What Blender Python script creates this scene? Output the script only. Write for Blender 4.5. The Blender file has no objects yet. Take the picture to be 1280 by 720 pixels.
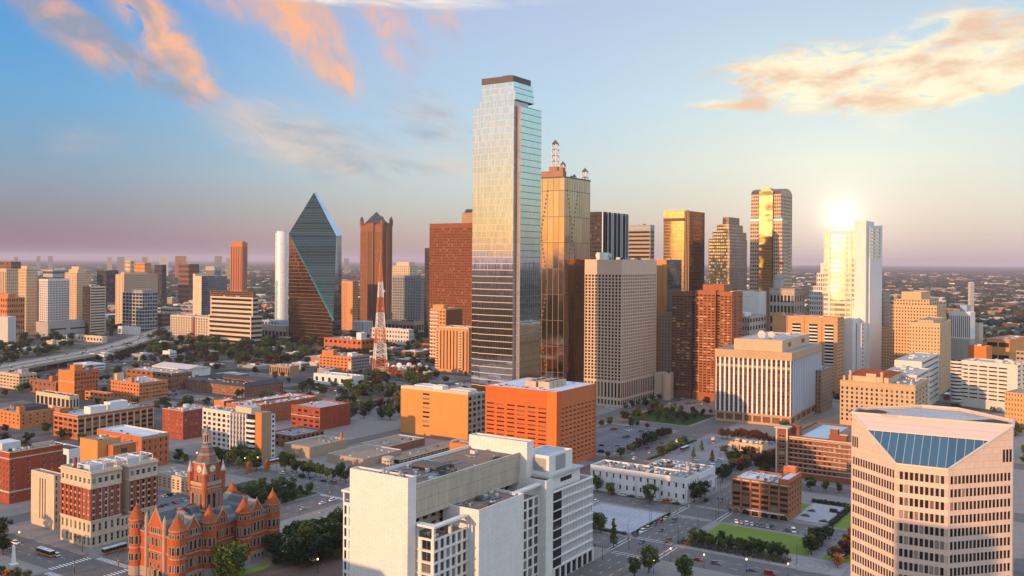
import bpy, math, random
from mathutils import Vector, Matrix
R = math.radians
SC = bpy.context.scene
COL = SC.collection
# ------------------------------------------------------------------ camera
F = 1160.0; H = 143.0; ROLL = R(.4); SHY = -34/1280
cd = bpy.data.cameras.new('camera'); cam = bpy.data.objects.new('camera', cd); COL.objects.link(cam)
cd.sensor_width = 36; cd.lens = 36*F/1280; cd.shift_y = SHY
cd.clip_start = 1; cd.clip_end = 200000
cam.matrix_world = Matrix.Translation((0, 0, H)) @ Matrix.Rotation(R(90), 4, 'X') @ Matrix.Rotation(ROLL, 4, 'Z')
SC.camera = cam
# ------------------------------------------------------------------ exposure
SC.view_settings.view_transform = 'Standard'; SC.view_settings.look = 'None'
SC.view_settings.gamma = 1; SC.view_settings.exposure = 0.0
SC.view_settings.use_curve_mapping = False
SC.cycles.use_denoising = True
SC.cycles.max_bounces = 6; SC.cycles.diffuse_bounces = 2; SC.cycles.glossy_bounces = 3
SC.cycles.transmission_bounces = 2; SC.cycles.volume_bounces = 0; SC.cycles.transparent_max_bounces = 4
SC.cycles.caustics_reflective = False; SC.cycles.caustics_refractive = False
SC.cycles.sample_clamp_indirect = 4
# ------------------------------------------------------------------ sun
SUN_AZ = -137.0; SUN_EL = 8.0          # degrees clockwise from the view axis (+Y); low evening sun behind the left shoulder
sd = bpy.data.lights.new('sun', 'SUN'); sd.energy = 5.0; sd.angle = R(.5); sd.color = (1, .55, .26)
sun = bpy.data.objects.new('sun', sd); COL.objects.link(sun)
sv = Vector((math.sin(R(SUN_AZ))*math.cos(R(SUN_EL)), math.cos(R(SUN_AZ))*math.cos(R(SUN_EL)), math.sin(R(SUN_EL))))
sun.rotation_euler = sv.to_track_quat('Z', 'Y').to_euler(); sun.location = (-300, -300, 400)

def lin(*c):
    o = []
    for v in c:
        v /= 255
        o.append(v/12.92 if v <= .04045 else ((v+.055)/1.055)**2.4)
    return tuple(o)

# tiny node-expression helper
class V:
    def __init__(s, nt, sock): s.nt = nt; s.s = sock
    def _op(s, op, *a, clamp=False):
        n = s.nt.nodes.new('ShaderNodeMath'); n.operation = op; n.use_clamp = clamp
        for i, x in enumerate((s,)+a):
            if isinstance(x, V): s.nt.links.new(x.s, n.inputs[i])
            else: n.inputs[i].default_value = x
        return V(s.nt, n.outputs[0])
    def __add__(s, o): return s._op('ADD', o)
    def __sub__(s, o): return s._op('SUBTRACT', o)
    def __mul__(s, o): return s._op('MULTIPLY', o)
    def __truediv__(s, o): return s._op('DIVIDE', o)
    def __neg__(s): return s._op('MULTIPLY', -1.0)
    def f(s, op, *a): return s._op(op, *a)
    def smooth(s, a, b):
        n = s.nt.nodes.new('ShaderNodeMapRange'); n.interpolation_type = 'SMOOTHSTEP'
        s.nt.links.new(s.s, n.inputs[0]); n.inputs[1].default_value = a; n.inputs[2].default_value = b
        return V(s.nt, n.outputs[0])
    def clamp(s): return s._op('ADD', 0.0, clamp=True)

def setin(nt, sock, v):
    if isinstance(v, V): nt.links.new(v.s, sock)
    elif isinstance(v, (tuple, list)) and len(v) == 3 and sock.type == 'RGBA': sock.default_value = (*v, 1)
    else: sock.default_value = v
def mixc(nt, fac, a, b, mode='MIX'):
    n = nt.nodes.new('ShaderNodeMix'); n.data_type = 'RGBA'; n.blend_type = mode
    setin(nt, n.inputs[0], fac); setin(nt, n.inputs[6], a); setin(nt, n.inputs[7], b)
    return V(nt, n.outputs[2])
def ramp(nt, fac, stops):
    n = nt.nodes.new('ShaderNodeValToRGB'); setin(nt, n.inputs[0], fac); e = n.color_ramp.elements
    while len(e) < len(stops): e.new(.5)
    for k, (p, c) in enumerate(stops): e[k].position = p; e[k].color = (*c, 1)
    return V(nt, n.outputs[0])
def comb(nt, x, y, z):
    n = nt.nodes.new('ShaderNodeCombineXYZ')
    for i, v in enumerate((x, y, z)): setin(nt, n.inputs[i], v)
    return V(nt, n.outputs[0])
def sep(nt, v):
    n = nt.nodes.new('ShaderNodeSeparateXYZ'); nt.links.new(v.s, n.inputs[0])
    return [V(nt, o) for o in n.outputs]
def noise(nt, vec, scale=1, detail=4, rough=.55, dist=0):
    n = nt.nodes.new('ShaderNodeTexNoise'); n.noise_dimensions = '3D'
    if vec is not None: nt.links.new(vec.s, n.inputs['Vector'])
    n.inputs['Scale'].default_value = scale; n.inputs['Detail'].default_value = detail
    n.inputs['Roughness'].default_value = rough; n.inputs['Distortion'].default_value = dist
    return V(nt, n.outputs[0])

# ------------------------------------------------------------------ sky
W = bpy.data.worlds.new('World'); SC.world = W; W.use_nodes = True
nt = W.node_tree; nt.nodes.clear()
sky = nt.nodes.new('ShaderNodeTexSky'); sky.sky_type = 'NISHITA'; sky.sun_disc = False
sky.sun_elevation = R(SUN_EL); sky.sun_rotation = R(SUN_AZ); sky.air_density = 1; sky.dust_density = 1.2; sky.ozone_density = 1
tc = nt.nodes.new('ShaderNodeTexCoord')
dx, dy, dz = sep(nt, V(nt, tc.outputs['Generated']))
az = dx.f('ARCTAN2', dy)*57.29578            # degrees right of the view axis
el = dz.f('ARCSINE')*57.29578                # degrees above the horizon
e20 = (el/20).clamp()
left = ramp(nt, e20, [(0, lin(112,84,124)), (.06, lin(116,92,132)), (.13, lin(112,110,146)), (.25, lin(100,136,172)), (.45, lin(74,148,202)), (.75, lin(36,138,214)), (1, lin(40,132,208))])
mid = ramp(nt, e20, [(0, lin(176,150,156)), (.06, lin(184,162,164)), (.14, lin(184,180,180)), (.25, lin(184,198,206)), (.45, lin(172,198,222)), (.75, lin(170,184,216)), (1, lin(164,178,216))])
right = ramp(nt, e20, [(0, lin(190,166,172)), (.07, lin(204,182,180)), (.16, lin(212,198,188)), (.3, lin(216,214,202)), (.5, lin(196,212,216)), (.75, lin(180,196,216)), (1, lin(174,190,216))])
base = mixc(nt, az.smooth(-30, 1), left, mid)
base = mixc(nt, az.smooth(-2, 17), base, right)
base = mixc(nt, az.smooth(24, 34), base, ramp(nt, e20, [(0, lin(196,180,190)), (.2, lin(206,204,206)), (.5, lin(180,206,216)), (1, lin(160,190,216))]))
# the side of the sky to the right and the western glow behind the camera, seen in the mirror-glass towers
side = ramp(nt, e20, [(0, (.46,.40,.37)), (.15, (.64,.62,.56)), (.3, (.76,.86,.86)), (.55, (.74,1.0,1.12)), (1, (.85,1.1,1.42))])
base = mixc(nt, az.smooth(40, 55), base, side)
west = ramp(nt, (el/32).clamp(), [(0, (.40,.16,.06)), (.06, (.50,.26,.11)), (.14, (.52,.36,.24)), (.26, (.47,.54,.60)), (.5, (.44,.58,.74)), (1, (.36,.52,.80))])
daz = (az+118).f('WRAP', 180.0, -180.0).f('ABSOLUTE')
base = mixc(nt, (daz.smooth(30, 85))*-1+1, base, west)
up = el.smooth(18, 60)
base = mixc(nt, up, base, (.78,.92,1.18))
# clouds ---------------------------------------------------------------
def pa(px, py): return math.degrees(math.atan((px-640)/F)), math.degrees(math.atan((326-py)/F))
def blob(px, py, rx, ry, rot, amp):
    a0, e0 = pa(px, py); c, s = math.cos(R(rot)), math.sin(R(rot)); k = 57.3/F
    u = az-a0; v = el-e0
    p = (u*c - v*s)/(rx*k); q = (u*s + v*c)/(ry*k)
    return (p*p + q*q)._op('MULTIPLY', -1.0).f('EXPONENT')*amp
def cloud(base, blobs, sx, sy, rot, th, cold, warm, wshift, seed, opac):
    c, s = math.cos(R(rot)), math.sin(R(rot))
    u = (az*c - el*s)/sx; v = (az*s + el*c)/sy
    vec = comb(nt, u, v, seed)
    n1 = noise(nt, vec, 1, 9, .62, .7)
    n2 = noise(nt, comb(nt, u*.8, v*.8+.22, seed+.1), 1, 5, .5, .3)
    d = None
    for b in blobs:
        g = blob(*b); d = g if d is None else d+g
    den = d*((n1-.5)*3.3+.80)
    al = den.smooth(th-.06, th+1.0).f('POWER', .9)*opac
    lit = (n2-n1*.5+wshift).smooth(.08, .46)
    return mixc(nt, al, base, mixc(nt, lit, cold, warm))
base = cloud(base, [(60,55,80,26,32,.9), (140,92,90,24,28,1.), (235,122,70,18,22,.7)], 2.7, 1.6, 30, .16, lin(138,140,162), lin(240,166,128), -.05, 2.3, .95)
base = cloud(base, [(165,30,60,26,45,1.1), (212,74,60,22,45,1.1), (240,108,36,18,45,.7)], 2.6, 1.6, 45, .16, lin(170,150,158), lin(255,176,120), .06, 5.1, 1.)
base = cloud(base, [(375,36,70,34,58,1.2), (412,84,54,22,52,1.1), (290,20,70,22,10,.7), (495,52,60,32,75,.75), (556,32,36,34,80,.55), (440,14,80,20,0,.5)], 2.7, 1.6, 52, .15, lin(178,166,184), lin(255,172,108), .06, 8.7, .95)
base = cloud(base, [(530,148,56,36,25,1.1), (350,162,90,42,12,1.), (395,195,90,30,12,.6), (90,190,110,26,0,.6), (30,255,90,30,0,.4), (520,210,90,30,0,.6), (630,190,60,24,0,.4)], 4.4, 1.7, 15, .2, lin(140,146,168), lin(222,190,174), .02, 11.4, .72)
base = cloud(base, [(440,2,260,12,0,1.2)], 6, 1.0, 3, .3, lin(220,206,206), lin(255,240,214), .2, 3.9, .9)
base = cloud(base, [(1030,104,110,26,3,1.), (1130,100,130,34,-4,1.1), (1240,108,100,26,-8,1.1), (1190,56,56,26,-10,1.), (1275,60,50,16,0,.8), (960,104,70,18,5,.8), (1010,72,50,12,0,.5), (900,135,60,7,2,.9), (1110,136,130,12,-3,.9), (1230,128,100,10,-10,.9)],
             2.3, .85, -3, .26, lin(232,176,128), lin(255,236,190), .06, 14.2, .95)
base = cloud(base, [(1120,160,60,30,0,.6), (1250,30,30,8,0,.5), (1250,145,60,6,-5,.5)], 6, 1.6, 0, .3, lin(244,224,180), lin(250,236,200), .1, 17.0, .6)
# low sun-like glow ahead, above the white tower
ga, ge = pa(1052, 272)
gd = ((az-ga)*(az-ga)+(el-ge)*(el-ge)).f('SQRT')
core = (gd*gd*-1.0).f('EXPONENT')*.6
halo = (gd*-.36).f('EXPONENT')*.38
g3 = nt.nodes.new('ShaderNodeMix'); g3.data_type = 'RGBA'; g3.blend_type = 'ADD'; g3.inputs[0].default_value = 1
setin(nt, g3.inputs[6], base); setin(nt, g3.inputs[7], mixc(nt, 1.0, (1,.93,.74), comb(nt, core+halo, core+halo, core+halo), 'MULTIPLY'))
base = V(nt, g3.outputs[2])
bg1 = nt.nodes.new('ShaderNodeBackground'); nt.links.new(sky.outputs[0], bg1.inputs[0]); bg1.inputs[1].default_value = .05
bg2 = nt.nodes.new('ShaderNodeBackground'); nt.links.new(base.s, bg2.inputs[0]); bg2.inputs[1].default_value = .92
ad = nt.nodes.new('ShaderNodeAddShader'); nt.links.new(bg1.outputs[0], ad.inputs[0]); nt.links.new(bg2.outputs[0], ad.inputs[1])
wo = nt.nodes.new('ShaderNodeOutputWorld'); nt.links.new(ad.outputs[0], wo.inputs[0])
W.cycles.sampling_method = 'MANUAL'; W.cycles.sample_map_resolution = 512

# ------------------------------------------------------------------ where things stand
def un(px, py):
    xc = px-640; yc = -(py-360)+SHY*1280
    return xc*math.cos(ROLL)-yc*math.sin(ROLL), xc*math.sin(ROLL)+yc*math.cos(ROLL)
def G(px, py, z=0.0):                         # ground point seen at a photo position
    wx, wz = un(px, py); d = (z-H)/wz*F
    return wx/F*d, d
PHI = 33.5
SS, CS = math.sin(R(PHI)), math.cos(R(PHI))
def st(s, t): return s*SS-t*CS, s*CS+t*SS      # street-grid coordinates -> world
GRID_ROT = R(90-PHI)

# ------------------------------------------------------------------ materials
MATS = {}
def newmat(name):
    m = bpy.data.materials.new(name); m.use_nodes = True; t = m.node_tree; t.nodes.clear()
    b = t.nodes.new('ShaderNodeBsdfPrincipled'); o = t.nodes.new('ShaderNodeOutputMaterial'); t.links.new(b.outputs[0], o.inputs[0])
    return m, t, b
def objco(t):
    return V(t, t.nodes.new('ShaderNodeTexCoord').outputs['Object'])
def wmat(name, col, var=.18, scale=.12, rough=.85, streak=.12, joints=None, spec=.3):
    """painted, plastered, stone or brick surface with weathering; joints=(w,h) draws panel joints"""
    if name in MATS: return MATS[name]
    m, t, b = newmat(name); oc = objco(t)
    n1 = noise(t, oc, scale, 5, .6)
    n2 = noise(t, oc, 1.7, 3, .6)
    x, y, z = sep(t, oc)
    n3 = noise(t, comb(t, x*.9, y*.9, z*.05), 1, 3, .6)
    k = (n1-.5)*(2*var) + (n2-.5)*(1.4*var) + (n3-.5)*(2*streak) + 1
    if joints:
        jw, jh = joints
        fz = (z/jh).f('FRACT'); fx = ((x+y)/jw+(z/jh).f('FLOOR')*.5).f('FRACT')
        j = fz.f('LESS_THAN', .06).f('MAXIMUM', fx.f('LESS_THAN', .035))
        cell = comb(t, ((x+y)/jw+(z/jh).f('FLOOR')*.5).f('FLOOR'), (z/jh).f('FLOOR'), 0)
        wn = t.nodes.new('ShaderNodeTexWhiteNoise'); t.links.new(cell.s, wn.inputs[0])
        k = k*(j*-.26+1)+(V(t, wn.outputs[0])-.5)*.07
    setin(t, b.inputs['Base Color'], mixc(t, 1.0, col, comb(t, k, k, k), 'MULTIPLY'))
    b.inputs['Roughness'].default_value = rough; b.inputs['Specular IOR Level'].default_value = spec
    MATS[name] = m; return m
def roofmat(name, col, var=.3):
    if name in MATS: return MATS[name]
    m, t, b = newmat(name); oc = objco(t)
    n1 = noise(t, oc, .09, 6, .65, .6); n2 = noise(t, oc, .8, 4, .7); n3 = noise(t, oc, .35, 2, .5, 2.5)
    stain = n3.smooth(.56, .62)*(-var*.9)
    k = (n1-.5)*(2.2*var)+(n2-.5)*(1.2*var)+stain+1
    setin(t, b.inputs['Base Color'], mixc(t, 1.0, col, comb(t, k, k, k), 'MULTIPLY'))
    b.inputs['Roughness'].default_value = .95; b.inputs['Specular IOR Level'].default_value = .15
    MATS[name] = m; return m
def glassmat(name, isl=True, dark=(.012,.014,.018), blind=(.26,.23,.19), pb=.13, rough=.07):
    """window glass with rooms behind: dark, some with pale blinds drawn; varies per window"""
    if name in MATS: return MATS[name]
    m, t, b = newmat(name)
    if isl: rnd = V(t, t.nodes.new('ShaderNodeNewGeometry').outputs['Random Per Island'])
    else: rnd = V(t, t.nodes.new('ShaderNodeObjectInfo').outputs['Random'])
    r2 = (rnd*17.31).f('FRACT'); bl = rnd.f('LESS_THAN', pb)*(r2*.6+.25)
    c = mixc(t, bl, mixc(t, r2, dark, tuple(v*2.6 for v in dark)), blind)
    setin(t, b.inputs['Base Color'], c); setin(t, b.inputs['Roughness'], bl*.25+rough)
    b.inputs['Specular IOR Level'].default_value = .25
    MATS[name] = m; return m
def curtain(name, glass, metal=1., rough=.05, fh=4., lw=.1, lcol=(.6,.55,.45), cw=1.5, mw=.08, mcol=None, wob=.012, lmetal=0., var=.10):
    """mirror-glass curtain wall: UVs are metres along the wall and up it"""
    if name in MATS: return MATS[name]
    m, t, b = newmat(name)
    uv = V(t, t.nodes.new('ShaderNodeUVMap').outputs[0]); u, v, _ = sep(t, uv)
    fl = (v/fh); cl = (u/cw)
    line = fl.f('FRACT').f('LESS_THAN', lw); mul = cl.f('FRACT').f('LESS_THAN', mw)
    wn = t.nodes.new('ShaderNodeTexWhiteNoise'); t.links.new(comb(t, cl.f('FLOOR'), fl.f('FLOOR'), 0).s, wn.inputs[0])
    wv = V(t, wn.outputs[0]); wc = wn.outputs[1]
    g = mixc(t, 1.0, glass, comb(t, wv*(2*var)+(1-var), wv*(2*var)+(1-var), wv*(2*var)+(1-var)), 'MULTIPLY')
    c = mixc(t, mul, g, mcol or lcol); c = mixc(t, line, c, lcol)
    opaque = line.f('MAXIMUM', mul)
    setin(t, b.inputs['Base Color'], c)
    setin(t, b.inputs['Metallic'], (opaque*-1+1)*metal+opaque*lmetal)
    setin(t, b.inputs['Roughness'], opaque*.45+rough)
    geo = t.nodes.new('ShaderNodeNewGeometry')
    def vm(op, a, bb):
        n = t.nodes.new('ShaderNodeVectorMath'); n.operation = op
        for i, x in enumerate((a, bb)):
            if x is None: continue
            if hasattr(x, 'links'): t.links.new(x, n.inputs[i])
            else: n.inputs[i].default_value = x
        return n.outputs[0]
    off = vm('MULTIPLY', vm('SUBTRACT', wc, (.5,.5,.5)), (wob,)*3)
    big = t.nodes.new('ShaderNodeTexNoise'); big.inputs['Scale'].default_value = .06; t.links.new(objco(t).s, big.inputs[0])
    off2 = vm('MULTIPLY', vm('SUBTRACT', big.outputs[1], (.5,.5,.5)), (wob*2,)*3)
    t.links.new(vm('NORMALIZE', vm('ADD', vm('ADD', geo.outputs['Normal'], off), off2), None), b.inputs['Normal'])
    MATS[name] = m; return m
def plain(name, col, rough=.6, metal=0., emit=None, es=0):
    if name in MATS: return MATS[name]
    m, t, b = newmat(name); oc = objco(t); n = noise(t, oc, 2.5, 3, .6); k = (n-.5)*.25+1
    setin(t, b.inputs['Base Color'], mixc(t, 1.0, col, comb(t, k, k, k), 'MULTIPLY'))
    b.inputs['Roughness'].default_value = rough; b.inputs['Metallic'].default_value = metal
    if emit: b.inputs['Emission Color'].default_value = (*emit, 1); b.inputs['Emission Strength'].default_value = es
    MATS[name] = m; return m
GLASS_I = glassmat('window_glass', True); GLASS_O = glassmat('window_glass_single', False, (.012,.014,.018), (.36,.32,.26), .22)

# ------------------------------------------------------------------ mesh building
class MB:
    def __init__(s): s.v = []; s.f = []; s.m = []; s.uv = []; s.mats = []
    def mi(s, mat):
        if mat not in s.mats: s.mats.append(mat)
        return s.mats.index(mat)
    def poly(s, pts, mat, uv=None):
        k = len(s.v); s.v += [tuple(p) for p in pts]; s.f.append(tuple(range(k, k+len(pts)))); s.m.append(s.mi(mat))
        s.uv += uv if uv else [(0, 0)]*len(pts)
    def wall(s, a, b, z0, z1, mat, u0=0.0):          # vertical quad from a to b; outward is to the right of a->b
        L = math.hypot(b[0]-a[0], b[1]-a[1])
        s.poly([(a[0],a[1],z0), (b[0],b[1],z0), (b[0],b[1],z1), (a[0],a[1],z1)], mat, [(u0,z0), (u0+L,z0), (u0+L,z1), (u0,z1)])
    def box(s, x0, y0, z0, x1, y1, z1, mat, top=None, bottom=False):
        s.wall((x0,y0), (x1,y0), z0, z1, mat); s.wall((x1,y0), (x1,y1), z0, z1, mat)
        s.wall((x1,y1), (x0,y1), z0, z1, mat); s.wall((x0,y1), (x0,y0), z0, z1, mat)
        s.poly([(x0,y0,z1), (x1,y0,z1), (x1,y1,z1), (x0,y1,z1)], top or mat)
        if bottom: s.poly([(x0,y1,z0), (x1,y1,z0), (x1,y0,z0), (x0,y0,z0)], mat)
    def prism(s, pts, z0, z1, mat, top=None):          # pts counter-clockwise seen from above
        n = len(pts)
        for i in range(n): s.wall(pts[i], pts[(i+1) % n], z0, z1, mat)
        s.poly([(x, y, z1) for x, y in pts], top or mat)
    def cyl(s, x, y, z0, z1, r0, r1, mat, n=10, top=None):
        A = [(math.cos(2*math.pi*i/n), math.sin(2*math.pi*i/n)) for i in range(n)]
        for i in range(n):
            a, b = A[i], A[(i+1) % n]
            p = [(x+a[0]*r0, y+a[1]*r0, z0), (x+b[0]*r0, y+b[1]*r0, z0)]
            if r1 > 1e-4: p += [(x+b[0]*r1, y+b[1]*r1, z1), (x+a[0]*r1, y+a[1]*r1, z1)]
            else: p += [(x, y, z1)]
            s.poly(p, mat)
        if r1 > 1e-4: s.poly([(x+a[0]*r1, y+a[1]*r1, z1) for a in A], top or mat)
    def bar(s, p, q, w, mat):                        # square bar between two points
        p = Vector(p); q = Vector(q); d = (q-p).normalized()
        a = d.cross(Vector((0, 0, 1)));
        if a.length < .01: a = Vector((1, 0, 0))
        a = a.normalized()*w/2; b = d.cross(a).normalized()*w/2
        c = [(-1,-1), (1,-1), (1,1), (-1,1)]
        P = [p+a*i+b*j for i, j in c]; Q = [q+a*i+b*j for i, j in c]
        for i in range(4): s.poly([P[i], Q[i], Q[(i+1) % 4], P[(i+1) % 4]], mat)
        s.poly(Q, mat); s.poly(P[::-1], mat)
    def mesh(s, name):
        me = bpy.data.meshes.new(name); me.from_pydata(s.v, [], s.f)
        for m in s.mats: me.materials.append(m)
        me.polygons.foreach_set('material_index', s.m)
        ul = me.uv_layers.new(name='UVMap'); ul.data.foreach_set('uv', [c for p in s.uv for c in p])
        me.update(); return me
    def obj(s, name, parent=None, loc=(0,0,0), rz=0):
        if not s.f: return None
        return link(name, s.mesh(name), parent, loc, rz)
def link(name, data, parent=None, loc=(0,0,0), rz=0):
    o = bpy.data.objects.new(name, data); COL.objects.link(o); o.parent = parent; o.location = loc; o.rotation_euler = (0, 0, rz); return o
def tag(o, label=None, cat=None, group=None, kind=None):
    if label: o['label'] = label
    if cat: o['category'] = cat
    if group: o['group'] = group
    if kind: o['kind'] = kind
    return o
def thing(name, label, cat, loc=(0,0,0), rz=0, group=None):
    return tag(link(name, None, None, loc, rz), label, cat, group)
def structure(name, mb): return tag(mb.obj(name), kind='structure')
ORD = 'first second third fourth fifth sixth seventh eighth ninth tenth eleventh twelfth thirteenth fourteenth fifteenth sixteenth seventeenth eighteenth nineteenth twentieth'.split()

# window meshes shared by size: a frame, a glazing bar and a pane
WM = {}
def winmesh(w, h, kind, fmat):
    key = (round(w, 2), round(h, 2), kind, fmat.name)
    if key in WM: return WM[key]
    m = MB(); fw = min(.14, w*.09)
    if kind == 'arch':
        n = 8; r = w/2; zc = h-r
        arc = [(r*math.cos(math.pi*i/n), 0, zc+r*math.sin(math.pi*i/n)) for i in range(n+1)]
        m.poly([(-r,0,0), (r,0,0)]+arc, GLASS_O)
        m.box(-w/2, -.08, 0, w/2, -.002, .14, fmat)
        m.box(-.06, -.06, .14, .06, -.002, h-.05, fmat); m.box(-w/2+.02, -.05, zc-.06, w/2-.02, -.003, zc+.06, fmat)
    else:
        m.poly([(-w/2,0,0), (w/2,0,0), (w/2,0,h), (-w/2,0,h)], GLASS_O)
        m.box(-w/2, -.08, 0, w/2, -.002, fw, fmat, bottom=True); m.box(-w/2, -.08, h-fw, w/2, -.002, h, fmat, bottom=True)
        m.box(-w/2, -.08, fw, -w/2+fw, -.002, h-fw, fmat); m.box(w/2-fw, -.08, fw, w/2, -.002, h-fw, fmat)
        if kind == 'sash': m.box(-w/2+fw, -.06, h*.5-.06, w/2-fw, -.003, h*.5+.06, fmat, bottom=True)
        n = {'sash': 1, 'pair': 2, 'triple': 3, 'quad': 4}.get(kind, 1)
        for i in range(1, n): m.box(-w/2+w*i/n-.06, -.07, fw, -w/2+w*i/n+.06, -.003, h-fw, fmat)
    WM[key] = m.mesh('window'); return WM[key]

class S(dict):
    """facade style: nx x ny openings, each wf x hf of its cell"""
    def __init__(s, nx, ny, wf=.5, hf=.55, **k):
        super().__init__(nx=nx, ny=ny, wf=wf, hf=hf, mb=0., mt=0., ml=0., mr=0., rec=.35, glass=None, kind='sash', mat=None, skip=None, arch=False, wz=None)
        s.update(k)

FOOT = []
class B:
    """a building standing with its near corner at a photo column, d metres off; local +x runs along its right face, +y along its left face"""
    def __init__(s, name, label, cat, xl, xn, xr, yt, d, phi=PHI, wl=None, wr=None, group=None, wall=None, roof=None, frame=None, near=False, at=None, size=None, restglass=None):
        s.restglass = restglass or GLASS_I
        if at is None:
            wx, wz = un(xn, yt); X = wx/F*d; s.h = H+wz/F*d; s.loc = (X, d)
            ur = (math.sin(R(phi)), math.cos(R(phi))); ul = (-ur[1], ur[0])
            def run(px, u):
                k = un(px, yt)[0]/F
                return (k*d-X)/(u[0]-k*u[1])
            s.wl = wl if wl else run(xl, ul); s.wr = wr if wr else run(xr, ur)
        else: s.loc = at; s.wr, s.wl, s.h = size
        s.d = s.loc[1]; s.phi = phi; s.near = near
        s.root = thing(name, label, cat, (*s.loc, 0), R(90-phi), group)
        s.wall = wall; s.roofm = roof or RF['grey']; s.frame = frame or FR['dark']
        s.w = MB(); s.g = MB(); s.r = MB(); s.wins = []; s.parts = {}
        FOOT.append((*s.world(s.wr/2, s.wl/2), .5*math.hypot(s.wr, s.wl)))
    def world(s, x, y):
        a = R(90-s.phi); return s.loc[0]+x*math.cos(a)-y*math.sin(a), s.loc[1]+x*math.sin(a)+y*math.cos(a)
    def part(s, name):
        return s.parts.setdefault(name, [MB()])[-1]
    def newpart(s, name):
        s.parts.setdefault(name, []).append(MB()); return s.parts[name][-1]
    def face(s, o, ud, n, W, z0, z1, stl, mat=None, mb=None):
        """a wall with recessed openings; o = left end seen from outside, ud = unit vector to the right, n = outward normal"""
        mb = mb or s.w
        P = lambda u, z, dp=0.: (o[0]+ud[0]*u-n[0]*dp, o[1]+ud[1]*u-n[1]*dp, z)
        def q(u0, u1, a, b, m, dp=0.): mb.poly([P(u0,a,dp), P(u1,a,dp), P(u1,b,dp), P(u0,b,dp)], m, [(u0,a), (u1,a), (u1,b), (u0,b)])
        if stl is None or not isinstance(stl, dict):
            q(0, W, z0, z1, stl or mat or s.wall); return
        m = stl['mat'] or mat or s.wall; nx, ny = stl['nx'], stl['ny']
        ml, mr, mbt, mt, rec = stl['ml'], stl['mr'], stl['mb'], stl['mt'], stl['rec']
        cw = (W-ml-mr)/nx; chh = (z1-z0-mbt-mt)/ny; ow = cw*stl['wf']; oh = chh*stl['hf']
        zlo = [z0+mbt+j*chh+(chh-oh)*.5 for j in range(ny)]; ulo = [ml+i*cw+(cw-ow)*.5 for i in range(nx)]
        prev = z0
        for j in range(ny):
            q(0, W, prev, zlo[j], m); prev = zlo[j]+oh
            pu = 0.
            for i in range(nx):
                if stl['skip'] and stl['skip'](i, j): continue
                u0, u1, a, b = ulo[i], ulo[i]+ow, zlo[j], zlo[j]+oh
                if u0 > pu: q(pu, u0, a, b, m)
                pu = u1
                mb.poly([P(u0,a), P(u1,a), P(u1,a,rec), P(u0,a,rec)], m)
                mb.poly([P(u0,b,rec), P(u1,b,rec), P(u1,b), P(u0,b)], m)
                mb.poly([P(u0,a), P(u0,a,rec), P(u0,b,rec), P(u0,b)], m)
                mb.poly([P(u1,a,rec), P(u1,a), P(u1,b), P(u1,b,rec)], m)
                gm = stl['glass']
                if gm is None and s.near: s.wins.append((P((u0+u1)/2, a, rec), ud, ow, oh, stl['kind'], stl.get('fmat') or s.frame))
                else: s.g.poly([P(u0,a,rec), P(u1,a,rec), P(u1,b,rec), P(u0,b,rec)], gm or GLASS_I, [(u0,a), (u1,a), (u1,b), (u0,b)])
            if W > pu: q(pu, W, zlo[j], prev, m)
        q(0, W, prev, z1, m)
    def block(s, x0, y0, x1, y1, z0, z1, L=None, Rr=None, mat=None, roof=None, par=.9, cap=None, Bk=None, Ff=None):
        """one box of the building; L is its left face, Rr its right face"""
        mat = mat or s.wall
        s.face((x0,y1), (0,-1), (-1,0), y1-y0, z0, z1, L, mat); s.face((x0,y0), (1,0), (0,-1), x1-x0, z0, z1, Rr, mat)
        s.w.wall((x1,y0), (x1,y1), z0, z1, Bk or mat); s.w.wall((x1,y1), (x0,y1), z0, z1, Ff or mat)
        e = min(.45, (x1-x0)*.1, (y1-y0)*.1); cp = cap or mat; zr = z1-par
        if par > 0:
            a = [(x0,y0), (x1,y0), (x1,y1), (x0,y1)]; b = [(x0+e,y0+e), (x1-e,y0+e), (x1-e,y1-e), (x0+e,y1-e)]
            for i in range(4):
                j = (i+1) % 4
                s.w.poly([(*a[i],z1), (*a[j],z1), (*b[j],z1), (*b[i],z1)], cp)
                s.w.wall(b[j], b[i], zr, z1, cp)
            s.r.poly([(*p, zr) for p in b], roof or s.roofm)
        else: s.r.poly([(x0,y0,z1), (x1,y0,z1), (x1,y1,z1), (x0,y1,z1)], roof or s.roofm)
    def main(s, L=None, Rr=None, **k): s.block(0, 0, s.wr, s.wl, 0, s.h, L, Rr, **k); return s
    def band(s, z, hgt, proud, mat, x0=0, y0=0, x1=None, y1=None, name='cornice'):
        x1 = s.wr if x1 is None else x1; y1 = s.wl if y1 is None else y1
        m = s.newpart(name); p = proud
        m.box(x0-p, y0-p, z, x1, y0-.003, z+hgt, mat, bottom=True); m.box(x0-p, y0-.003, z, x0-.003, y1, z+hgt, mat, bottom=True)
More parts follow.
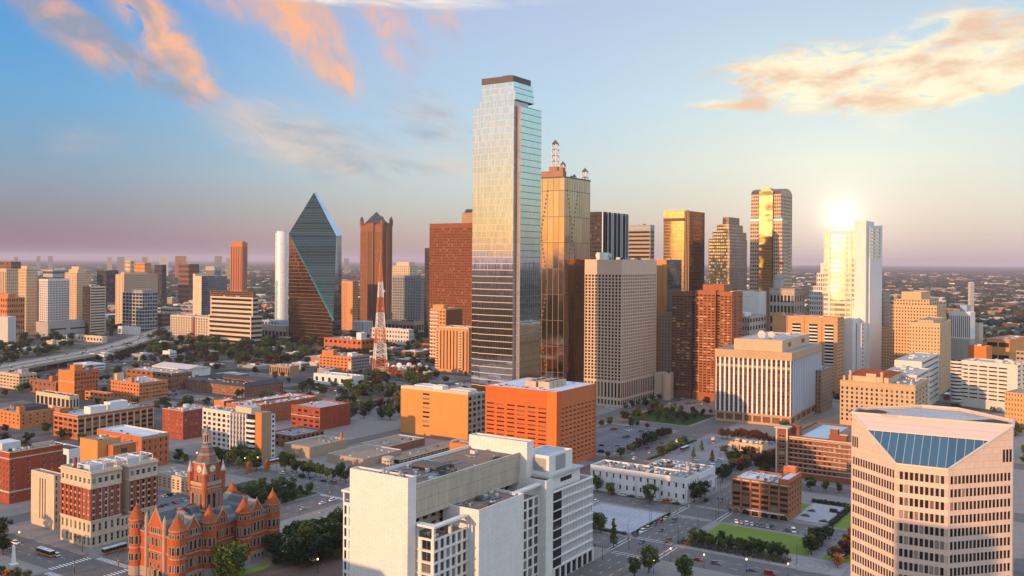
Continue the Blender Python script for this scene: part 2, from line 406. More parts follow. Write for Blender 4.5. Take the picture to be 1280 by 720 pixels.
    def units(s, n, seed, z=None, x0=None, x1=None, y0=None, y1=None, big=3., mat=None):
        """air handlers, vents and skylights on the roof"""
        rn = random.Random(seed); z = s.h-.9 if z is None else z; n = int(n*1.6) if s.near else n
        x0 = 2 if x0 is None else x0; y0 = 2 if y0 is None else y0; x1 = s.wr-2 if x1 is None else x1; y1 = s.wl-2 if y1 is None else y1
        for i in range(n):
            a, b, c = rn.uniform(.8, big), rn.uniform(.8, big), rn.uniform(.6, big*.6)
            if x1-x0 < a+1 or y1-y0 < b+1: continue
            x = rn.uniform(x0, x1-a); y = rn.uniform(y0, y1-b); m = s.newpart('roof_unit')
            k = mat or rn.choice([UN['pale'], UN['pale'], UN['grey'], UN['dark']])
            if rn.random() < .25: m.cyl(x+a/2, y+b/2, z, z+c, a*.4, a*.4, k, 10)
            else:
                m.box(x, y, z+.15, x+a, y+b, z+c, k, bottom=True)
                m.box(x+.1*a, y+.1*b, z, x+.9*a, y+.9*b, z+.15, UN['dark'])
                if a > 1.6: m.cyl(x+a/2, y+b/2, z+c, z+c+.25, min(a, b)*.32, min(a, b)*.32, UN['dark'], 10)
    def done(s, wname='wall'):
        s.w.obj(wname, s.root); s.r.obj('roof', s.root)
        if s.wins:
            def key(w):
                X, Y = s.world(w[0][0], w[0][1]); return (X*X+Y*Y+(w[0][2]-H)**2)/(w[2]*w[3])
            s.wins.sort(key=key)
            for (p, ud, w, h, kind, fm) in s.wins[:100]:
                link('window', winmesh(w, h, kind, fm), s.root, p, math.atan2(ud[1], ud[0]))
            for (p, ud, w, h, kind, fm) in s.wins[100:]:
                a = (p[0]-ud[0]*w/2, p[1]-ud[1]*w/2); b = (p[0]+ud[0]*w/2, p[1]+ud[1]*w/2)
                s.g.wall(a, b, p[2], p[2]+h, s.restglass)
        o = s.g.obj('glazing', s.root)
        if o: o['kind'] = 'stuff'
        for k, l in s.parts.items():
            for m in l: m.obj(k, s.root)
        return s
RF = dict(grey=roofmat('roof_grey', (.30,.29,.28)), white=roofmat('roof_white', (.62,.64,.68), .2), tan=roofmat('roof_tan', (.33,.26,.20)),
          brown=roofmat('roof_brown', (.25,.175,.13)), dark=roofmat('roof_dark', (.06,.07,.075)), pale=roofmat('roof_pale', (.45,.44,.43), .25))
FR = dict(dark=plain('frame_dark', (.05,.045,.04)), white=plain('frame_white', (.62,.58,.52)), tan=plain('frame_tan', (.35,.28,.2)), brown=plain('frame_brown', (.12,.06,.035)))
UN = dict(pale=plain('unit_pale', (.55,.54,.52)), grey=plain('unit_grey', (.30,.30,.30)), dark=plain('unit_dark', (.07,.065,.06)))
# ================================================================== towers of the skyline
PG = glassmat('tower_black_glass', True, (.012,.012,.013), (.06,.045,.035), .15)
C = dict(
 cream=wmat('wall_cream', (.60,.47,.33)), peach=wmat('wall_peach', (.62,.42,.26)), white=wmat('wall_white', (.70,.67,.63), .1), tan=wmat('wall_tan', (.40,.31,.23)),
 brown=wmat('wall_brown', (.20,.10,.06)), rbrown=wmat('wall_redbrown', (.235,.08,.036)), dark=wmat('wall_dark', (.06,.05,.05)), conc=wmat('wall_concrete', (.40,.36,.32)),
 brick=wmat('wall_brick', (.30,.075,.035), .3, .3), obrick=wmat('wall_orange_brick', (.46,.165,.055), .22, .2), orange=wmat('wall_orange', (.56,.15,.035), .1),
 ochre=wmat('wall_ochre', (.60,.26,.08), .12), grey=wmat('wall_grey', (.30,.28,.27)), pink=wmat('wall_pink', (.58,.44,.37), .08), blue=wmat('wall_blue', (.30,.42,.52)), tanbrick=wmat('wall_tan_brick', (.36,.24,.15), .2))
DG = glassmat('dark_tower_glass', True, (.02,.02,.022), (.2,.16,.11), .12)
BG = glassmat('bronze_glass', True, (.05,.025,.014), (.45,.25,.10), .12)

# tall mirror tower in the middle
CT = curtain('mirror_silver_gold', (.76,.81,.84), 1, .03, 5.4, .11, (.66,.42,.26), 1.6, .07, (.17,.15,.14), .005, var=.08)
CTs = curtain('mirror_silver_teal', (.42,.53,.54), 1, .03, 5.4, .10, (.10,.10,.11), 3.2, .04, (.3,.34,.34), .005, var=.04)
CTn = curtain('mirror_notch', (.40,.38,.40), .5, .2, 5.4, .12, (.32,.22,.17), 2, .1)
b = B('skyscraper', 'tallest tower, mirror glass with fine pale floor lines and a dark flat cap', 'skyscraper', 600, 648, 677, 131, 760, wall=CT)
n = 4.2; h0 = b.h
def zt(py, d=760, px=640): return H+un(px, py)[1]/F*d
h1 = zt(123, 762); h2 = zt(103, 768); h3 = zt(95, 768)
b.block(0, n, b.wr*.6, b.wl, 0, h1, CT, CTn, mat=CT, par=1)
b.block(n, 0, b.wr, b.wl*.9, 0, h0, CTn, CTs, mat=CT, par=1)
b.block(2, b.wl-.5, b.wr*.8, b.wl+8.5, 0, zt(137, 790), CT, CTs, mat=CT, par=1)
b.block(1.2, n+1, b.wr-6, b.wl-.5, h1-1, h2, CT, CTs, mat=CT, par=1)
b.block(-.3, n-1.5, b.wr-8, b.wl*.72, h1-1, h1+6.5, CT, CTs, mat=CT, par=.5)
cap = plain('tower_cap', (.07,.055,.05), .5)
m = b.part('crown'); m.box(1, n+2, h2, b.wr-7.5, b.wl-.8, h3, cap, RF['dark'])
m = b.newpart('roof_unit'); m.box(6, 12, h3, 9, 20, h3+1.6, UN['dark'])
b.done('glass_wall')

# gold tower with rooftop spires
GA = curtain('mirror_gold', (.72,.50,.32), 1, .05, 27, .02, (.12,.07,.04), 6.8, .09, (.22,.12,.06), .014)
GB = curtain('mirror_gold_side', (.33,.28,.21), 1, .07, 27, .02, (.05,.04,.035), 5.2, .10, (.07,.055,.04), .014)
b = B('skyscraper', 'gold mirror glass tower with white lattice spires on its roof', 'skyscraper', 664, 706, 738, 222, 960, wall=GA)
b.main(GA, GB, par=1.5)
dk = plain('cross_dark', (.10,.065,.04), .4)
m = b.part('facade_cross')
for fc, W_ in (('L', b.wl), ('R', b.wr)):
    for k in range(46):
        z = 20+k*(b.h-30)/46; ph = abs(((k*2/46) % 2)-1)
        for sgn in (-1, 1):
            u = W_*.70+sgn*W_*.22*(2*ph-1)
            if fc == 'L': m.box(-.12, u-.9, z, -.02, u+.9, z+2.2, dk)
            else: m.box(W_-u-.9, -.12, z, W_-u+.9, -.02, z+2.2, dk)
m = b.part('cornice'); m.box(-.4, -.4, b.h, b.wr+.4, -.05, b.h+1.4, cap, bottom=True); m.box(-.4, -.05, b.h, -.05, b.wl, b.h+1.4, cap, bottom=True)
ph_ = wmat('penthouse_brown', (.34,.19,.12)); m = b.part('penthouse')
m.box(4, 8, b.h-1.5, 17, b.wl-2, b.h+8, ph_); m.box(8, 14, b.h+8, 15, 24, b.h+13, ph_); m.box(3, 4, b.h-1.5, 8, 9, b.h+11, ph_)
wl_ = plain('lattice_white', (.70,.62,.58), .5); tipm = plain('spire_tip', (.12,.08,.06))
def spire(x, y, z, w, hh, nm='spire'):
    m = b.newpart(nm); c = [(-1,-1), (1,-1), (1,1), (-1,1)]; nseg = max(2, int(hh/w/1.1))
    for i in range(4):
        a = c[i]; d_ = c[(i+1) % 4]; m.bar((x+a[0]*w/2, y+a[1]*w/2, z), (x+a[0]*w/2, y+a[1]*w/2, z+hh), .55, wl_)
        for k in range(nseg):
            za, zb = z+hh*k/nseg, z+hh*(k+1)/nseg
            m.bar((x+a[0]*w/2, y+a[1]*w/2, za), (x+d_[0]*w/2, y+d_[1]*w/2, zb), .4, wl_)
            m.bar((x+a[0]*w/2, y+a[1]*w/2, zb), (x+d_[0]*w/2, y+d_[1]*w/2, zb), .45, ph_)
    m.cyl(x, y, z+hh, z+hh+w*.9, w*.75, 0, tipm, 8)
spire(10.5, 18, b.h+13, 5.4, 24); spire(4.5, 5, b.h+11, 4.2, 3.); spire(b.wr-5, 4, b.h-1.5, 5, 12); spire(b.wr*.55, 6, b.h-1.5, 3.4, 5); spire(b.wr*.75, 16, b.h-1.5, 3.4, 5)
b.done('glass_wall')

# beige gridded tower in front of it
b = B('office_tower', 'beige concrete tower gridded with small square dark windows', 'office tower', 731, 777, 821, 324.5, 906, wall=wmat('wall_beige_grid', (.62,.44,.315), .1))
tp = 14.5
b.main(S(11, 32, .66, .68, mb=26, mt=tp, glass=PG, rec=.8), S(20, 32, .58, .68, mb=26, mt=tp, glass=DG, rec=.9, ml=1, mr=1), roof=RF['tan'])
for o_, fc in ((0, 'L'), (1, 'R')):
    nn = 11 if fc == 'L' else 20; W_ = b.wl if fc == 'L' else b.wr
    for k in range(nn):
        u = (k+.5)*W_/nn; w_ = W_/nn*.26; g_ = b.part('base_opening')
        for z0, z1 in ((2.5, 7), (9.5, 24)):
            if fc == 'L': g_.wall((-.05, u+w_), (-.05, u-w_), z0, z1, DG)
            else: g_.wall((u-w_, -.05), (u+w_, -.05), z0, z1, DG)
b.units(9, 3, big=6); 
for x, y, r_ in ((8, 26, 2.6), (14, 20, 2.2), (20, 30, 2.8), (11, 33, 2)):
    m = b.newpart('dish'); m.cyl(x, y, b.h-.9, b.h+3, .3, .3, UN['grey'], 6)
    for k in range(10):
        a0, a1 = 2*math.pi*k/10, 2*math.pi*(k+1)/10
        m.poly([(x-.9, y, b.h+4), (x, y+r_*math.cos(a0), b.h+4+r_*math.sin(a0)), (x, y+r_*math.cos(a1), b.h+4+r_*math.sin(a1))], UN['pale'])
m = b.newpart('penthouse'); m.box(4, 22, b.h-.9, 16, 30, b.h+7, C['white'])
b.done()

# wedge-shaped glass prism
FA = curtain('prism_warm_reflection', (.40,.20,.10), 1, .06, 6, .10, (.20,.095,.05), 2.6, .10, (.16,.08,.045), .02, var=.2)  # brown tint puts the warm city reflection into the glass colour
FB = curtain('prism_dark_glass', (.045,.075,.085), 1, .05, 4.5, .06, (.03,.045,.05), 400, 0, None, .012, var=.22)
FT = curtain('prism_teal_glass', (.02,.16,.19), 1, .05, 6, .05, (.1,.2,.24), 400, 0, None, .01)
FS = curtain('prism_sky_glass', (.62,.76,.90), 1, .05, 12, .04, (.3,.4,.5), 400, 0, None, .01)
def wp(px, py, d): wx, wz = un(px, py); return Vector((wx/F*d, d, H+wz/F*d))
r0 = thing('glass_skyscraper', 'dark faceted glass tower with a sharp slanting roof like a prism', 'skyscraper', (*wp(413, 431, 1560)[:2], 0), 0)
o0 = r0.location
P1 = wp(361, 431, 1600); P1.z = 0; P2 = wp(414.5, 431, 1545); P2.z = 0; P3 = wp(427, 420, 1600); P3.z = 0
P4 = wp(376, 420, 1655); P4.z = 0
L_ = wp(361, 292, 1600); M_ = wp(416.5, 400, 1546); N_ = wp(420.5, 295, 1575); A1 = wp(392.5, 240.5, 1600); A2 = wp(396, 240.5, 1612); R_ = wp(427, 294, 1600)
def pp(nm, pts, mat, uvs=None):
    m = MB(); p = [q-Vector(o0) for q in pts]
    ux = (p[1]-p[0]); ux.z = 0; ux.normalize()
    m.poly(p, mat, [((q-p[0]).dot(ux), q.z) for q in p]); m.obj(nm, r0)
pp('glass_wall', [P1, P2, M_, L_], FA)
pp('sloped_glass', [L_, M_, N_, A1], FB)
pp('side_glass', [P2, P3, R_, N_, M_], curtain('prism_side_glass', (.16,.24,.30), 1, .05, 4.5, .08, (.05,.07,.08), 400, 0, None, .01))
pp('edge_glass', [A1, N_, R_, A2], FS)
pp('rear_glass', [P3, P4, A2, R_], FB); pp('rear_glass', [P4, P1, L_, A1, A2], FB)
m = MB(); q1, q2 = L_-Vector(o0), M_-Vector(o0); nrm = Vector((-.35, -.93, .12)); 
m.poly([q1+nrm*.4, q2+nrm*.4+Vector((0,0,-3)), q2+nrm*.4+Vector((1.8,0,1.5)), q1+nrm*.4+Vector((1.,0,1.5))], FT, [(0,0), (120,0), (120,6), (0,6)])
m.obj('edge_strip', r0)

# pyramid-topped brown tower
b = B('skyscraper', 'brown granite tower with a dark pyramid roof beside the glass prism', 'skyscraper', 450.5, 478, 490.5, 281, 1850, wall=wmat('granite_brown', (.25,.105,.055), .1))
z1 = b.h; W1, W2 = b.wl, b.wr
b.main(S(14, 44, .42, .5, mb=20, mt=14, glass=BG, rec=.6), S(14, 44, .42, .5, mb=20, mt=14, glass=DG, rec=.6))
zc = b.h+3; b.block(4, 5, W2-4, W1-5, b.h-1, zc, S(5, 3, .5, .5, glass=BG), S(5, 3, .5, .5, glass=DG))
m = b.part('pyramid_roof'); rfm = plain('slate_dark', (.055,.06,.07), .35, .3); za = zt(265.5, 1870)
cx, cy = W2/2, W1/2; q = [(5, 6, zc), (W2-5, 6, zc), (W2-5, W1-6, zc), (5, W1-6, zc)]
for i in range(4): m.poly([q[i], q[(i+1) % 4], (cx, cy, za)], rfm)
m = b.part('bay'); m.box(-3, W1*.36, 0, -.05, W1*.64, z1+4, b.wall); m.box(W2*.36, -3, 0, W2*.64, -.05, z1+4, b.wall)
for k in range(4):
    m.wall((-3.05, W1*(.60-.06*k)), (-3.05, W1*(.57-.06*k)), 25, z1-12, DG)
for (x, y) in ((2, 2), (W2-2, 2), (2, W1-2), (W2-2, W1-2)):
    m = b.newpart('turret'); m.cyl(x, y, z1-1, z1+10, 4, 4, b.wall, 8); m.cyl(x, y, z1+10, z1+17, 4.2, 1.2, rfm, 8)
b.done()

# red-brown striped tower left of the tallest
b = B('office_tower', 'red brown tower with dense horizontal window bands left of the tallest', 'office tower', 537, 592, 640, 278.5, 1400, wall=C['rbrown'])
b.main(S(26, 46, .72, .5, mb=6, mt=7, glass=BG, rec=.7), S(20, 46, .72, .5, mb=6, mt=7, glass=DG, rec=.7))
m = b.part('penthouse'); m.box(3, 2, b.h, 20, 24, b.h+16, C['tanbrick']); m.cyl(11.5, 13, b.h+16, b.h+21, 10.5, 8, rfm, 14)
b.done()
# slim dark building beside it
b = B('office_tower', 'slim dark building squeezed left of the red brown striped tower', 'office tower', 531, 537, 545, 310, 1700, wall=C['dark'])
b.main(S(3, 24, .8, .5, mb=4, glass=DG), S(5, 24, .8, .5, mb=4, glass=DG)).done()
# grey gridded tower, with a cream one behind
b = B('office_tower', 'grey tower with a bold square window grid right of the pyramid tower', 'office tower', 490.5, 526, 532, 344.5, 1950, wall=C['grey'])
gg = curtain('tower_bluegrey', (.34,.42,.46), .8, .08, 5, .08, (.12,.12,.12), 3, .06)
b.main(S(11, 17, .74, .66, mb=6, mt=5, glass=gg, rec=1), S(6, 17, .74, .66, mb=6, mt=5, glass=gg, rec=1)).done()
b = B('apartment_tower', 'cream stepped tower top behind the grey gridded tower', 'tower', 490, 512, 522, 332, 2350, wall=C['cream'])
b.main(S(9, 16, .4, .55, mb=30, glass=DG), S(6, 16, .4, .55, mb=30, glass=DG)); b.block(4, 6, b.wr-4, b.wl-12, b.h, b.h+9); b.done()
# orange slab near the prism
b = B('apartment_tower', 'narrow orange slab tower right of the glass prism', 'tower', 426.5, 441, 448, 351.5, 1800, wall=wmat('slab_orange', (.55,.27,.12), .1))
b.main(S(3, 20, .3, .5, mb=4, mt=4, ml=3, mr=15, glass=DG), S(8, 22, .7, .5, mb=4, glass=DG)).done()
# white round tower behind the prism
wm = curtain('white_mirror', (.88,.84,.80), .25, .25, 4.2, .16, (.72,.68,.64), 2.4, .12, (.74,.70,.66), .05)
b = B('glass_tower', 'white curved glass tower half hidden behind the dark prism', 'tower', 341, 352, 364, 291, 1900, wall=wm)
cx, cy = b.wr/2, b.wl/2; nn = 28; pts = [(cx+cx*1.02*math.cos(2*math.pi*i/nn), cy+cy*1.02*math.sin(2*math.pi*i/nn)) for i in range(nn)]; u = 0.
for i in range(nn):
    a_, c_ = pts[i], pts[(i+1) % nn]; b.w.wall(a_, c_, 0, b.h, wm, u); u += math.dist(a_, c_)
b.r.poly([(x, y, b.h) for x, y in pts], RF['white'])
m = b.part('crown'); m.prism([(cx+(x-cx)*.8, cy+(y-cy)*.8) for x, y in pts], b.h, b.h+4, C['white'], RF['white'])
m = b.part('balcony_stack'); m.box(-1.2, b.wl*.4, 4, .5, b.wl*.62, b.h*.5, C['blue'])
b.done('glass_wall')
# far brown tower
b = B('office_tower', 'lone far brown tower standing clear of the skyline', 'office tower', 288, 303, 309.5, 303, 3800, wall=C['obrick'])
b.main(S(5, 1, .35, .93, mb=8, mt=12, glass=BG, rec=1.2), S(4, 1, .4, .93, mb=8, mt=12, glass=DG, rec=1.2))
b.block(6, 6, b.wr-6, b.wl-6, b.h-1, b.h+5); b.done()

# dark tower with white vertical stripes
b = B('office_tower', 'black tower with thin white vertical stripes behind the beige gridded tower', 'office tower', 730, 753, 785, 264.5, 1180, wall=C['dark'])
b.main(S(7, 40, .8, .5, mb=3, mt=3, glass=DG, rec=.5), S(20, 1, .6, .97, glass=DG, rec=.5))
wf_ = plain('fin_white', (.78,.78,.80))
for k, w_ in ((0, 1.4), (.20, .7), (.34, .9), (.40, .9), (.55, .4), (.70, .9), (.76, .7), (.9, .5), (1, .9)):
    m = b.newpart('fin'); x = k*b.wr; m.box(x-w_/2, -1.0, 3, x+w_/2, -.02, b.h, wf_)
b.units(4, 8, big=5); b.done()
b = B('office_tower', 'grey blue tower with banded windows right of the black striped tower', 'office tower', 775, 813, 818, 281, 1400, wall=C['grey'])
b.main(S(1, 30, .96, .5, mb=4, mt=8, glass=DG, rec=.4), S(1, 30, .9, .5, mb=4, mt=8, glass=DG), mat=C['tan']); b.band(b.h-7, 4, .3, C['blue']); b.units(4, 21, big=6); b.done()
# half orange half dark block behind the beige tower
b = B('office_tower', 'plain orange slab with a dark glass side right of the beige gridded tower', 'office tower', 812, 834, 852, 324.5, 1010, wall=C['ochre'])
b.main(S(2, 1, .035, .96, mb=2, mt=2, glass=DG, rec=.5), curtain('darkteal', (.10,.13,.15), .9, .08, 4, .1, (.04,.045,.05), 2.2, .1)); b.units(6, 5, big=4, mat=UN['pale']); b.done()
# gold and brown glass tower
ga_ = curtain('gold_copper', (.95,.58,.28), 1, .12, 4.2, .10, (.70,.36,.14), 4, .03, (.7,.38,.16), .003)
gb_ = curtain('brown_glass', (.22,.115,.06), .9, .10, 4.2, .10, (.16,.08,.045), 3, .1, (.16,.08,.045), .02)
b = B('office_tower', 'copper gold tower with a dark band near its top and a brown side', 'office tower', 829.5, 860, 881, 263, 1230, wall=gb_)
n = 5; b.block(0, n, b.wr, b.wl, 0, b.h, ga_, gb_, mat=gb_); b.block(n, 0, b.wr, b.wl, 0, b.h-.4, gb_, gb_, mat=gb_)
m = b.part('corner_bay'); m.prism([(.9, n), (n, .9), (n, n)], 0, b.h-1, gb_)
for k in (.15, .5, .85):
    f_ = b.newpart('fin'); f_.bar((.5+n*k, n-.7-n*k*.86, 2), (.5+n*k, n-.7-n*k*.86, b.h), .5, plain('fin_gold', (.62,.42,.25)))
b.band(b.h-14, 4, .25, plain('dark_band', (.10,.05,.03)), y0=n); b.units(3, 31); b.done('glass_wall')
# stepped tower
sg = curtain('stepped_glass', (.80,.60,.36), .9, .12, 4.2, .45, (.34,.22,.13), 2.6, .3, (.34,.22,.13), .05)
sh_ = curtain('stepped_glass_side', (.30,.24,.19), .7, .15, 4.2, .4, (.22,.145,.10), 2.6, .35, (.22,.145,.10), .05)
b = B('office_tower', 'stepped brown tower with setbacks between the copper and arched towers', 'office tower', 886, 912, 934, 289, 1200, wall=wmat('stepped_wall', (.33,.21,.14)))
A_, B_ = b.wl, b.wr; hh = lambda y: zt(y, 1215)
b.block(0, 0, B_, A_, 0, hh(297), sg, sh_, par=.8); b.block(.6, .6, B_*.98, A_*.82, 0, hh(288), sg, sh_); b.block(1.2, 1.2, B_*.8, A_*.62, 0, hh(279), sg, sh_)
b.block(1.8, 1.8, B_*.62, A_*.36, 0, hh(270), b.wall, b.wall); b.done()
# arched-top tower
ag = curtain('arched_gold', (.88,.64,.34), 1, .12, 4, .05, (.85,.6,.3), 30, 0, None, .05)
ac = wmat('arched_stone', (.60,.43,.30)); b = B('skyscraper', 'tall tower with a vaulted arched top and a gold glass strip down its middle', 'skyscraper', 938, 978, 993, 234, 1300, wall=ac)
A_, B_ = b.wl, b.wr; h_ = b.h-9; zs = zt(273, 1310)
stl = dict(glass=BG, rec=.5)
b.block(3, 3, B_, A_, 0, h_, S(14, 46, .6, .5, mb=8, mt=1, **stl), S(8, 46, .55, .5, mb=8, mt=1, **stl))
for y0, y1 in ((0, A_*.27), (A_*.72, A_)):
    b.block(0, y0, B_*.5, y1, 0, zs, S(4, 36, .62, .5, mb=8, mt=4, **stl), S(5, 36, .55, .5, mb=8, mt=4, **stl), par=0)
    m = b.newpart('vault'); 
    for k in range(8):
        a0, a1 = math.pi/2*k/8, math.pi/2*(k+1)/8
        m.poly([(3-3*math.cos(a0), y1, zs+4*math.sin(a0)), (3-3*math.cos(a0), y0, zs+4*math.sin(a0)), (3-3*math.cos(a1), y0, zs+4*math.sin(a1)), (3-3*math.cos(a1), y1, zs+4*math.sin(a1))], plain('vault_silver', (.45,.48,.52), .3, .6))
    m.poly([(0, y0, zs), (3, y0, zs), (3, y0, zs+4)], ac)
m = b.part('glass_strip'); m.wall((-1.6, A_*.70), (-1.6, A_*.29), 0, h_+4, ag); m.wall((-1.6, A_*.29), (3, A_*.29), 0, h_+4, ag); m.wall((3, A_*.70), (-1.6, A_*.70), 0, h_+4, ag)
vd = plain('vault_dark', (.16,.095,.065), .3, .4)
def vault(nm, c0, c1, ax, z, rr, mat, endm):
    m = b.newpart(nm); K = 12; mid = (c0+c1)/2; wv = (c1-c0)/2
    for k in range(K):
        a0, a1 = math.pi*k/K, math.pi*(k+1)/K
        if ax == 'x':    # axis along local y, curved across x
            p = lambda a, y: (mid-wv*math.cos(a), y, z+rr*math.sin(a))
            m.poly([p(a0, 3), p(a1, 3), p(a1, A_), p(a0, A_)], mat)
        else:
            p = lambda a, x: (x, mid+wv*math.cos(a), z+rr*math.sin(a))
            m.poly([p(a0, -1.6), p(a1, -1.6), p(a1, 20), p(a0, 20)], mat)
    if ax == 'x':
        m.poly([(mid-wv*math.cos(math.pi*k/K), 3, z+rr*math.sin(math.pi*k/K)) for k in range(K, -1, -1)][::-1], endm)
    else: m.poly([(-1.6, mid+wv*math.cos(math.pi*k/K), z+rr*math.sin(math.pi*k/K)) for k in range(K+1)], endm)
vault('vault_roof', 3, B_, 'x', h_, 9, vd, ac)
vault('arch', A_*.29, A_*.70, 'y', h_-2, 12, plain('arch_rim', (.45,.30,.2)), ag)
b.done()

# white and gold banded tower under the glow
wp_ = wmat('sun_tower_white', (.76,.70,.64), .06)
yg = curtain('sun_tower_gold', (1.0,.80,.42), 1, .12, 100, 0, (1,1,1), 6, .04, (.6,.4,.25), .04)
b = B('office_tower', 'white tower with gold banded windows and a tall blank shaft under the sun glow', 'office tower', 1030, 1083, 1100, 288, 1060, wall=wp_)
A_, B_ = b.wl, b.wr
fr = A_/(1083-1030)
b.block(0, 14*fr, B_*.8, A_, 0, b.h, S(1, 30, .985, .56, mb=6, mt=3, glass=yg, rec=.6), wp_)
b.block(-1.5, 0, B_*.55, 14*fr, 0, b.h+11, wp_, wp_)
b.block(B_*.1, -2.5, B_*.95, 0, 0, b.h-32, wp_, wp_); b.block(B_*.12, -2.2, B_*.9, 1, b.h-33, b.h+5, wp_, S(2, 9, .7, .55, mb=1, mt=1, glass=yg, rec=.6))
b.block(B_*.88, -2.6, B_+1, 6, 0, b.h+8, wp_, wp_)
for k, w_ in ((.19, 1.3), (.33, .9), (.83, 2.)):
    m = b.newpart('fin'); y = A_*k+10*fr*(1-k); m.box(-.9, y-w_/2, 0, -.03, y+w_/2, b.h-2, wp_)
b.done()
b = B('office_tower', 'white setback tower with fine window rows left of the gold banded tower', 'office tower', 1012, 1034, 1042, 352, 1150, wall=C['white'])
A_, B_ = b.wl, b.wr
stl = dict(glass=DG, rec=.4)
b.block(0, 0, B_, A_, 0, zt(355, 1150), S(8, 18, .45, .6, mb=5, **stl), S(5, 18, .45, .6, mb=5, **stl)); b.block(1.5, 1.5, B_-2, A_*.62, 0, zt(339, 1150), S(5, 23, .45, .6, **stl), S(4, 23, .45, .6, **stl)); b.block(3, 3, B_-4, A_*.42, 0, zt(326, 1150), wp_, wp_); b.done()
b = B('domed_building', 'grey stone office block with columns and a small dome and flagpole', 'office building', 962, 993, 1006, 361, 1090, wall=wmat('grey_stone', (.44,.37,.30)))
b.main(S(7, 7, .62, .66, mb=20, mt=6, glass=DG, rec=1), S(4, 7, .5, .6, mb=20, mt=6, glass=DG, rec=1), roof=RF['dark']); b.band(b.h-5.5, 1.2, .9, b.wall); b.band(b.h-.6, .8, 1, b.wall)
m = b.part('dome'); yc = b.wl*.72; m.cyl(8, yc, b.h-1, b.h+10, 7, 7, C['conc'], 12)
for k in range(4): m.cyl(8, yc, b.h+10+k*2.4, b.h+12.4+k*2.4, 6*math.cos(k*.38), 6*math.cos((k+1)*.38), C['grey'], 12)
m = b.part('flagpole'); m.bar((8, yc, b.h+19), (8, yc, b.h+33), .35, UN['grey'])
m = b.part('flag'); m.poly([(8, yc, b.h+32), (8, yc-6, b.h+31), (8, yc-6, b.h+28), (8, yc, b.h+28.5)], plain('flag_red', (.5,.08,.05)))
b.done()
b = B('office_building', 'blank white block with a few tiny square openings beside the red brown tower', 'office building', 910, 949, 958, 364.5, 1080, wall=C['white'])
b.main(S(8, 1, .3, .05, mt=0, mb=b.h-12, ml=4, mr=10, glass=DG), None); b.units(7, 6, big=4); b.done()
b = B('office_building', 'small grey block with a curved white rooftop below the blank white block', 'office building', 908, 937, 958, 396, 1000, wall=C['conc'])
b.main(S(9, 10, .5, .5, glass=DG), S(6, 10, .6, .5, glass=DG)); m = b.part('vault'); m.prism([(2, 6), (16, 4), (18, 12), (14, 20), (3, 20)], b.h-.9, b.h+4, C['white'], RF['white']); b.units(5, 12); b.done()
# red-brown apartment tower with recessed balconies
ra = wmat('apt_redbrown', (.35,.125,.055), .15); ra_shade = wmat('apt_redbrown_shaded', (.20,.10,.065)); b = B('apartment_tower', 'red brown tower with recessed balcony columns behind the white finned block', 'apartment tower', 841, 918, 930, 366, 945, wall=ra)
A_, B_ = b.wl, b.wr; y1_ = A_*.67
st1 = dict(glass=BG, rec=.8)
b.block(-2.5, y1_, B_, A_, 0, b.h, S(5, 36, .8, .45, mb=8, mt=4, **st1), ra_shade, mat=ra_shade); b.block(0, A_*.61, B_*.9, y1_+1, 0, b.h-2, S(1, 36, .7, .7, mb=8, mt=2, glass=DG, rec=2), ra_shade)  # left bay in darker brown: the neighbour tower's shade put into its colour
b.block(-3, A_*.28, B_*.9, A_*.61, 0, b.h+2, S(5, 36, .7, .5, mb=8, mt=4, **st1), ra); b.block(0, A_*.21, B_*.9, A_*.28+1, 0, b.h, S(1, 36, .7, .7, mb=8, mt=2, glass=DG, rec=2), ra)
b.block(-3, A_*.02, B_, A_*.21, 0, b.h+1, S(3, 36, .7, .5, mb=8, mt=4, **st1), S(2, 36, .5, .5, mb=8, mt=4, glass=DG), mat=ra)
b.block(3, A_*.18, B_-2, A_*.52, b.h-2, b.h+8, ra, ra)
rn = random.Random(4); tanp = wmat('balcony_tan', (.55,.33,.18))
for k in range(90):
    j = rn.randrange(36); y = rn.choice([.30,.36,.42,.48,.54,.58,.70,.78,.86,.93,.05,.12])*A_; z = 8+(b.h-12)*(j/36); x = -2.5 if y > y1_ else -3
    m = b.newpart('balcony_rail'); m.box(x-.5, y, z+.2, x-.03, y+A_*.05, z+1.5, tanp, bottom=True)
b.units(8, 9, z=b.h, big=4); b.done()
# hotel etc. between
b = B('hotel', 'tan masonry block with tiny windows left of the red brown tower', 'hotel', 823, 850, 862, 390, 990, wall=wmat('hotel_tan', (.38,.27,.18)))
b.main(S(7, 22, .32, .45, mb=6, mt=4, glass=DG), S(5, 22, .3, .45, mb=6, mt=4, glass=DG)); b.units(5, 2); b.done()
b = B('office_building', 'low cream cylinder-cornered block at the foot of the red brown tower', 'office building', 818, 834, 842, 467, 960, wall=C['cream'])
b.main(); b.units(6, 17, big=3); m = b.part('corner'); m.cyl(3, 2, 0, b.h-1, 5, 5, C['cream'], 14, RF['grey']); b.done()

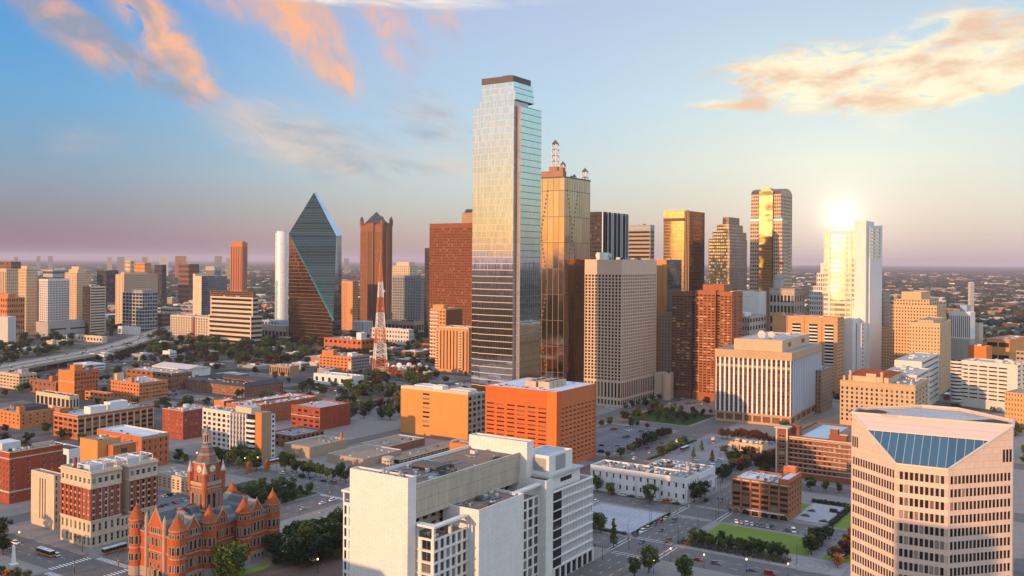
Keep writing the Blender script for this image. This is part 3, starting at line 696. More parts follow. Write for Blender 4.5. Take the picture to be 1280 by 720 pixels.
# white vertical striped block
ws = wmat('striped_tan', (.50,.33,.20)); b = B('office_building', 'block with bright white vertical fins over dark red glass and a tan penthouse', 'office building', 895, 989, 1026, 441, 805, phi=31, wall=ws)
A_, B_ = b.wl, b.wr; zb = 9.5; zt_ = b.h-7
rg = glassmat('red_bronze_glass', True, (.055,.016,.008), (.30,.10,.035), .3, .08)
b.face((0, A_), (0,-1), (-1,0), A_, 0, zb, S(8, 1, .8, .55, glass=C['brown'], rec=1.2)); b.face((0,0), (1,0), (0,-1), B_, 0, zb, S(6, 1, .8, .55, glass=C['brown'], rec=1.2))
b.face((0.6, A_), (0,-1), (-1,0), A_, zb, zt_, S(34, 16, .86, .72, glass=rg, rec=.25, mat=C['brown'])); b.face((0,0.6), (1,0), (0,-1), B_, zb, zt_, S(18, 16, .8, .7, glass=DG, rec=.25, mat=C['grey']))
b.block(-.8, -.8, B_+.5, A_+.8, zt_, b.h, ws, ws, roof=RF['grey'], par=.3, cap=wmat('coping_grey', (.45,.45,.46)))
b.w.wall((B_,0), (B_,A_), 0, zt_, ws); b.w.wall((B_,A_), (0,A_), 0, zt_, ws)
ledge = b.part('ledge'); ledge.box(-.7, -.7, zb-.8, B_, -.02, zb, ws, bottom=True); ledge.box(-.7, -.02, zb-.8, -.02, A_, zb, ws, bottom=True)
bandm = b.newpart('ledge'); bandm.box(.05, .05, zt_-8.2, .58, A_, zt_-6.2, ws, bottom=True)
for k in range(17):
    y = k*A_/16.; m = b.newpart('fin'); m.box(-.65, max(0, y-.75), zb, .62, min(A_, y+.75), zt_, plain('fin_bright', (.82,.80,.78)))
for k in range(1, 19):
    x = k*B_/18.; m = b.newpart('fin'); m.box(x-.5, -.65, zb, x+.5, .62, zt_, plain('fin_bluewhite', (.74,.75,.77)))
pz = b.h+9.6; b.block(5, 9, B_-9, A_-15, b.h-.4, pz, wmat('penthouse_tan', (.58,.40,.26), .08), S(2, 1, .25, .4, glass=DG), mat=MATS['penthouse_tan'], roof=RF['pale'])
for x, y, s_ in ((14, 30, 3.6), (17, 22, 3.)):
    m = b.newpart('dish'); m.cyl(x, y, pz, pz+2, .4, .4, UN['grey'], 6)
    for k in range(12):
        a0, a1 = 2*math.pi*k/12, 2*math.pi*(k+1)/12
        m.poly([(x-1.2, y, pz+4), (x, y+s_*math.cos(a0), pz+4+s_*math.sin(a0)), (x, y+s_*math.cos(a1), pz+4+s_*math.sin(a1))], UN['pale'])
b.units(10, 14, z=pz-.9, x0=6, x1=B_-11, y0=10, y1=A_-17, big=4); b.done()
b = B('office_building', 'tan block with small windows tucked behind the white finned block', 'office building', 1000, 1027, 1041, 463, 880, wall=C['tanbrick'], phi=31)
b.main(S(6, 10, .3, .5, glass=DG), S(8, 10, .35, .5, mb=5, glass=DG)); b.units(5, 33); b.done()
# orange slab tower right
b = B('apartment_tower', 'wide orange slab with columns of white balconies behind the white finned block', 'apartment tower', 966, 1047, 1055, 397, 1000, wall=wmat('slab_peach', (.58,.31,.15), .1))
A_, B_ = b.wl, b.wr; wbal = plain('balcony_white', (.70,.64,.58))
b.main(S(1, 1, .001, .001), S(4, 22, .5, .5, glass=DG)); b.block(1, A_*.86, 12, A_*.95, b.h-1, b.h+3)
for y0, nx in ((.06, 2), (.30, 3), (.56, 3)):
    g_ = b.newpart('balcony_bay'); w_ = A_*.13
    g_.wall((-.06, A_*y0+w_), (-.06, A_*y0), 4, b.h-8, DG)
    for k in range(20):
        z = 4+k*(b.h-12)/20; g_.box(-1.3, A_*y0, z, -.07, A_*y0+w_, z+1.5, wbal, bottom=True)
for y in (.23, .5, .76):
    m = b.newpart('joint'); m.box(-.1, A_*y, 0, -.02, A_*y+.5, b.h-1, C['brown'])
b.units(6, 44); b.done()
b = B('office_building', 'blank white slab tower next to the orange balcony slab', 'office building', 1053, 1066, 1076, 399, 1035, wall=C['white'])
b.main(); b.done()
b = B('office_building', 'white slab edged by a column of small windows beside the blank slab', 'office building', 1071, 1077, 1084, 404, 1045, wall=wp_)
b.main(None, S(2, 14, .5, .4, mb=12, glass=DG)).done()
# stepped beige hotel at right
hb = wmat('hotel_peach', (.62,.40,.22), .08); b = B('hotel', 'broad stepped beige hotel with many small windows and a blank penthouse', 'hotel', 1112, 1171, 1183, 382, 1090, wall=hb)
A_, B_ = b.wl, b.wr; st2 = dict(glass=DG, rec=.5)
b.main(S(16, 22, .42, .45, mb=6, mt=2, **st2), S(5, 22, .3, .45, mb=6, mt=2, **st2)); zz = zt(371, 1090)
b.block(2, A_*.16, B_-2, A_*.92, b.h-1, zz, S(12, 2, .42, .5, **st2), S(4, 2, .4, .5, **st2)); b.block(4, A_*.34, B_-4, A_*.76, zz-1, zt(362, 1090), hb, hb, mat=wmat('penthouse_peach', (.72,.52,.34), .05))
b.block(0, A_, B_*.7, A_*1.18, 0, zt(408, 1090), S(3, 17, .42, .45, mb=6, **st2), hb); b.done()
b = B('hotel', 'lower orange beige wing standing in front of the stepped hotel', 'hotel', 1136, 1175, 1189, 404, 1005, wall=hb)
A_, B_ = b.wl, b.wr
b.main(S(10, 18, .32, .48, mb=6, mt=4, **st2), S(6, 18, .25, .4, mb=6, mt=4, **st2)); b.block(1, A_*.22, B_-4, A_*.72, b.h-1, zt(397, 1005), S(5, 2, .34, .45, **st2), hb); b.units(4, 13); b.done()
b = B('office_building', 'thin tan slab seen between the white tower and the stepped hotel', 'office building', 1098, 1104, 1113, 366, 1180, wall=C['tan'])
b.main(S(2, 20, .5, .5, glass=DG), S(6, 20, .3, .4, glass=DG)).done()
# white striped box, etc on the right
b = B('office_building', 'white block with dark vertical stripes on a grey base right of the hotel', 'office building', 1186, 1213, 1219, 390, 1180, wall=C['conc'], phi=50)
A_, B_ = b.wl, b.wr; zq = zt(420, 1180)
b.block(0, 0, B_, A_, 0, zq, S(4, 1, .03, .9, glass=C['grey']), None); b.block(0, 0, B_, A_, zq, b.h, S(11, 1, .45, .9, mt=4, glass=DG, rec=.6), None, mat=C['white']); b.block(8, A_*.3, 20, A_*.62, b.h-1, b.h+8, mat=C['blue'])
b.done()
b = B('office_building', 'narrow beige block right behind the white striped block', 'office building', 1212, 1224, 1229, 404, 1230, wall=C['cream'], phi=50); b.main(); b.units(3, 77); b.done()
wg = wmat('garage_white', (.66,.60,.53), .1); b = B('parking_garage', 'long white parking garage with dark open decks and a rounded stair corner', 'garage', 1199, 1272, 1290, 456, 892, phi=52, wall=wg)
A_, B_ = b.wl, b.wr
b.main(S(5, 9, .86, .36, mb=8, mt=3, mr=9, glass=DG, rec=1.5), S(3, 9, .8, .36, mb=8, glass=DG, rec=1.5), roof=RF['pale'])
m = b.part('stair_tower')
for k in range(12): m.cyl(3, A_+3, 4+k*(b.h-4)/12, 4+k*(b.h-4)/12+2, 7, 7, wg, 14); m.cyl(3, A_+3, 4+k*(b.h-4)/12+2, 4+(k+1)*(b.h-4)/12, 6.2, 6.2, DG, 14)
b.units(14, 66, big=6, mat=UN['pale']); b.done()
b = B('office_building', 'orange stone block cut by the right edge of the frame', 'office building', 1256, 1290, 1310, 493, 790, phi=48, wall=wmat('edge_orange', (.62,.34,.15), .08)); b.main(S(9, 7, .3, .5, mb=3, glass=DG), None); b.done()
b = B('office_building', 'brown flat block behind the garage at the right edge', 'office building', 1270, 1296, 1310, 440, 990, phi=50, wall=C['tan']); b.main(S(5, 9, .7, .4, glass=DG), None); b.done()
# chateau-roofed hotel
ch = wmat('hotel_cream', (.52,.36,.22), .12); b = B('hotel', 'cream stone hotel with a red tiled rooftop pavilion', 'hotel', 1050, 1144, 1160, 482, 775, wall=ch, near=True)
A_, B_ = b.wl, b.wr
b.main(S(15, 8, .42, .55, mb=6, mt=4.5, rec=.4, kind='pair'), S(4, 8, .35, .5, mb=6, mt=4.5, rec=.4), roof=RF['grey'], par=1.4)
b.band(b.h-3.8, .7, .6, ch); b.band(b.h-.3, .6, .7, ch)
red = roofmat('tile_red', (.33,.075,.03), .2); y0, y1 = A_*.36, A_*.90; z0, z1, z2 = b.h-1.4, b.h+4.5, b.h+8.2
pv = b.part('pavilion'); pv.box(4, y0, z0, B_-4, y1, z1, wmat('pavilion_cream', (.60,.45,.30), .08)); pv.box(3.4, y0+(y1-y0)*.30, z0, 4.05, y0+(y1-y0)*.55, z1+2.4, MATS['pavilion_cream'])
m = b.part('tiled_roof'); e = 1.; xa, xb, ya, yb = 4-e, B_-4+e, y0-e, y1+e; xm = (xa+xb)/2
m.poly([(xa, yb, z1), (xa, ya, z1), (xm, ya+6, z2), (xm, yb-6, z2)], red); m.poly([(xb, ya, z1), (xb, yb, z1), (xm, yb-6, z2), (xm, ya+6, z2)], red)
m.poly([(xa, ya, z1), (xb, ya, z1), (xm, ya+6, z2)], red); m.poly([(xb, yb, z1), (xa, yb, z1), (xm, yb-6, z2)], red)
for y in (y0+4, y1-3, A_-4):
    m = b.newpart('chimney'); m.box(1.5, y, b.h-1.4, 3.5, y+2, b.h+9-(y > y1)*5, ch)
b.units(8, 10, y0=2, y1=y0-2, big=4, mat=UN['pale']); b.done()
for xl, xn, xr, yt, d, lab in ((1118, 1152, 1174, 452, 890, 'white banded garage standing behind the tiled-roof hotel, nearest the orange wing'), (1100, 1146, 1162, 469, 830, 'lower white banded garage just behind the tiled-roof hotel')):
    b = B('parking_garage', lab, 'garage', xl, xn, xr, yt, d, wall=wg); b.main(None, S(1, 8, .9, .4, mb=4, glass=DG, rec=1.5), roof=RF['pale']); b.units(8, xn, big=5, mat=UN['pale']); b.done()
# ================================================================== nearer buildings
BR = dict(
 red=wmat('brick_red', (.32,.068,.032), .32, .22, streak=.3), rust=wmat('brick_rust', (.46,.14,.048), .3, .22, streak=.28), orange=wmat('brick_orange', (.54,.20,.07), .28, .22, streak=.26),
 brown=wmat('brick_brown', (.28,.115,.06), .3, .22, streak=.25), court=wmat('sandstone_red', (.43,.10,.032), .34, .45, streak=.3), stone=wmat('stone_grey', (.36,.29,.24), .2, .3),
 lime=wmat('limestone', (.58,.46,.33), .2, .2, streak=.24), hot=wmat('stucco_orange', (.60,.20,.05), .08), tanc=wmat('stucco_tan', (.40,.30,.21), .14, .2))
pan = wmat('white_block', (.74,.69,.64), .08, .1, joints=(3.2,1.1), streak=.13)
GBl = (.30,.27,.24)

# ---------------------------------------------------------------- white county block, front centre
b = B('office_building', 'big white foreground block with a blank slab front and deep roof terraces', 'office building', 438, 510, 521, 598, 350, wall=pan, near=True, frame=FR['tan'], roof=RF['brown'])
tanp = wmat('precast_tan', (.45,.38,.29), .12, .12, joints=(3.4,4.6), streak=.3); zA = b.h
fl = S(1, 1)
b.block(0, 0, 4.9, 29.7, 0, zA, pan, pan, par=1.2)
b.block(4.9, .8, 79, 29, 44, 57.2, tanp, tanp, mat=tanp, par=1.3, cap=plain('coping_white', (.70,.69,.68)))     # roof mass
b.block(4.9, 6, 79, 28, 0, 44, None, S(14, 9, .6, .6, mb=2, glass=DG, rec=.6), mat=tanp, par=0)
m = b.part('soffit'); m.poly([(4.9,.8,43.98), (79,.8,43.98), (79,6,43.98), (4.9,6,43.98)][::-1], tanp)
wb = dict(rec=.5, kind='pair')
b.block(5.2, -8.4, 26.8, 6, 0, 37.6, S(2, 8, .62, .82, mb=2, mt=.4, **wb), S(6, 8, .62, .82, mb=2, mt=.4, **wb), par=.9)
m = b.part('terrace_frame')
for (x, y) in ((5.2, -8.4), (15.6, -8.4), (26, -8.4), (5.2, -.6)): m.box(x, y, 37.6, x+1, y+1, 41.7, pan)
m.box(4.7, -8.9, 41.7, 8, .79, 42.5, pan, bottom=True); m.box(8, -8.9, 41.7, 29, -6.4, 42.5, pan, bottom=True)
for j in range(8):
    z = 2+j*4.4; m = b.newpart('ledge'); m.box(4.75, -8.85, z-.25, 26.7, -8.41, z+.3, pan, bottom=True); m.box(4.75, -8.41, z-.25, 5.19, 0, z+.3, pan, bottom=True)
b.block(26.8, -13.9, 59.4, 4, 0, 44.9, pan, pan, par=1.1)
b.block(59.4, -10, 78, 3, 0, 40, None, S(4, 9, .72, .86, mb=1, mt=.4, rec=.5, kind='pair', fmat=FR['tan']), par=.9)
m = b.part('pergola'); m.box(57, -11, 44.0, 80, -8.2, 44.8, pan, bottom=True); m.box(59.6, -10.6, 39.5, 60.6, -9.6, 44, pan)
b.block(78, -13.6, 84, 8, 0, 46.5, pan, pan)
b.block(84, -13.4, 121, 10, 0, 40.5, None, S(20, 8, .66, .74, mb=6, mt=.5, ml=8.2, mr=.3, rec=.6, kind='one', fmat=FR['dark']), mat=wmat('white_concrete', (.72,.70,.67), .08), par=.8)
g_ = b.part('balcony_bay'); g_.wall((84.3, -13.46), (91.8, -13.46), 6, 40, DG)
for j in range(9):
    z = 6+j*4.25; m = b.newpart('ledge'); m.box(84.1, -14.0, z-.18, 121, -13.47, z+.18, pan, bottom=True)
for k in range(8):
    m = b.newpart('column'); x = 84.5+k*5.1; m.box(x, -14, 0, x+1, -13.48, 5.7, pan)
g_ = b.part('arcade'); g_.wall((85.5, -13.45), (120.5, -13.45), .1, 5.2, DG)
b.block(78.6, -3, 84.2, 29, 44, zt(552, 415), pan, pan, par=1.1)
pzt = zt(570, 414)
b.block(84.2, -11.2, 105, 4, 46, pzt, pan, pan, roof=roofmat('roof_bluegrey', (.42,.45,.48), .2), par=.8)
m = b.part('louvre'); m.box(84.05, -9.6, 48.8, 84.19, -2.8, 54.5, UN['grey']); m = b.newpart('louvre'); m.box(90, -11.36, 48.5, 98.5, -11.22, 55, UN['grey'])
m = b.part('roof_slab'); m.box(82, -13, 46.2, 113, -2, 47, plain('slab_grey', (.42,.42,.43)), bottom=True)
m = b.newpart('roof_slab'); m.box(85.5, -11.4, 40, 112, -2, 46.19, pan); m = b.part('roof_window'); m.box(94, -11.55, 42.6, 104, -11.41, 44.4, DG)
b.units(12, 5, z=55.9, x0=9, x1=74, y0=3, y1=26, big=3.2)
m = b.newpart('roof_unit'); m.box(30, 9, 55.9, 37, 23, 58.4, UN['dark']); m.box(29, 6, 55.9, 31, 8, 57.2, UN['dark'])
b.units(8, 6, z=43.8, x0=29, x1=57, y0=-12, y1=2, big=3); b.units(6, 7, z=36.7, x0=8, x1=24, y0=-6, y1=4, big=2.4); b.units(6, 8, z=zA-1.2, x0=.8, x1=4.2, y0=3, y1=28, big=1.6)
for x, y in ((2.5, 6), (2.2, 14)):
    m = b.newpart('chimney'); m.cyl(x, y, zA-1.2, zA+1.6, .7, .7, UN['grey'], 8)
pr_ = random.Random(8)
for k in range(12):
    m = b.newpart('roof_pipe'); x, y = pr_.uniform(8, 66), pr_.uniform(4, 24); l_ = pr_.uniform(4, 12); dxy = (l_, 0) if pr_.random() < .5 else (0, min(l_, 26-y)); m.bar((x, y, 56.2), (x+dxy[0], y+dxy[1], 56.2), .32, UN['grey'])
for k in range(9):
    m = b.newpart('roof_patch'); x, y = pr_.uniform(8, 66), pr_.uniform(3, 20); m.box(x, y, 55.905, x+pr_.uniform(3, 9), y+pr_.uniform(2, 6), 55.93+k*.003, pr_.choice((RF['tan'], RF['dark'], RF['brown'], RF['grey'])))
for k, j in ((.3,.22), (.62,.5), (.5,.8)): m = b.newpart('skylight'); m.box(28+k*28, -12.5+j*9, 43.8, 28+k*28+6, -12.5+j*9+3.4, 44.4, plain('skylight_glass', (.10,.14,.18), .1))
# side strip beyond the left edge of the slab: framed window column
b.block(1.5, 29.7, 8, 34.6, 0, 46.4, S(2, 10, .5, .75, mb=1, mt=.8, rec=.4, kind='one'), None, mat=wmat('white_concrete', (.72,.70,.67), .08), par=.6)
m = b.newpart('terrace_frame'); m.box(1.2, 29.8, 50.4, 9, 35.4, 51.2, pan, bottom=True); m.box(1.5, 34, 46.4, 2.3, 34.8, 50.4, pan); m.box(8, 29.8, 46.4, 8.7, 34.8, 50.4, pan)
b.done()

# ---------------------------------------------------------------- red sandstone courthouse
def stone_window(w, h, arch, sm):
    key = ('st', w, h, arch, sm.name)
    if key in WM: return WM[key]
    m = MB(); e = .26; n = 8
    def outline(w, h):
        if not arch: return [(-w/2,0), (w/2,0), (w/2,h), (-w/2,h)]
        r = w/2; return [(-r,0), (r,0)]+[(r*math.cos(math.pi*i/n), h-r+r*math.sin(math.pi*i/n)) for i in range(n+1)]
    I = outline(w, h); O = [(x*(1+2*e/w), z*(1+(e*1.3)/h)-(e*.5)) for x, z in I]
    m.poly([(x, -.03, z) for x, z in I], GLASS_O)
    k = len(I)
    for i in range(k):
        j = (i+1) % k
        m.poly([(I[i][0],-.22,I[i][1]), (O[i][0],-.22,O[i][1]), (O[j][0],-.22,O[j][1]), (I[j][0],-.22,I[j][1])], sm)
        m.poly([(O[i][0],-.22,O[i][1]), (O[i][0],.02,O[i][1]), (O[j][0],.02,O[j][1]), (O[j][0],-.22,O[j][1])], sm)
        m.poly([(I[i][0],-.02,I[i][1]), (I[i][0],-.22,I[i][1]), (I[j][0],-.22,I[j][1]), (I[j][0],-.02,I[j][1])], sm)
    m.box(-.06, -.1, .02, .06, -.032, h*.97, FR['brown']); m.box(-w/2, -.1, h*.55, w/2, -.033, h*.55+.12, FR['brown'], bottom=True)
    WM[key] = m.mesh('window'); return WM[key]
co = BR['court']; cst = wmat('court_stone', (.44,.30,.22), .2, .4); tile = roofmat('cone_tile', (.36,.10,.038), .3)
sl1 = plain('slate_blue', (.075,.105,.125), .6); sl2 = plain('slate_pale', (.22,.19,.18), .7)
b = B('courthouse', 'red sandstone courthouse with conical turrets and a tall clock tower', 'courthouse', 171, 222, 340.5, 668, 405, wall=co)
LX, LY = 54., 29.4; ze = 20.5
b.w.box(0, 0, 4, 19, LY, ze, co); b.w.box(19, 4.5, 4, 35.5, LY, ze, co); b.w.box(35.5, 0, 4, LX, LY, ze, co)
m = b.part('plinth'); m.box(-.4, -.4, 0, 19.2, LY+.4, 4, BR['stone']); m.box(19.2, 4.1, 0, 35.3, LY, 4, BR['stone']); m.box(35.3, -.4, 0, LX+.4, LY+.4, 4, BR['stone'])
def win(u, z, w, h, fc, arch=True, off=0.):
    me = stone_window(w, h, arch, cst)
    if fc == 'R': link('window', me, b.root, (u, off-.02, z), 0)
    else: link('window', me, b.root, (off-.02, u, z), R(-90))
for z0 in (4.0, 12.4, ze-.5):
    m = b.newpart('string_course'); m.box(-.3, -.3, z0, 19.1, -.002, z0+.45, cst, bottom=True); m.box(-.3, -.002, z0, -.002, LY, z0+.45, cst, bottom=True); m.box(35.4, -.3, z0, LX, -.002, z0+.45, cst, bottom=True); m.box(19.1, 4.2, z0, 35.4, 4.498, z0+.45, cst, bottom=True)
for u in (4.6, 6.9, 9.2, 11.5, 40.6, 42.9, 45.2, 47.5):
    win(u, 14, 1.35, 4.2, 'R'); win(u, 6.6, 1.3, 3.8, 'R'); win(u, 1.2, 1.1, 1.8, 'R', False, -.4)
for k in range(5): win(22+k*2.8, 14.2, 1.4, 3.2, 'R', False, 4.5); win(22+k*2.8, 7.0, 2.2, 4., 'R', True, 4.5)
for k in range(5):
    u = 9.6+k*2.5; win(u, 15, 1.2, 3.6, 'L'); win(u, 8.6, 1.2, 3.0, 'L', False)
for k in range(3): win(11.2+k*3.5, .1, 2.2, 4.6, 'L', True, -.4)
for k in range(4): win(10.3+k*2.8, 5.3, 1., 1.9, 'L', False)
def banded(mb, a0, a1, t0, t1, n=8):
    """roof plane in slate courses of two colours, eave a0-a1 to ridge t0-t1"""
    a0, a1, t0, t1 = map(Vector, (a0, a1, t0, t1))
    for i in range(n):
        k0, k1 = i/n, (i+1)/n
        p = [a0.lerp(t0, k0), a1.lerp(t1, k0), a1.lerp(t1, k1), a0.lerp(t0, k1)]
        if (p[2]-p[3]).length < .01: p = p[:3]
        mb.poly(p, sl1 if i % 3 != 1 else sl2)
rf = b.part('slate_roof'); zr = 31.; yr = LY/2; za_ = ze-.2
def hip(x0, x1, y0, y1, z0, z1, ins=8.):
    ym = (y0+y1)/2
    banded(rf, (x0,y0,z0), (x1,y0,z0), (x0+ins,ym,z1), (x1-ins,ym,z1)); banded(rf, (x1,y1,z0), (x0,y1,z0), (x1-ins,ym,z1), (x0+ins,ym,z1))
    banded(rf, (x0,y1,z0), (x0,y0,z0), (x0+ins,ym,z1), (x0+ins,ym,z1)); banded(rf, (x1,y0,z0), (x1,y1,z0), (x1-ins,ym,z1), (x1-ins,ym,z1))
def hipy(x0, x1, y0, y1, z0, z1, ins=8.):
    xm = (x0+x1)/2
    banded(rf, (x0,y1,z0), (x0,y0,z0), (xm,y1-ins,z1), (xm,y0+ins,z1)); banded(rf, (x1,y0,z0), (x1,y1,z0), (xm,y0+ins,z1), (xm,y1-ins,z1))
    banded(rf, (x0,y0,z0), (x1,y0,z0), (xm,y0+ins,z1), (xm,y0+ins,z1)); banded(rf, (x1,y1,z0), (x0,y1,z0), (xm,y1-ins,z1), (xm,y1-ins,z1))
hipy(-.4, 19.3, -.4, LY+.4, ze, 29.5); hipy(35.2, LX+.4, -.4, LY+.4, ze, 29.5); hip(17, 38, 4.1, LY, ze, 28.8, 0)
rid = b.part('ridge'); rid.bar((9.4, 8, 29.5), (9.4, LY-8, 29.5), .55, tile); rid.bar((44.8, 8, 29.5), (44.8, LY-8, 29.5), .55, tile); rid.bar((17, 16.8, 28.9), (38, 16.8, 28.9), .55, tile)
def gable(u0, u1, z0, zt_, fc, off, depth, nwin):
    """wall gable with its own little slate roof running back"""
    m = b.newpart('gable'); um = (u0+u1)/2
    P = (lambda u, d, z: (u, off+d, z)) if fc == 'R' else (lambda u, d, z: (off+d, u, z))
    f_ = [P(u0,0,z0), P(u1,0,z0), P(u1,0,z0+3), P(um,0,zt_), P(u0,0,z0+3)]; m.poly(f_, co)
    for i in (0, 1):
        u = (u0, u1)[i]; e = (-.4, .4)[i]
        m.poly([P(u,0,z0), P(u,depth,z0), P(u,depth,z0+3), P(u,0,z0+3)], co)
        mm = MB(); banded(rf, P(u+e,.35,z0+2.7), P(u+e,depth,z0+2.7), P(um,.35,zt_-.1), P(um,depth,zt_-.1), 5)
        m.bar(P(u+e*.2,.1,z0+3), P(um,.1,zt_+.2), .5, cst)
    m.cyl(*P(um,.1,0)[:2], zt_, zt_+1.6, .3, 0, cst, 6)
    for k in range(nwin): win(um+(k-(nwin-1)/2)*1.45, z0+.7, 1.0, 2.4, fc, True, off)
gable(4.8, 11.6, ze-.4, 28.6, 'R', -.15, 7, 3); gable(40.8, 47.6, ze-.4, 28.6, 'R', -.15, 7, 3); gable(25, 30.5, ze-.4, 27, 'R', 4.3, 6, 2); gable(9.6, 20.4, ze-.4, 31.5, 'L', -.2, 9, 5)
for u in (8.6, 21.4):
    m = b.newpart('buttress'); m.cyl(-.3, u, 0, 26.5, .9, .9, cst, 8); m.cyl(-.3, u, 26.5, 29.5, .95, 0, cst, 8)
for (x, y, r_, zt_) in ((0, LY, 3.1, 25.2), (0, 0, 3.5, 25), (16.5, -.2, 3.4, 25), (36.3, -.2, 3.4, 25), (LX, 0, 3.4, 25), (LX, LY, 3.1, 25)):
    m = b.newpart('turret'); m.cyl(x, y, 0, 4.2, r_+.25, r_+.2, BR['stone'], 16); m.cyl(x, y, 4.2, zt_, r_, r_, co, 16); m.cyl(x, y, 12.3, 12.8, r_+.2, r_+.2, cst, 16); m.cyl(x, y, zt_-.5, zt_, r_+.35, r_+.45, cst, 16)
    m = b.newpart('cone_roof'); m.cyl(x, y, zt_, zt_+6.5, r_+.4, 0, tile, 16); m.cyl(x, y, zt_+6.1, zt_+7.7, .22, 0, cst, 6)
    for a in (-155, -122, -90, -58, -25, 155, 180):
        if y == 0 or a not in (-25, -58) or x > 50:
            for z, h_, w_ in ((21.4, 1.7, .85), (14.2, 3.6, 1.15), (6.8, 3.2, 1.1)):
                k = R(a); px_, py_ = x+r_*math.cos(k)*.995, y+r_*math.sin(k)*.995
                if (px_ > .2 and py_ > .2 and px_ < LX) : continue
                link('window', stone_window(w_, h_, z < 20, cst), b.root, (px_, py_, z), k+R(90))
# clock tower
tx, ty, hs = 27., 15., 5.2
m = b.part('tower_shaft'); m.box(tx-hs, ty-hs, 18, tx+hs, ty+hs, 37.6, co)
for z in (26, 36.2, 37.6): m.box(tx-hs-.45, ty-hs-.45, z, tx+hs+.45, ty+hs+.45, z+.6, cst, bottom=True)
for k in range(9):
    for q in (0, 1):
        u = -4.4+k*1.1
        if q: m.box(tx+u-.25, ty-hs-.4, 34.6, tx+u+.25, ty-hs-.01, 36, cst)
        else: m.box(tx-hs-.4, ty+u-.25, 34.6, tx-hs-.01, ty+u+.25, 36, cst)
for k in (-1, 0, 1):
    link('window', stone_window(1.9, 7., True, cst), b.root, (tx+k*2.9, ty-hs-.02, 27), 0); link('window', stone_window(1.9, 7., True, cst), b.root, (tx-hs-.02, ty+k*2.9, 27), R(-90))
h2 = 4.2; m = b.part('belfry'); m.box(tx-h2, ty-h2, 38.2, tx+h2, ty+h2, 48.2, co); m.box(tx-h2-.3, ty-h2-.3, 47.4, tx+h2+.3, ty+h2+.3, 48.3, cst, bottom=True)
for k in (-1, 1):
    link('window', stone_window(1.1, 3.4, True, cst), b.root, (tx+k*1.1, ty-h2-.02, 39), 0); link('window', stone_window(1.1, 3.4, True, cst), b.root, (tx-h2-.02, ty+k*1.1, 39), R(-90))
face_ = plain('clock_white', (.78,.72,.60), .4); blk = plain('clock_black', (.03,.03,.03))
for q in (0, 1):
    m = b.newpart('clock'); ce = 45.0; rr = 1.55
    P = (lambda a, r_, o: (tx+r_*math.sin(a), ty-h2-o, ce+r_*math.cos(a))) if q == 0 else (lambda a, r_, o: (tx-h2-o, ty-r_*math.sin(a), ce+r_*math.cos(a)))
    m.poly([P(-2*math.pi*i/20, rr+.3, .08) for i in range(20)], cst); m.poly([P(-2*math.pi*i/20, rr, .12) for i in range(20)], face_)
    for i in range(12):
        a = math.pi*i/6; m.bar(P(a, rr*.78, .15), P(a, rr*.94, .15), .13, blk)
    hand = MB(); hand.bar(P(R(205), .1, .2), P(R(205), .85, .2), .2, blk); hand.bar(P(R(130), .1, .22), P(R(130), 1.25, .22), .14, blk)
    ob = m.obj('clock', b.root); b.parts['clock'].pop(); hand.obj('hand', ob)
for sx in (-1, 1):
    for sy in (-1, 1):
        x, y = tx+sx*hs, ty+sy*hs; m = b.newpart('pinnacle'); m.cyl(x, y, 35, 43.5, 1.15, 1.15, co, 8); m.cyl(x, y, 43.3, 43.9, 1.35, 1.35, cst, 8); m.cyl(x, y, 43.9, 49, 1.2, 0, wmat('pinnacle_pale', (.55,.45,.40)), 8)
rail = b.part('balustrade'); rail.box(tx-hs-.5, ty-hs-.5, 38.2, tx+hs+.5, ty-hs-.2, 39.3, cst); rail.box(tx-hs-.5, ty-hs-.2, 38.2, tx-hs-.2, ty+hs+.5, 39.3, cst)
m = b.part('spire_roof'); N = 8; lv = [(48.2, 5.4), (50, 4.6), (51.2, 4.05), (52.3, 3.55), (53.4, 3.05), (54.6, 2.5), (55.6, 2.1), (56.6, 1.8)]
for (z0, r0_), (z1, r1_), mm in zip(lv, lv[1:], (sl1, tile, sl2, sl1, tile, sl2, sl1)):
    A = [(math.cos(R(45*i+22.5)), math.sin(R(45*i+22.5))) for i in range(8)]
    for i in range(8):
        a, c = A[i], A[(i+1) % 8]; m.poly([(tx+a[0]*r0_, ty+a[1]*r0_, z0), (tx+c[0]*r0_, ty+c[1]*r0_, z0), (tx+c[0]*r1_, ty+c[1]*r1_, z1), (tx+a[0]*r1_, ty+a[1]*r1_, z1)], mm)
m = b.part('lantern'); m.cyl(tx, ty, 56.6, 57.2, 2, 2, cst, 8)
for i in range(8): m.cyl(tx+1.4*math.cos(R(45*i)), ty+1.4*math.sin(R(45*i)), 57.2, 60.4, .24, .24, cst, 6)
m.cyl(tx, ty, 57.2, 60.4, .75, .75, blk, 8); m.cyl(tx, ty, 60.4, 61, 1.9, 1.9, cst, 8); m.cyl(tx, ty, 61, 65.2, 1.6, .1, sl2, 8)
b.w.obj('wall', b.root); 
for k, l in b.parts.items():
    for q in l: q.obj(k, b.root)

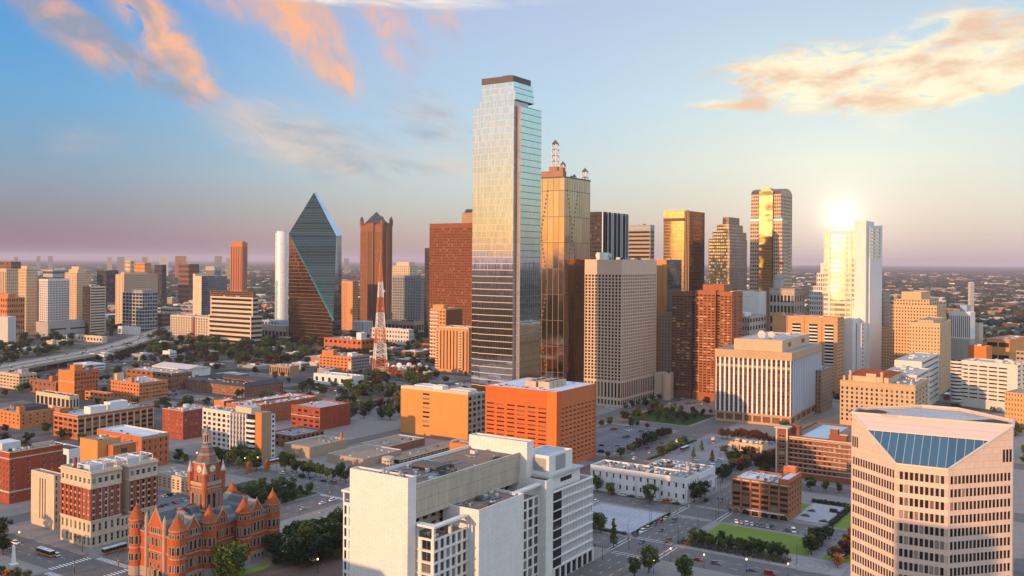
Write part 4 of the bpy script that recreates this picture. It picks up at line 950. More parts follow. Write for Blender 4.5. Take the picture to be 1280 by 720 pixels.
# ---------------------------------------------------------------- cream and red courts block
b = B('office_building', 'ornate red brick and cream stone block with a deep cornice beside the courthouse', 'office building', 76, 114, 197, 590, 456, wall=BR['lime'], near=True, frame=FR['white'])
A_, B_ = b.wl, b.wr; lm, rd = BR['lime'], BR['red']; h_ = b.h; gl = dict(rec=.4)
def wing(x0, x1, y0, zlo, nR):
    b.block(x0, y0, x1, A_, zlo, 13, S(7, 2, .42, .62, **gl) if x0 == 0 else None, S(nR, 2, .45, .6, **gl), mat=lm, par=0)
    b.block(x0, y0, x1, A_, 13, h_-8.5, S(7, 5, .44, .70, **gl) if x0 == 0 else None, S(nR, 5, .5, .72, **gl), mat=lm, par=0)
    for k in range(nR+1):
        pm_ = b.newpart('pilaster'); xx = x0+(x1-x0)*k/nR; wd_ = .95 if k in (1, nR-1) else .55; pm_.box(max(x0, xx-wd_), y0-.3, 13.8, min(x1, xx+wd_), y0-.02, h_-8.6, rd)
    b.block(x0, y0, x1, A_, h_-8.5, h_, S(7, 1, .5, .5, mb=1, mt=2.5, **gl) if x0 == 0 else None, S(nR, 1, .6, .5, mb=1, mt=2.5, **gl), mat=lm, par=1.2, roof=RF['pale'])
    for z, hh_, p in ((13, .7, .5), (h_-8.5, .6, .4), (h_-2, .6, .5), (h_-1.4, .7, 1.1), (5.6, .4, .3)): b.band(z, hh_, p, lm, x0, y0, x1, A_)
wing(0, B_*.44, 0, 0, 5); wing(B_*.56, B_, 0, 0, 5)
b.block(B_*.44, 6, B_*.56, A_, 0, h_-1, None, S(1, 8, .4, .6, **gl), mat=rd); b.block(B_*.44, .3, B_*.56, 6, 0, 12, None, S(2, 2, .6, .6, **gl), mat=lm, par=.4)
for k in range(8):                       # brick piers between the cream window stacks
    m = b.newpart('pilaster'); y = .4+(A_-.8)*k/7; m.box(-.32, max(0, y-1.05), 13.8, -.02, min(A_, y+1.05), h_-8.6, rd)
pg = plain('pergola_white', (.75,.73,.70))
for x0, x1 in ((1, B_*.42), (B_*.58, B_-1)):
    m = b.newpart('roof_frame')
    for x in (x0, (x0+x1)/2, x1):
        for y in (3, A_*.5): m.bar((x, y, h_-1), (x, y, h_+2.4), .35, pg)
        m.bar((x, 3, h_+2.4), (x, A_*.5, h_+2.4), .35, pg)
    for y in (3, A_*.27, A_*.5): m.bar((x0, y, h_+2.4), (x1, y, h_+2.4), .35, pg)
    m = b.newpart('roof_unit'); m.box(x0+3, 8, h_-1.2, x1-3, 13, h_+1.6, UN['pale'])
m = b.newpart('chimney'); m.cyl(4, A_-6, h_-1.2, h_+4, .8, .7, rd, 10)
b.units(6, 41, x0=2, x1=B_*.4, y0=A_*.55, y1=A_-2, big=3); b.done()
# cream annex slab
b = B('office_building', 'narrow cream slab with three dark vertical window slots on the street corner', 'office building', 39, 68, 79, 594, 487, wall=lm, near=True)
A_ = b.wl; b.main(S(9, 1, .42, .80, mb=1.5, mt=.5, skip=lambda i, j: i not in (3, 4, 5), glass=DG, rec=.9), S(2, 7, .3, .6, mb=3, rec=.3), roof=RF['grey'])
b.units(9, 51, big=3); b.done()
b = B('office_building', 'cream rooftop block with a red brick penthouse rising behind the cornice block', 'office building', 100, 122, 151, 551, 535, wall=C['ochre'], roof=RF['tan'])
b.main(); m = b.part('penthouse'); m.box(6, -6, b.h-14, 21, -.02, b.h-3.2, BR['rust'], RF['grey']); m.box(11, -6.15, b.h-8, 15, -6.01, b.h-5.5, FR['dark']); b.units(5, 4, big=3); b.done()
m = None
# far-left big red brick
b = B('office_building', 'dark red brick block with white windows at the far left edge', 'office building', -6, 12, 79, 566, 537, wall=BR['red'], near=True, frame=FR['white'], roof=RF['grey'])
b.main(S(4, 6, .36, .55, mb=3, mt=5, kind='sash'), S(7, 6, .34, .55, mb=3, mt=4, kind='pair', skip=lambda i, j: i in (1, 3)), par=1.2)
b.band(b.h-4, .6, .3, lm); b.band(6.5, .8, .3, lm); b.band(b.h-.2, .5, .4, lm)
m = b.part('penthouse'); m.box(1, 10, b.h-1.2, 12, 22, b.h+4, UN['pale'], RF['white']); m = b.part('vault'); 
for k in range(8):
    a0, a1 = math.pi*k/8, math.pi*(k+1)/8; P = lambda a, x: (x, 7-3.4*math.cos(a), b.h-1.2+3.2*math.sin(a))
    m.poly([P(a0, 16), P(a0, 30), P(a1, 30), P(a1, 16)], RF['tan'])
b.units(12, 61, big=3); b.done()
b = B('office_building', 'low pale flat roof with solar panels behind the dark red brick block', 'office building', 48, 86, 104, 562, 600, wall=C['white'], near=True, roof=RF['grey'])
b.main(S(4, 1, .5, .6), S(3, 1, .6, .5, mt=2)); 
for k in range(40):
    m = b.part('solar_array') if k == 0 else b.parts['solar_array'][0]; x, y = 3+(k % 8)*2.2, 4+(k//8)*3.2; m.box(x, y, b.h-.5, x+1.9, y+1.5, b.h-.2, plain('panel_blue', (.03,.04,.07), .2), bottom=True)
b.done()
# brick warehouse with blue-white roof
b = B('warehouse', 'brick warehouse with a pale blue roof and a tan end wall', 'warehouse', 121, 177, 211, 546, 628, wall=BR['rust'], near=True, roof=RF['white'])
b.block(0, 0, b.wr, b.wl, 0, b.h, S(7, 3, .28, .55, mb=2, mt=2, kind='sash'), S(5, 4, .26, .5, mb=2, mt=2), par=1, cap=UN['pale'])
m = b.part('end_wall'); b.w.wall((-.06,-.06), (b.wr,-.06), b.h-2.2, b.h, BR['tanc'])
b.units(3, 9, big=2); b.done()
# brick with large openings and white penthouses
b = B('parking_garage', 'brick garage with rows of wide black openings and white roof huts', 'garage', 67, 97, 192, 520, 728, wall=BR['rust'], near=True, roof=RF['pale'])
b.main(S(5, 4, .72, .55, mb=1, mt=2.4, kind='one'), S(11, 4, .74, .55, mb=1, mt=2.4, kind='one'), par=1.1)
for k in range(12): m = b.newpart('pier'); x = k*b.wr/11; m.box(max(-.3, x-.6), -.3, 0, min(b.wr, x+.6), -.02, b.h-2, lm)
b.band(b.h-2.2, .35, .25, lm); b.band(b.h-.2, .4, .3, lm)
b.block(14, 5, 28, 14, b.h-1.1, b.h+4.6, mat=C['white'], roof=RF['white'], par=.4); b.block(34, 9, 50, 18, b.h-1.1, b.h+5.5, mat=C['white'], roof=RF['white'], par=.4); b.block(.5, b.wl-8, 8, b.wl-.5, b.h-1.1, b.h+3.5, mat=BR['rust'], par=.4)
b.units(14, 91, x0=52, big=3); b.units(6, 92, x0=2, x1=30, y0=16, big=2.4); b.done()
# orange-brown brick left
b = B('warehouse', 'orange brown brick warehouse with a stair tower at the left edge', 'warehouse', -10, 25, 68, 516, 771, wall=BR['orange'], near=True, roof=RF['grey'])
b.main(S(7, 3, .34, .42, mb=3, mt=1.5), S(5, 3, .28, .42, mb=3, mt=1.5), par=.9); b.block(-.5, 0, 4, 5, b.h-1, b.h+5, mat=BR['orange']); b.block(b.wr*.3, 8, b.wr-1, 26, b.h-.9, b.h+2.5, mat=UN['dark'], roof=RF['dark'], par=.3); b.units(8, 71, big=3); b.done()
# tall orange-red block
b = B('warehouse', 'bright orange red block with a blank wall and a rooftop hut', 'warehouse', 73, 93, 123, 464, 930, wall=BR['rust'], near=True, roof=RF['pale'])
b.main(BR['hot'], S(8, 6, .5, .5, mb=2, mt=2, kind='one'), par=1.1); b.band(b.h*.6, .5, .2, lm, x1=0); b.block(5, 8, 14, 16, b.h-1, b.h+5, mat=BR['hot'], par=.5); b.units(9, 81, x0=14, big=3); b.done()
b = B('warehouse', 'pale painted warehouse with big windows at the far left behind the orange block', 'warehouse', -8, 24, 46, 468, 1000, wall=C['peach'], near=True, roof=RF['pale'])
b.main(S(8, 4, .7, .55, mb=1, mt=2, kind='triple', fmat=FR['white']), S(5, 4, .7, .5, mb=1, mt=2, kind='one'), par=.9); b.block(8, 10, 16, 18, b.h-1, b.h+4, mat=C['conc']); b.units(7, 82, big=4); b.done()
b = B('office_building', 'small brick block with a stair head left of the bright orange red block', 'office building', 37, 70, 78, 478, 960, wall=BR['brown'], roof=RF['grey']); b.main(S(6, 2, .3, .4, glass=DG), S(4, 2, .4, .4, glass=DG)); b.block(4, 14, 12, 20, b.h-1, b.h+5, mat=BR['rust']); b.units(5, 83); b.done()
b = B('office_building', 'low cream fronted shed in front of the bright orange red block', 'warehouse', 45, 87, 99, 495, 860, wall=C['cream'], roof=RF['dark']); b.main(S(8, 1, .7, .5, glass=DG), S(3, 1, .5, .5, glass=DG)); b.units(5, 84); b.done()
b = B('warehouse', 'long orange brick warehouse with small square windows and a fire stair', 'warehouse', 136, 174, 210, 479, 930, wall=BR['orange'], near=True, roof=RF['pale'])
b.main(S(10, 4, .42, .45, mb=1, mt=1.5, kind='sash'), S(9, 4, .74, .35, mb=1, mt=1.5, kind='one'), par=1); b.block(-.4, 12, 3, 17, b.h-1, b.h+5, mat=BR['orange']); b.block(10, 12, 18, 18, b.h-1, b.h+4, mat=C['white']); b.block(4, b.wl-8, 12, b.wl-1, b.h-1, b.h+6, mat=C['peach']); b.units(7, 85, big=3); b.done()
b = B('warehouse', 'low orange annex with wide openings left of the long orange brick warehouse', 'warehouse', 106, 134, 142, 492, 915, wall=BR['orange'], roof=RF['grey']); b.main(S(5, 2, .6, .4, glass=DG), S(2, 2, .6, .4, glass=DG)); b.done()
b = B('warehouse', 'brown brick block with pale window bands behind the long orange warehouse', 'warehouse', 158, 215, 240, 467, 1005, wall=BR['brown'], near=True, roof=RF['pale'])
b.main(S(9, 3, .5, .4, glass=DG), S(7, 3, .6, .45, mb=1, mt=1, kind='pair', fmat=FR['white']), par=.9); b.units(10, 86, big=4, mat=UN['pale']); b.done()
b = B('shed', 'big low shed with a smooth pale metal roof near the freeway', 'shed', 190, 234, 263, 461, 1090, wall=C['white'], roof=RF['white'])
b.block(0, 0, b.wr, b.wl, 0, b.h-1, par=0); m = b.part('metal_roof'); A_, B_ = b.wl, b.wr; mr_ = roofmat('metal_roof', (.58,.52,.50), .08)
m.poly([(-1,A_,b.h-.9), (-1,-1,b.h-.9), (B_*.5,-1,b.h+2.6), (B_*.5,A_,b.h+2.6)], mr_); m.poly([(B_+1,-1,b.h-.9), (B_+1,A_,b.h-.9), (B_*.5,A_,b.h+2.6), (B_*.5,-1,b.h+2.6)], mr_); m.poly([(-1,-1,b.h-.9), (B_+1,-1,b.h-.9), (B_*.5,-1,b.h+2.6)], C['white']); b.done()
# lofts with dark pitched roofs round a court
b = B('apartment_building', 'brick lofts with dark slate roofs around a courtyard', 'apartment building', 231, 306, 354, 484, 960, wall=BR['brown'], near=True, roof=RF['dark'], frame=FR['white'])
A_, B_ = b.wl, b.wr; sa = S(16, 3, .5, .5, mb=.5, mt=.8, kind='pair'); wdt = 13
b.block(0, 0, wdt, A_, 0, b.h, sa, S(3, 3, .4, .5, mb=.5, mt=.8), par=0); b.block(wdt, 0, B_, wdt, 0, b.h, None, S(16, 3, .5, .5, mb=.5, mt=.8, kind='pair'), par=0); b.block(B_-wdt, wdt, B_, A_, 0, b.h, par=0); b.block(wdt, A_-wdt, B_-wdt, A_, 0, b.h, par=0)
m = b.part('slate_roof'); e = .6; h0 = b.h+.02; ht = b.h+3.4
def gr(x0, y0, x1, y1, ax):
    dk_ = RF['dark']
    if ax == 'y':
        xm = (x0+x1)/2; m.poly([(x0-e,y1,h0), (x0-e,y0,h0), (xm,y0+5,ht), (xm,y1-5,ht)], dk_); m.poly([(x1+e,y0,h0), (x1+e,y1,h0), (xm,y1-5,ht), (xm,y0+5,ht)], dk_); m.poly([(x0-e,y0,h0), (x1+e,y0,h0), (xm,y0+5,ht)], dk_); m.poly([(x1+e,y1,h0), (x0-e,y1,h0), (xm,y1-5,ht)], dk_)
    else:
        ym = (y0+y1)/2; m.poly([(x0,y0-e,h0+.05), (x1,y0-e,h0+.05), (x1-5,ym,ht+.05), (x0+5,ym,ht+.05)], dk_); m.poly([(x1,y1+e,h0+.05), (x0,y1+e,h0+.05), (x0+5,ym,ht+.05), (x1-5,ym,ht+.05)], dk_); m.poly([(x0,y1,h0+.05), (x0,y0,h0+.05), (x0+5,ym,ht+.05)], dk_); m.poly([(x1,y0,h0+.05), (x1,y1,h0+.05), (x1-5,ym,ht+.05)], dk_)
gr(0, 0, wdt, A_, 'y'); gr(B_-wdt, 0, B_, A_, 'y'); gr(0, 0, B_, wdt, 'x'); gr(0, A_-wdt, B_, A_, 'x')
b.units(12, 87, z=ht-.9, x0=2, x1=wdt-1, big=2.4, mat=UN['pale']); b.done()
# square white-roofed courtyard block
b = B('apartment_building', 'orange brick courtyard block with a broad white roof', 'apartment building', 282, 317, 397, 508, 794, wall=BR['rust'], near=True, roof=RF['white'], frame=FR['white'])
A_, B_ = b.wl, b.wr; wdt = 15
b.block(0, 0, wdt, A_, 0, b.h, S(9, 4, .36, .5, mb=2, mt=1, kind='sash'), S(3, 4, .36, .5, mb=2, mt=1, kind='sash'), par=.8); b.block(wdt, 0, B_, wdt, 0, b.h, None, S(17, 4, .36, .5, mb=2, mt=1, kind='sash'), par=.8); b.block(B_-wdt, wdt, B_, A_, 0, b.h, S(6, 4, .3, .5, glass=DG), None, par=.8); b.block(wdt, A_-wdt, B_-wdt, A_, 0, b.h, None, S(8, 4, .3, .5, glass=DG), par=.8)
b.block(-2, A_, 10, A_+13, 0, b.h+1.5, BR['hot'], BR['red'], mat=BR['hot'], par=.8)
b.units(16, 88, x0=1, x1=wdt-1, big=2.6); b.units(26, 89, x0=wdt, y0=1, y1=wdt-1, big=2.6); b.units(16, 90, x0=wdt, y0=A_-wdt+1, y1=A_-1, big=2.6, mat=UN['pale']); b.done()
b = B('office_building', 'small square dark red brick corner block with white windows', 'office building', 203, 229, 269, 514, 731, wall=BR['red'], near=True, roof=RF['pale'], frame=FR['white'])
b.main(S(5, 5, .36, .5, mb=2, mt=1.5), S(6, 5, .40, .5, mb=2, mt=1.5), par=1.1); b.band(b.h-.2, .4, .3, lm); m = b.newpart('roof_unit'); m.cyl(12, 12, b.h-1, b.h+3, 2.6, 2.6, UN['pale'], 12); b.units(16, 93, big=3, mat=UN['pale']); b.done()
# white grid block with fins and rounded balconies
wt = wmat('grid_white', (.66,.60,.54), .08); b = B('apartment_building', 'white seven storey block with a window grid, thin fins and stacked white balconies', 'apartment building', 253, 327, 344, 520, 658, wall=wt, near=True, roof=RF['pale'])
A_, B_ = b.wl, b.wr; ya, yb_, yc_ = A_*.50, A_*.24, A_*.10
b.face((0, A_), (0,-1), (-1,0), A_-ya, 0, b.h, S(6, 8, .58, .6, mb=1, mt=2, rec=.5, kind='one')); 
tb_ = wmat('bay_tan', (.30,.22,.16)); b.face((0, ya), (0,-1), (-1,0), ya-yb_, 0, b.h, S(5, 8, .8, .5, mb=1, mt=2, rec=.4, kind='pair', mat=tb_))
for k in range(6): m = b.newpart('fin'); y = yb_+(ya-yb_)*k/5; m.box(-1.2, y-.35, 0, -.02, y+.35, b.h-.6, plain('fin_bright', (.82,.80,.78)))
b.w.wall((0, yb_), (0, yc_), 0, b.h, DG); 
for k in range(8):
    m = b.newpart('balcony'); z = 1.5+k*(b.h-3)/8; y0, y1 = yc_+.1, yb_+.6; m.prism([(-.02, y1), (-1.8, y1-1), (-1.8, y0+2.5), (-.6, y0), (-.02, y0)], z, z+1.6, plain('balcony_bright', (.74,.70,.66)))
b.face((0, yc_), (0,-1), (-1,0), yc_, 0, b.h+2, BR['hot']); b.face((0,0), (1,0), (0,-1), B_*.72, 0, b.h+2, C['tanbrick']); b.face((B_*.72,0), (1,0), (0,-1), B_*.28, 0, b.h, S(1, 9, .6, .5, rec=.4, kind='one'), mat=wt)
b.w.wall((B_,0), (B_,A_), 0, b.h, wt); b.w.wall((B_,A_), (0,A_), 0, b.h, wt); b.r.poly([(.1,yc_,b.h-.5), (B_,yc_,b.h-.5), (B_,A_,b.h-.5), (.1,A_,b.h-.5)], RF['grey']); b.newpart('roof').poly([(0,0,b.h+2), (B_*.72,0,b.h+2), (B_*.72,yc_,b.h+2), (0,yc_,b.h+2)], RF['tan']); b.w.wall((B_*.72, yc_), (0, yc_), b.h-.6, b.h+2, C['tanbrick']); b.w.wall((B_*.72, 0), (B_*.72, yc_), b.h-.6, b.h+2, C['tanbrick'])
m = b.part('penthouse'); m.box(4, yb_, b.h-.5, 13, ya, b.h+3.6, C['cream'], RF['pale']); b.units(12, 94, y0=ya, big=2.6); b.done()
b = B('warehouse', 'brick block with a blank brown side wall right of the white roofed courtyard', 'warehouse', 364, 400, 438, 510, 775, wall=BR['red'], near=True, roof=RF['pale'])
b.main(S(5, 4, .6, .5, mb=1, mt=2, kind='pair'), S(9, 4, .25, .35, mb=2, mt=2, skip=lambda i, j: i != 7), par=1); b.band(b.h*.55, .5, .3, lm, x1=0); b.units(4, 95, big=2); b.done()
b = B('warehouse', 'low dark brick block between the white grid block and the tan complex', 'warehouse', 335, 366, 405, 545, 700, wall=BR['brown'], near=True, roof=RF['grey'])
b.main(S(4, 2, .4, .5, kind='one'), S(7, 2, .6, .45, kind='pair'), par=1); b.units(9, 96, big=2.6); b.done()
# tan low complex
tc_ = BR['tanc']; b = B('low_building', 'windowless tan block with a flat roof behind the row of street trees', 'office building', 354.5, 387, 434, 559, 666, wall=tc_, roof=RF['tan'])
b.main(par=.8, cap=UN['pale']); b.units(7, 97, x0=b.wr*.5, big=2.6, mat=UN['grey']); m = b.newpart('chimney'); m.box(b.wr-4, 2, b.h-1, b.wr-2.4, 3.6, b.h+5, BR['rust']); b.done()
b = B('low_building', 'long windowless tan block with a notched flat roof behind the white foreground block', 'office building', 409, 454, 502, 574, 638, wall=tc_, roof=RF['tan'])
A_, B_ = b.wl, b.wr; b.main(par=.6, cap=UN['pale']); b.units(5, 98, big=2, mat=UN['pale'])
b.block(B_, 14, B_+44, A_+6, 0, b.h, None, BR['brown'], par=.6, cap=UN['pale']); b.units(6, 99, x0=B_+3, x1=B_+40, y0=16, y1=A_+2, big=4); b.done()
b = B('parking_garage', 'curved garage deck with pale columns and round stair turrets behind the white roof', 'garage', 496, 500, 582, 575, 650, wall=C['dark'], roof=RF['tan'], wl=14)
A_, B_ = b.wl, b.wr; b.main(S(2, 2, .6, .5, glass=DG), S(18, 2, .74, .7, glass=DG, rec=1.5, mat=tc_), par=.6, cap=UN['pale'])
for x, y, r_, e in ((-6, 6, 4.2, 2.5), (B_*.86, -2, 6.2, 3.6)):
    m = b.newpart('stair_turret'); m.cyl(x, y, 0, b.h+e-2, r_*.9, r_*.9, C['dark'], 16); m.cyl(x, y, b.h+e-2, b.h+e, r_, r_, C['cream'], 16, RF['pale']); m.cyl(x, y, b.h-2, b.h-.2, r_, r_, C['cream'], 16)
    for k in range(12): m.cyl(x+r_*.95*math.cos(k*.5236), y+r_*.95*math.sin(k*.5236), 0, b.h+e-2, .35, .35, C['cream'], 6)
b.units(5, 100, big=3); b.done()
b = B('low_building', 'small orange brick stair hut on the garage behind the white foreground block', 'office building', 562, 585, 596, 556, 610, wall=BR['hot']); b.main(); b.done()
# orange block with a white grid end
b = B('office_building', 'plain orange stucco block with one column of windows and white rooftop huts', 'office building', 501, 585, 607, 494, 734, wall=wmat('stucco_apricot', (.62,.265,.075), .12, .1, streak=.16), near=True, roof=RF['white'])
A_, B_ = b.wl, b.wr; b.main(S(9, 8, .92, .42, mb=6, mt=1, rec=.5, kind='triple', skip=lambda i, j: i != 3), S(4, 7, .66, .62, mb=4, mt=1, rec=.6, kind='one', mat=C['tan']), par=1.1, cap=UN['pale'])
b.block(.05, .05, 6, A_-.05, b.h-.05, b.h+2.2, mat=wmat('parapet_cream', (.66,.50,.36), .06), par=.3, roof=RF['white']); b.block(1, A_*.38, 8, A_*.52, b.h+.8, b.h+5, mat=C['white'], roof=RF['white'], par=.3); b.block(9, A_*.5, 20, A_*.9, b.h-1, b.h+2.6, mat=C['white'], roof=RF['white'], par=.3); b.block(9, 5, 19, A_*.35, b.h-1, b.h+2.4, mat=C['white'], roof=RF['white'], par=.3); b.units(8, 101, x0=8, big=2.6, mat=UN['pale']); b.done()
# red-orange block
ro = wmat('brick_flame', (.60,.125,.022), .16, .2, streak=.16); b = B('office_building', 'vivid red orange brick block with rows of slot windows below a blank top', 'office building', 607, 697, 745, 490, 633, wall=ro, near=True, roof=RF['white'])
A_, B_ = b.wl, b.wr; y_ = A_*.13
b.face((0, A_), (0,-1), (-1,0), A_-y_, 0, b.h, S(6, 13, .74, .36, mb=3, mt=11, rec=.8, kind='quad'), mat=ro); b.block(-1.2, .0, 5, y_, 0, b.h, wmat('brick_flame_light', (.64,.17,.035), .06), ro, mat=ro, par=.9)
b.face((5,.4), (1,0), (0,-1), B_-5, 0, b.h, S(9, 13, .6, .36, mb=3, mt=11, rec=.8, kind='pair'), mat=wmat('brick_flame_side', (.56,.15,.05), .14, .3))
b.w.wall((B_,0), (B_,A_), 0, b.h, ro); b.w.wall((B_,A_), (0,A_), 0, b.h, ro); b.r.poly([(0,.4,b.h-.3), (B_,.4,b.h-.3), (B_,A_,b.h-.3), (0,A_,b.h-.3)], RF['white'])
for k in range(8):
    m = b.newpart('cooling_tower'); x, y = 12+(k % 4)*6.2, 14+(k//4)*11; m.box(x, y, b.h-.3, x+5, y+9, b.h+4.2, wmat('cooling_tan', (.50,.38,.28))); m.cyl(x+2.5, y+3, b.h+4.2, b.h+5, 1.6, 1.6, UN['dark'], 10)
b.units(10, 102, x0=4, x1=12, y0=10, big=2.6); b.units(6, 103, x0=36, big=3); b.done()
# white two-storey block with arched windows
wl2 = wmat('stucco_white', (.70,.66,.64), .08); b = B('office_building', 'low white stucco block with small windows and a cluttered flat roof on the corner', 'office building', 738, 859, 874, 598, 547, wall=wl2, near=True, roof=RF['grey'])
A_, B_ = b.wl, b.wr
b.main(S(14, 2, .26, .44, mb=1.2, mt=1.6, rec=.35, kind='sash'), S(5, 2, .34, .5, mb=1.5, mt=1.4, rec=.35, kind='sash'), par=1.0)
b.block(B_, 3, B_+34, A_*.62, 0, b.h-2.5, par=.6, roof=RF['grey']); b.block(B_, -1.5, B_+26, 3, b.h-7.4, b.h-6.2, mat=wl2, par=0); 
for k in range(4): m = b.newpart('column'); m.box(B_+4+k*7, -1, 0, B_+4.8+k*7, -.2, b.h-7.4, wl2)
b.units(30, 104, x0=2, x1=B_-1, y0=2, big=2.6); b.units(40, 105, z=b.h-3.1, x0=B_+2, x1=B_+32, y0=5, y1=A_*.6, big=3); m = b.newpart('chimney'); m.box(B_+3, 8, b.h-3, B_+4.6, 9.6, b.h+5, lm)
m = b.part('gutter'); m.box(-.25, 4, b.h-3.4, -.02, A_-2, b.h-3.1, lm, bottom=True); b.done()
# brick loft on the lawn
pb = wmat('brick_loft', (.32,.12,.055), .2, .3); b = B('loft_building', 'six storey brown brick loft with wide steel windows beside the lawn', 'loft', 915, 986, 1002, 605.5, 512, wall=pb, near=True, roof=RF['white'])
A_, B_ = b.wl, b.wr
b.main(S(6, 5, .78, .60, mb=4, mt=1.4, rec=.4, kind='quad'), S(5, 5, .4, .5, mb=4, mt=1.4, rec=.4), par=1.2); 
for k in range(7): m = b.newpart('pilaster'); y = k*A_/6; m.box(-.35, max(0, y-.5), 0, -.02, min(A_, y+.5), b.h-.6, pb)
for k in range(6):
    y = (k+.5)*A_/6; link('window', stone_window(4.2, 3.2, True, lm), b.root, (-.03, y, .2), R(-90))
b.block(.3, 0, B_, 6, b.h-1.1, b.h+2.4, mat=BR['rust'], par=.5); b.block(B_-5, 2, B_, 9, b.h-1.1, b.h+5.4, mat=BR['rust'], par=.5); m = b.part('awning'); m.box(-2, 2, 3.4, -.4, A_*.72, 3.8, UN['pale'], bottom=True)
b.band(b.h-1.3, .5, .35, lm, x1=0); b.units(11, 106, y0=9, x0=3, big=2.4); b.done()
# long banded brick hotel
bb = wmat('brick_banded', (.26,.085,.045), .2, .3); b = B('office_building', 'long brown brick block with cream bands and an ornate white corner tower', 'office building', 986, 1110, 1135, 558, 585, wall=bb, near=True, roof=RF['brown'], frame=FR['white'])
A_, B_ = b.wl, b.wr
b.main(S(20, 7, .52, .5, mb=4, mt=2, rec=.35, kind='pair'), None, par=1); 
for k in range(8): b.band(4+k*(b.h-6)/7, .45, .28, lm, x1=0)
b.band(b.h-1, .8, .5, lm, x1=0)
b.block(-2, A_, 6, A_+8.2, 0, b.h+4.5, S(1, 7, .5, .5, mb=3, mt=3, kind='pair'), S(1, 7, .4, .5, mb=3, mt=3), par=.8)
for y in (A_+.1, A_+7.1): m = b.newpart('pilaster'); m.box(-2.5, y, 0, -2.02, y+1, b.h+4.6, lm)
m = b.part('cornice'); m.box(-3, A_-.4, b.h+4.6, 6.6, A_+9, b.h+5.4, lm, bottom=True)
b.block(10, A_-4, 16, A_+3, b.h-1, b.h+5, mat=bb); b.block(4, A_*.42, 10, A_*.60, b.h-1, b.h+2.8, mat=bb, cap=lm); b.block(7, A_*.52, 11, A_*.60, b.h+1, b.h+6, mat=bb, cap=lm); 
m = b.part('roof_membrane'); m.box(9, A_*.62, b.h-.99, B_-4, A_*.9, b.h-.8, roofmat('roof_skyblue', (.40,.52,.60), .12)); b.units(8, 107, x0=8, y1=A_*.4, big=3); b.done()

# ---------------------------------------------------------------- pink tower at the right, corner sliced off by a sloping glass roof
pk = wmat('granite_pink', (.67,.505,.41), .08, .1, joints=(3.1,1.96), streak=.10); d1 = 280.; X1, Y1 = 116.3, 280.
b = B('office_tower', 'pink granite tower with a sliced corner and a sloping blue glass roof', 'office tower', 0, 0, 0, 0, 0, phi=75, at=(X1, Y1), size=(40, 40, 94.4), wall=pk, near=True, restglass=PG)
# local frame: +x along the right face direction, +y along the left face direction; footprint counter-clockwise
Lw, Rw, ch_ = 22.0, 23.0, 14.3/math.sqrt(2); ztop = 94.4; zc_ = 82.5; nfl = 21; fh_ = zc_/nfl
ft = [(0, Lw), (0, 0), (ch_, -ch_), (ch_+Rw, -ch_), (ch_+Rw+8, -ch_+8), (ch_+Rw+8, Lw), (ch_+Rw, Lw+8), (8, Lw+8)]
def wface(p, q, nx, ml=.6):
    Ld = math.dist(p, q); ud = ((q[0]-p[0])/Ld, (q[1]-p[1])/Ld); nn = (ud[1], -ud[0])
    b.face(p, ud, nn, Ld, 0, zc_-.9, S(nx, nfl, .68, .62, ml=ml, mr=ml, mt=.4, rec=.10, kind='one', fmat=FR['brown']))
wface(ft[0], ft[1], 16); wface(ft[1], ft[2], 9, .8); wface(ft[2], ft[3], 16)
for i in range(3, 8): b.w.wall(ft[i], ft[(i+1) % 8], 0, ztop if i > 2 else zc_, pk)
def w3(pts): b.w.poly(pts, pk)
zl = zc_-.9
w3([(*ft[0], zl), (*ft[1], zl), (*ft[1], zc_), (*ft[0], ztop)]); w3([(*ft[2], zl), (*ft[3], zl), (*ft[3], ztop), (*ft[2], zc_)]); b.w.wall(ft[1], ft[2], zl, zc_, pk)
TL, CL, CR, TR = (Vector((*ft[0], ztop)), Vector((*ft[1], zc_)), Vector((*ft[2], zc_)), Vector((*ft[3], ztop)))
gs = .66; GL, GR = CL.lerp(TL, gs), CR.lerp(TR, gs)
b.w.poly([GL, GR, TR, TL], wmat('granite_slope', (.62,.47,.40), .05, .1, joints=(3,2.2), streak=.04))
gm_ = curtain('slope_glass', (.08,.16,.21), .7, .12, 400, 0, (.1,.1,.1), 2.35, .07, (.32,.36,.38), .01)
m = b.part('sloped_glass'); ux = (CR-CL).normalized(); m.poly([CL, CR, GR, GL], gm_, [((p-CL).dot(ux)+50, (p-CL).length) for p in (CL, CR, GR, GL)])
nrm_ = (CR-CL).cross(GL-CL).normalized()
for q in (CL.lerp(GL, 0), ):
    m = b.part('edge_trim'); tr_ = plain('trim_pale', (.62,.55,.50))
    for p0, p1 in ((CL, TL), (CR, TR), (CL, CR), (GL, GR)): m.bar(p0+nrm_*.15, p1+nrm_*.15, .45, tr_)
b.r.poly([(x, y, ztop-.8) for x, y in [ft[0]]+[ft[3], ft[4], ft[5], ft[6], ft[7]]], RF['pale'])
m = b.part('roof_well'); 
m.box(3, Lw+1, ztop-.79, 14, Lw+6, ztop-.3, RF['dark']); m = b.newpart('roof_well'); m.box(ch_+Rw-6, -3, ztop-.79, ch_+Rw+5, 3, ztop-.3, RF['dark'])
m = b.part('parapet')
pl = [ft[3], ft[4], ft[5], ft[6], ft[7], ft[0]]
for i in range(5): m.bar((*pl[i], ztop), (*pl[i+1], ztop), .7, pk)
m.bar((*ft[0], ztop+.1), (*ft[3], ztop+.1), .7, pk)
for i, zz in ((1, zc_+8.),): pass
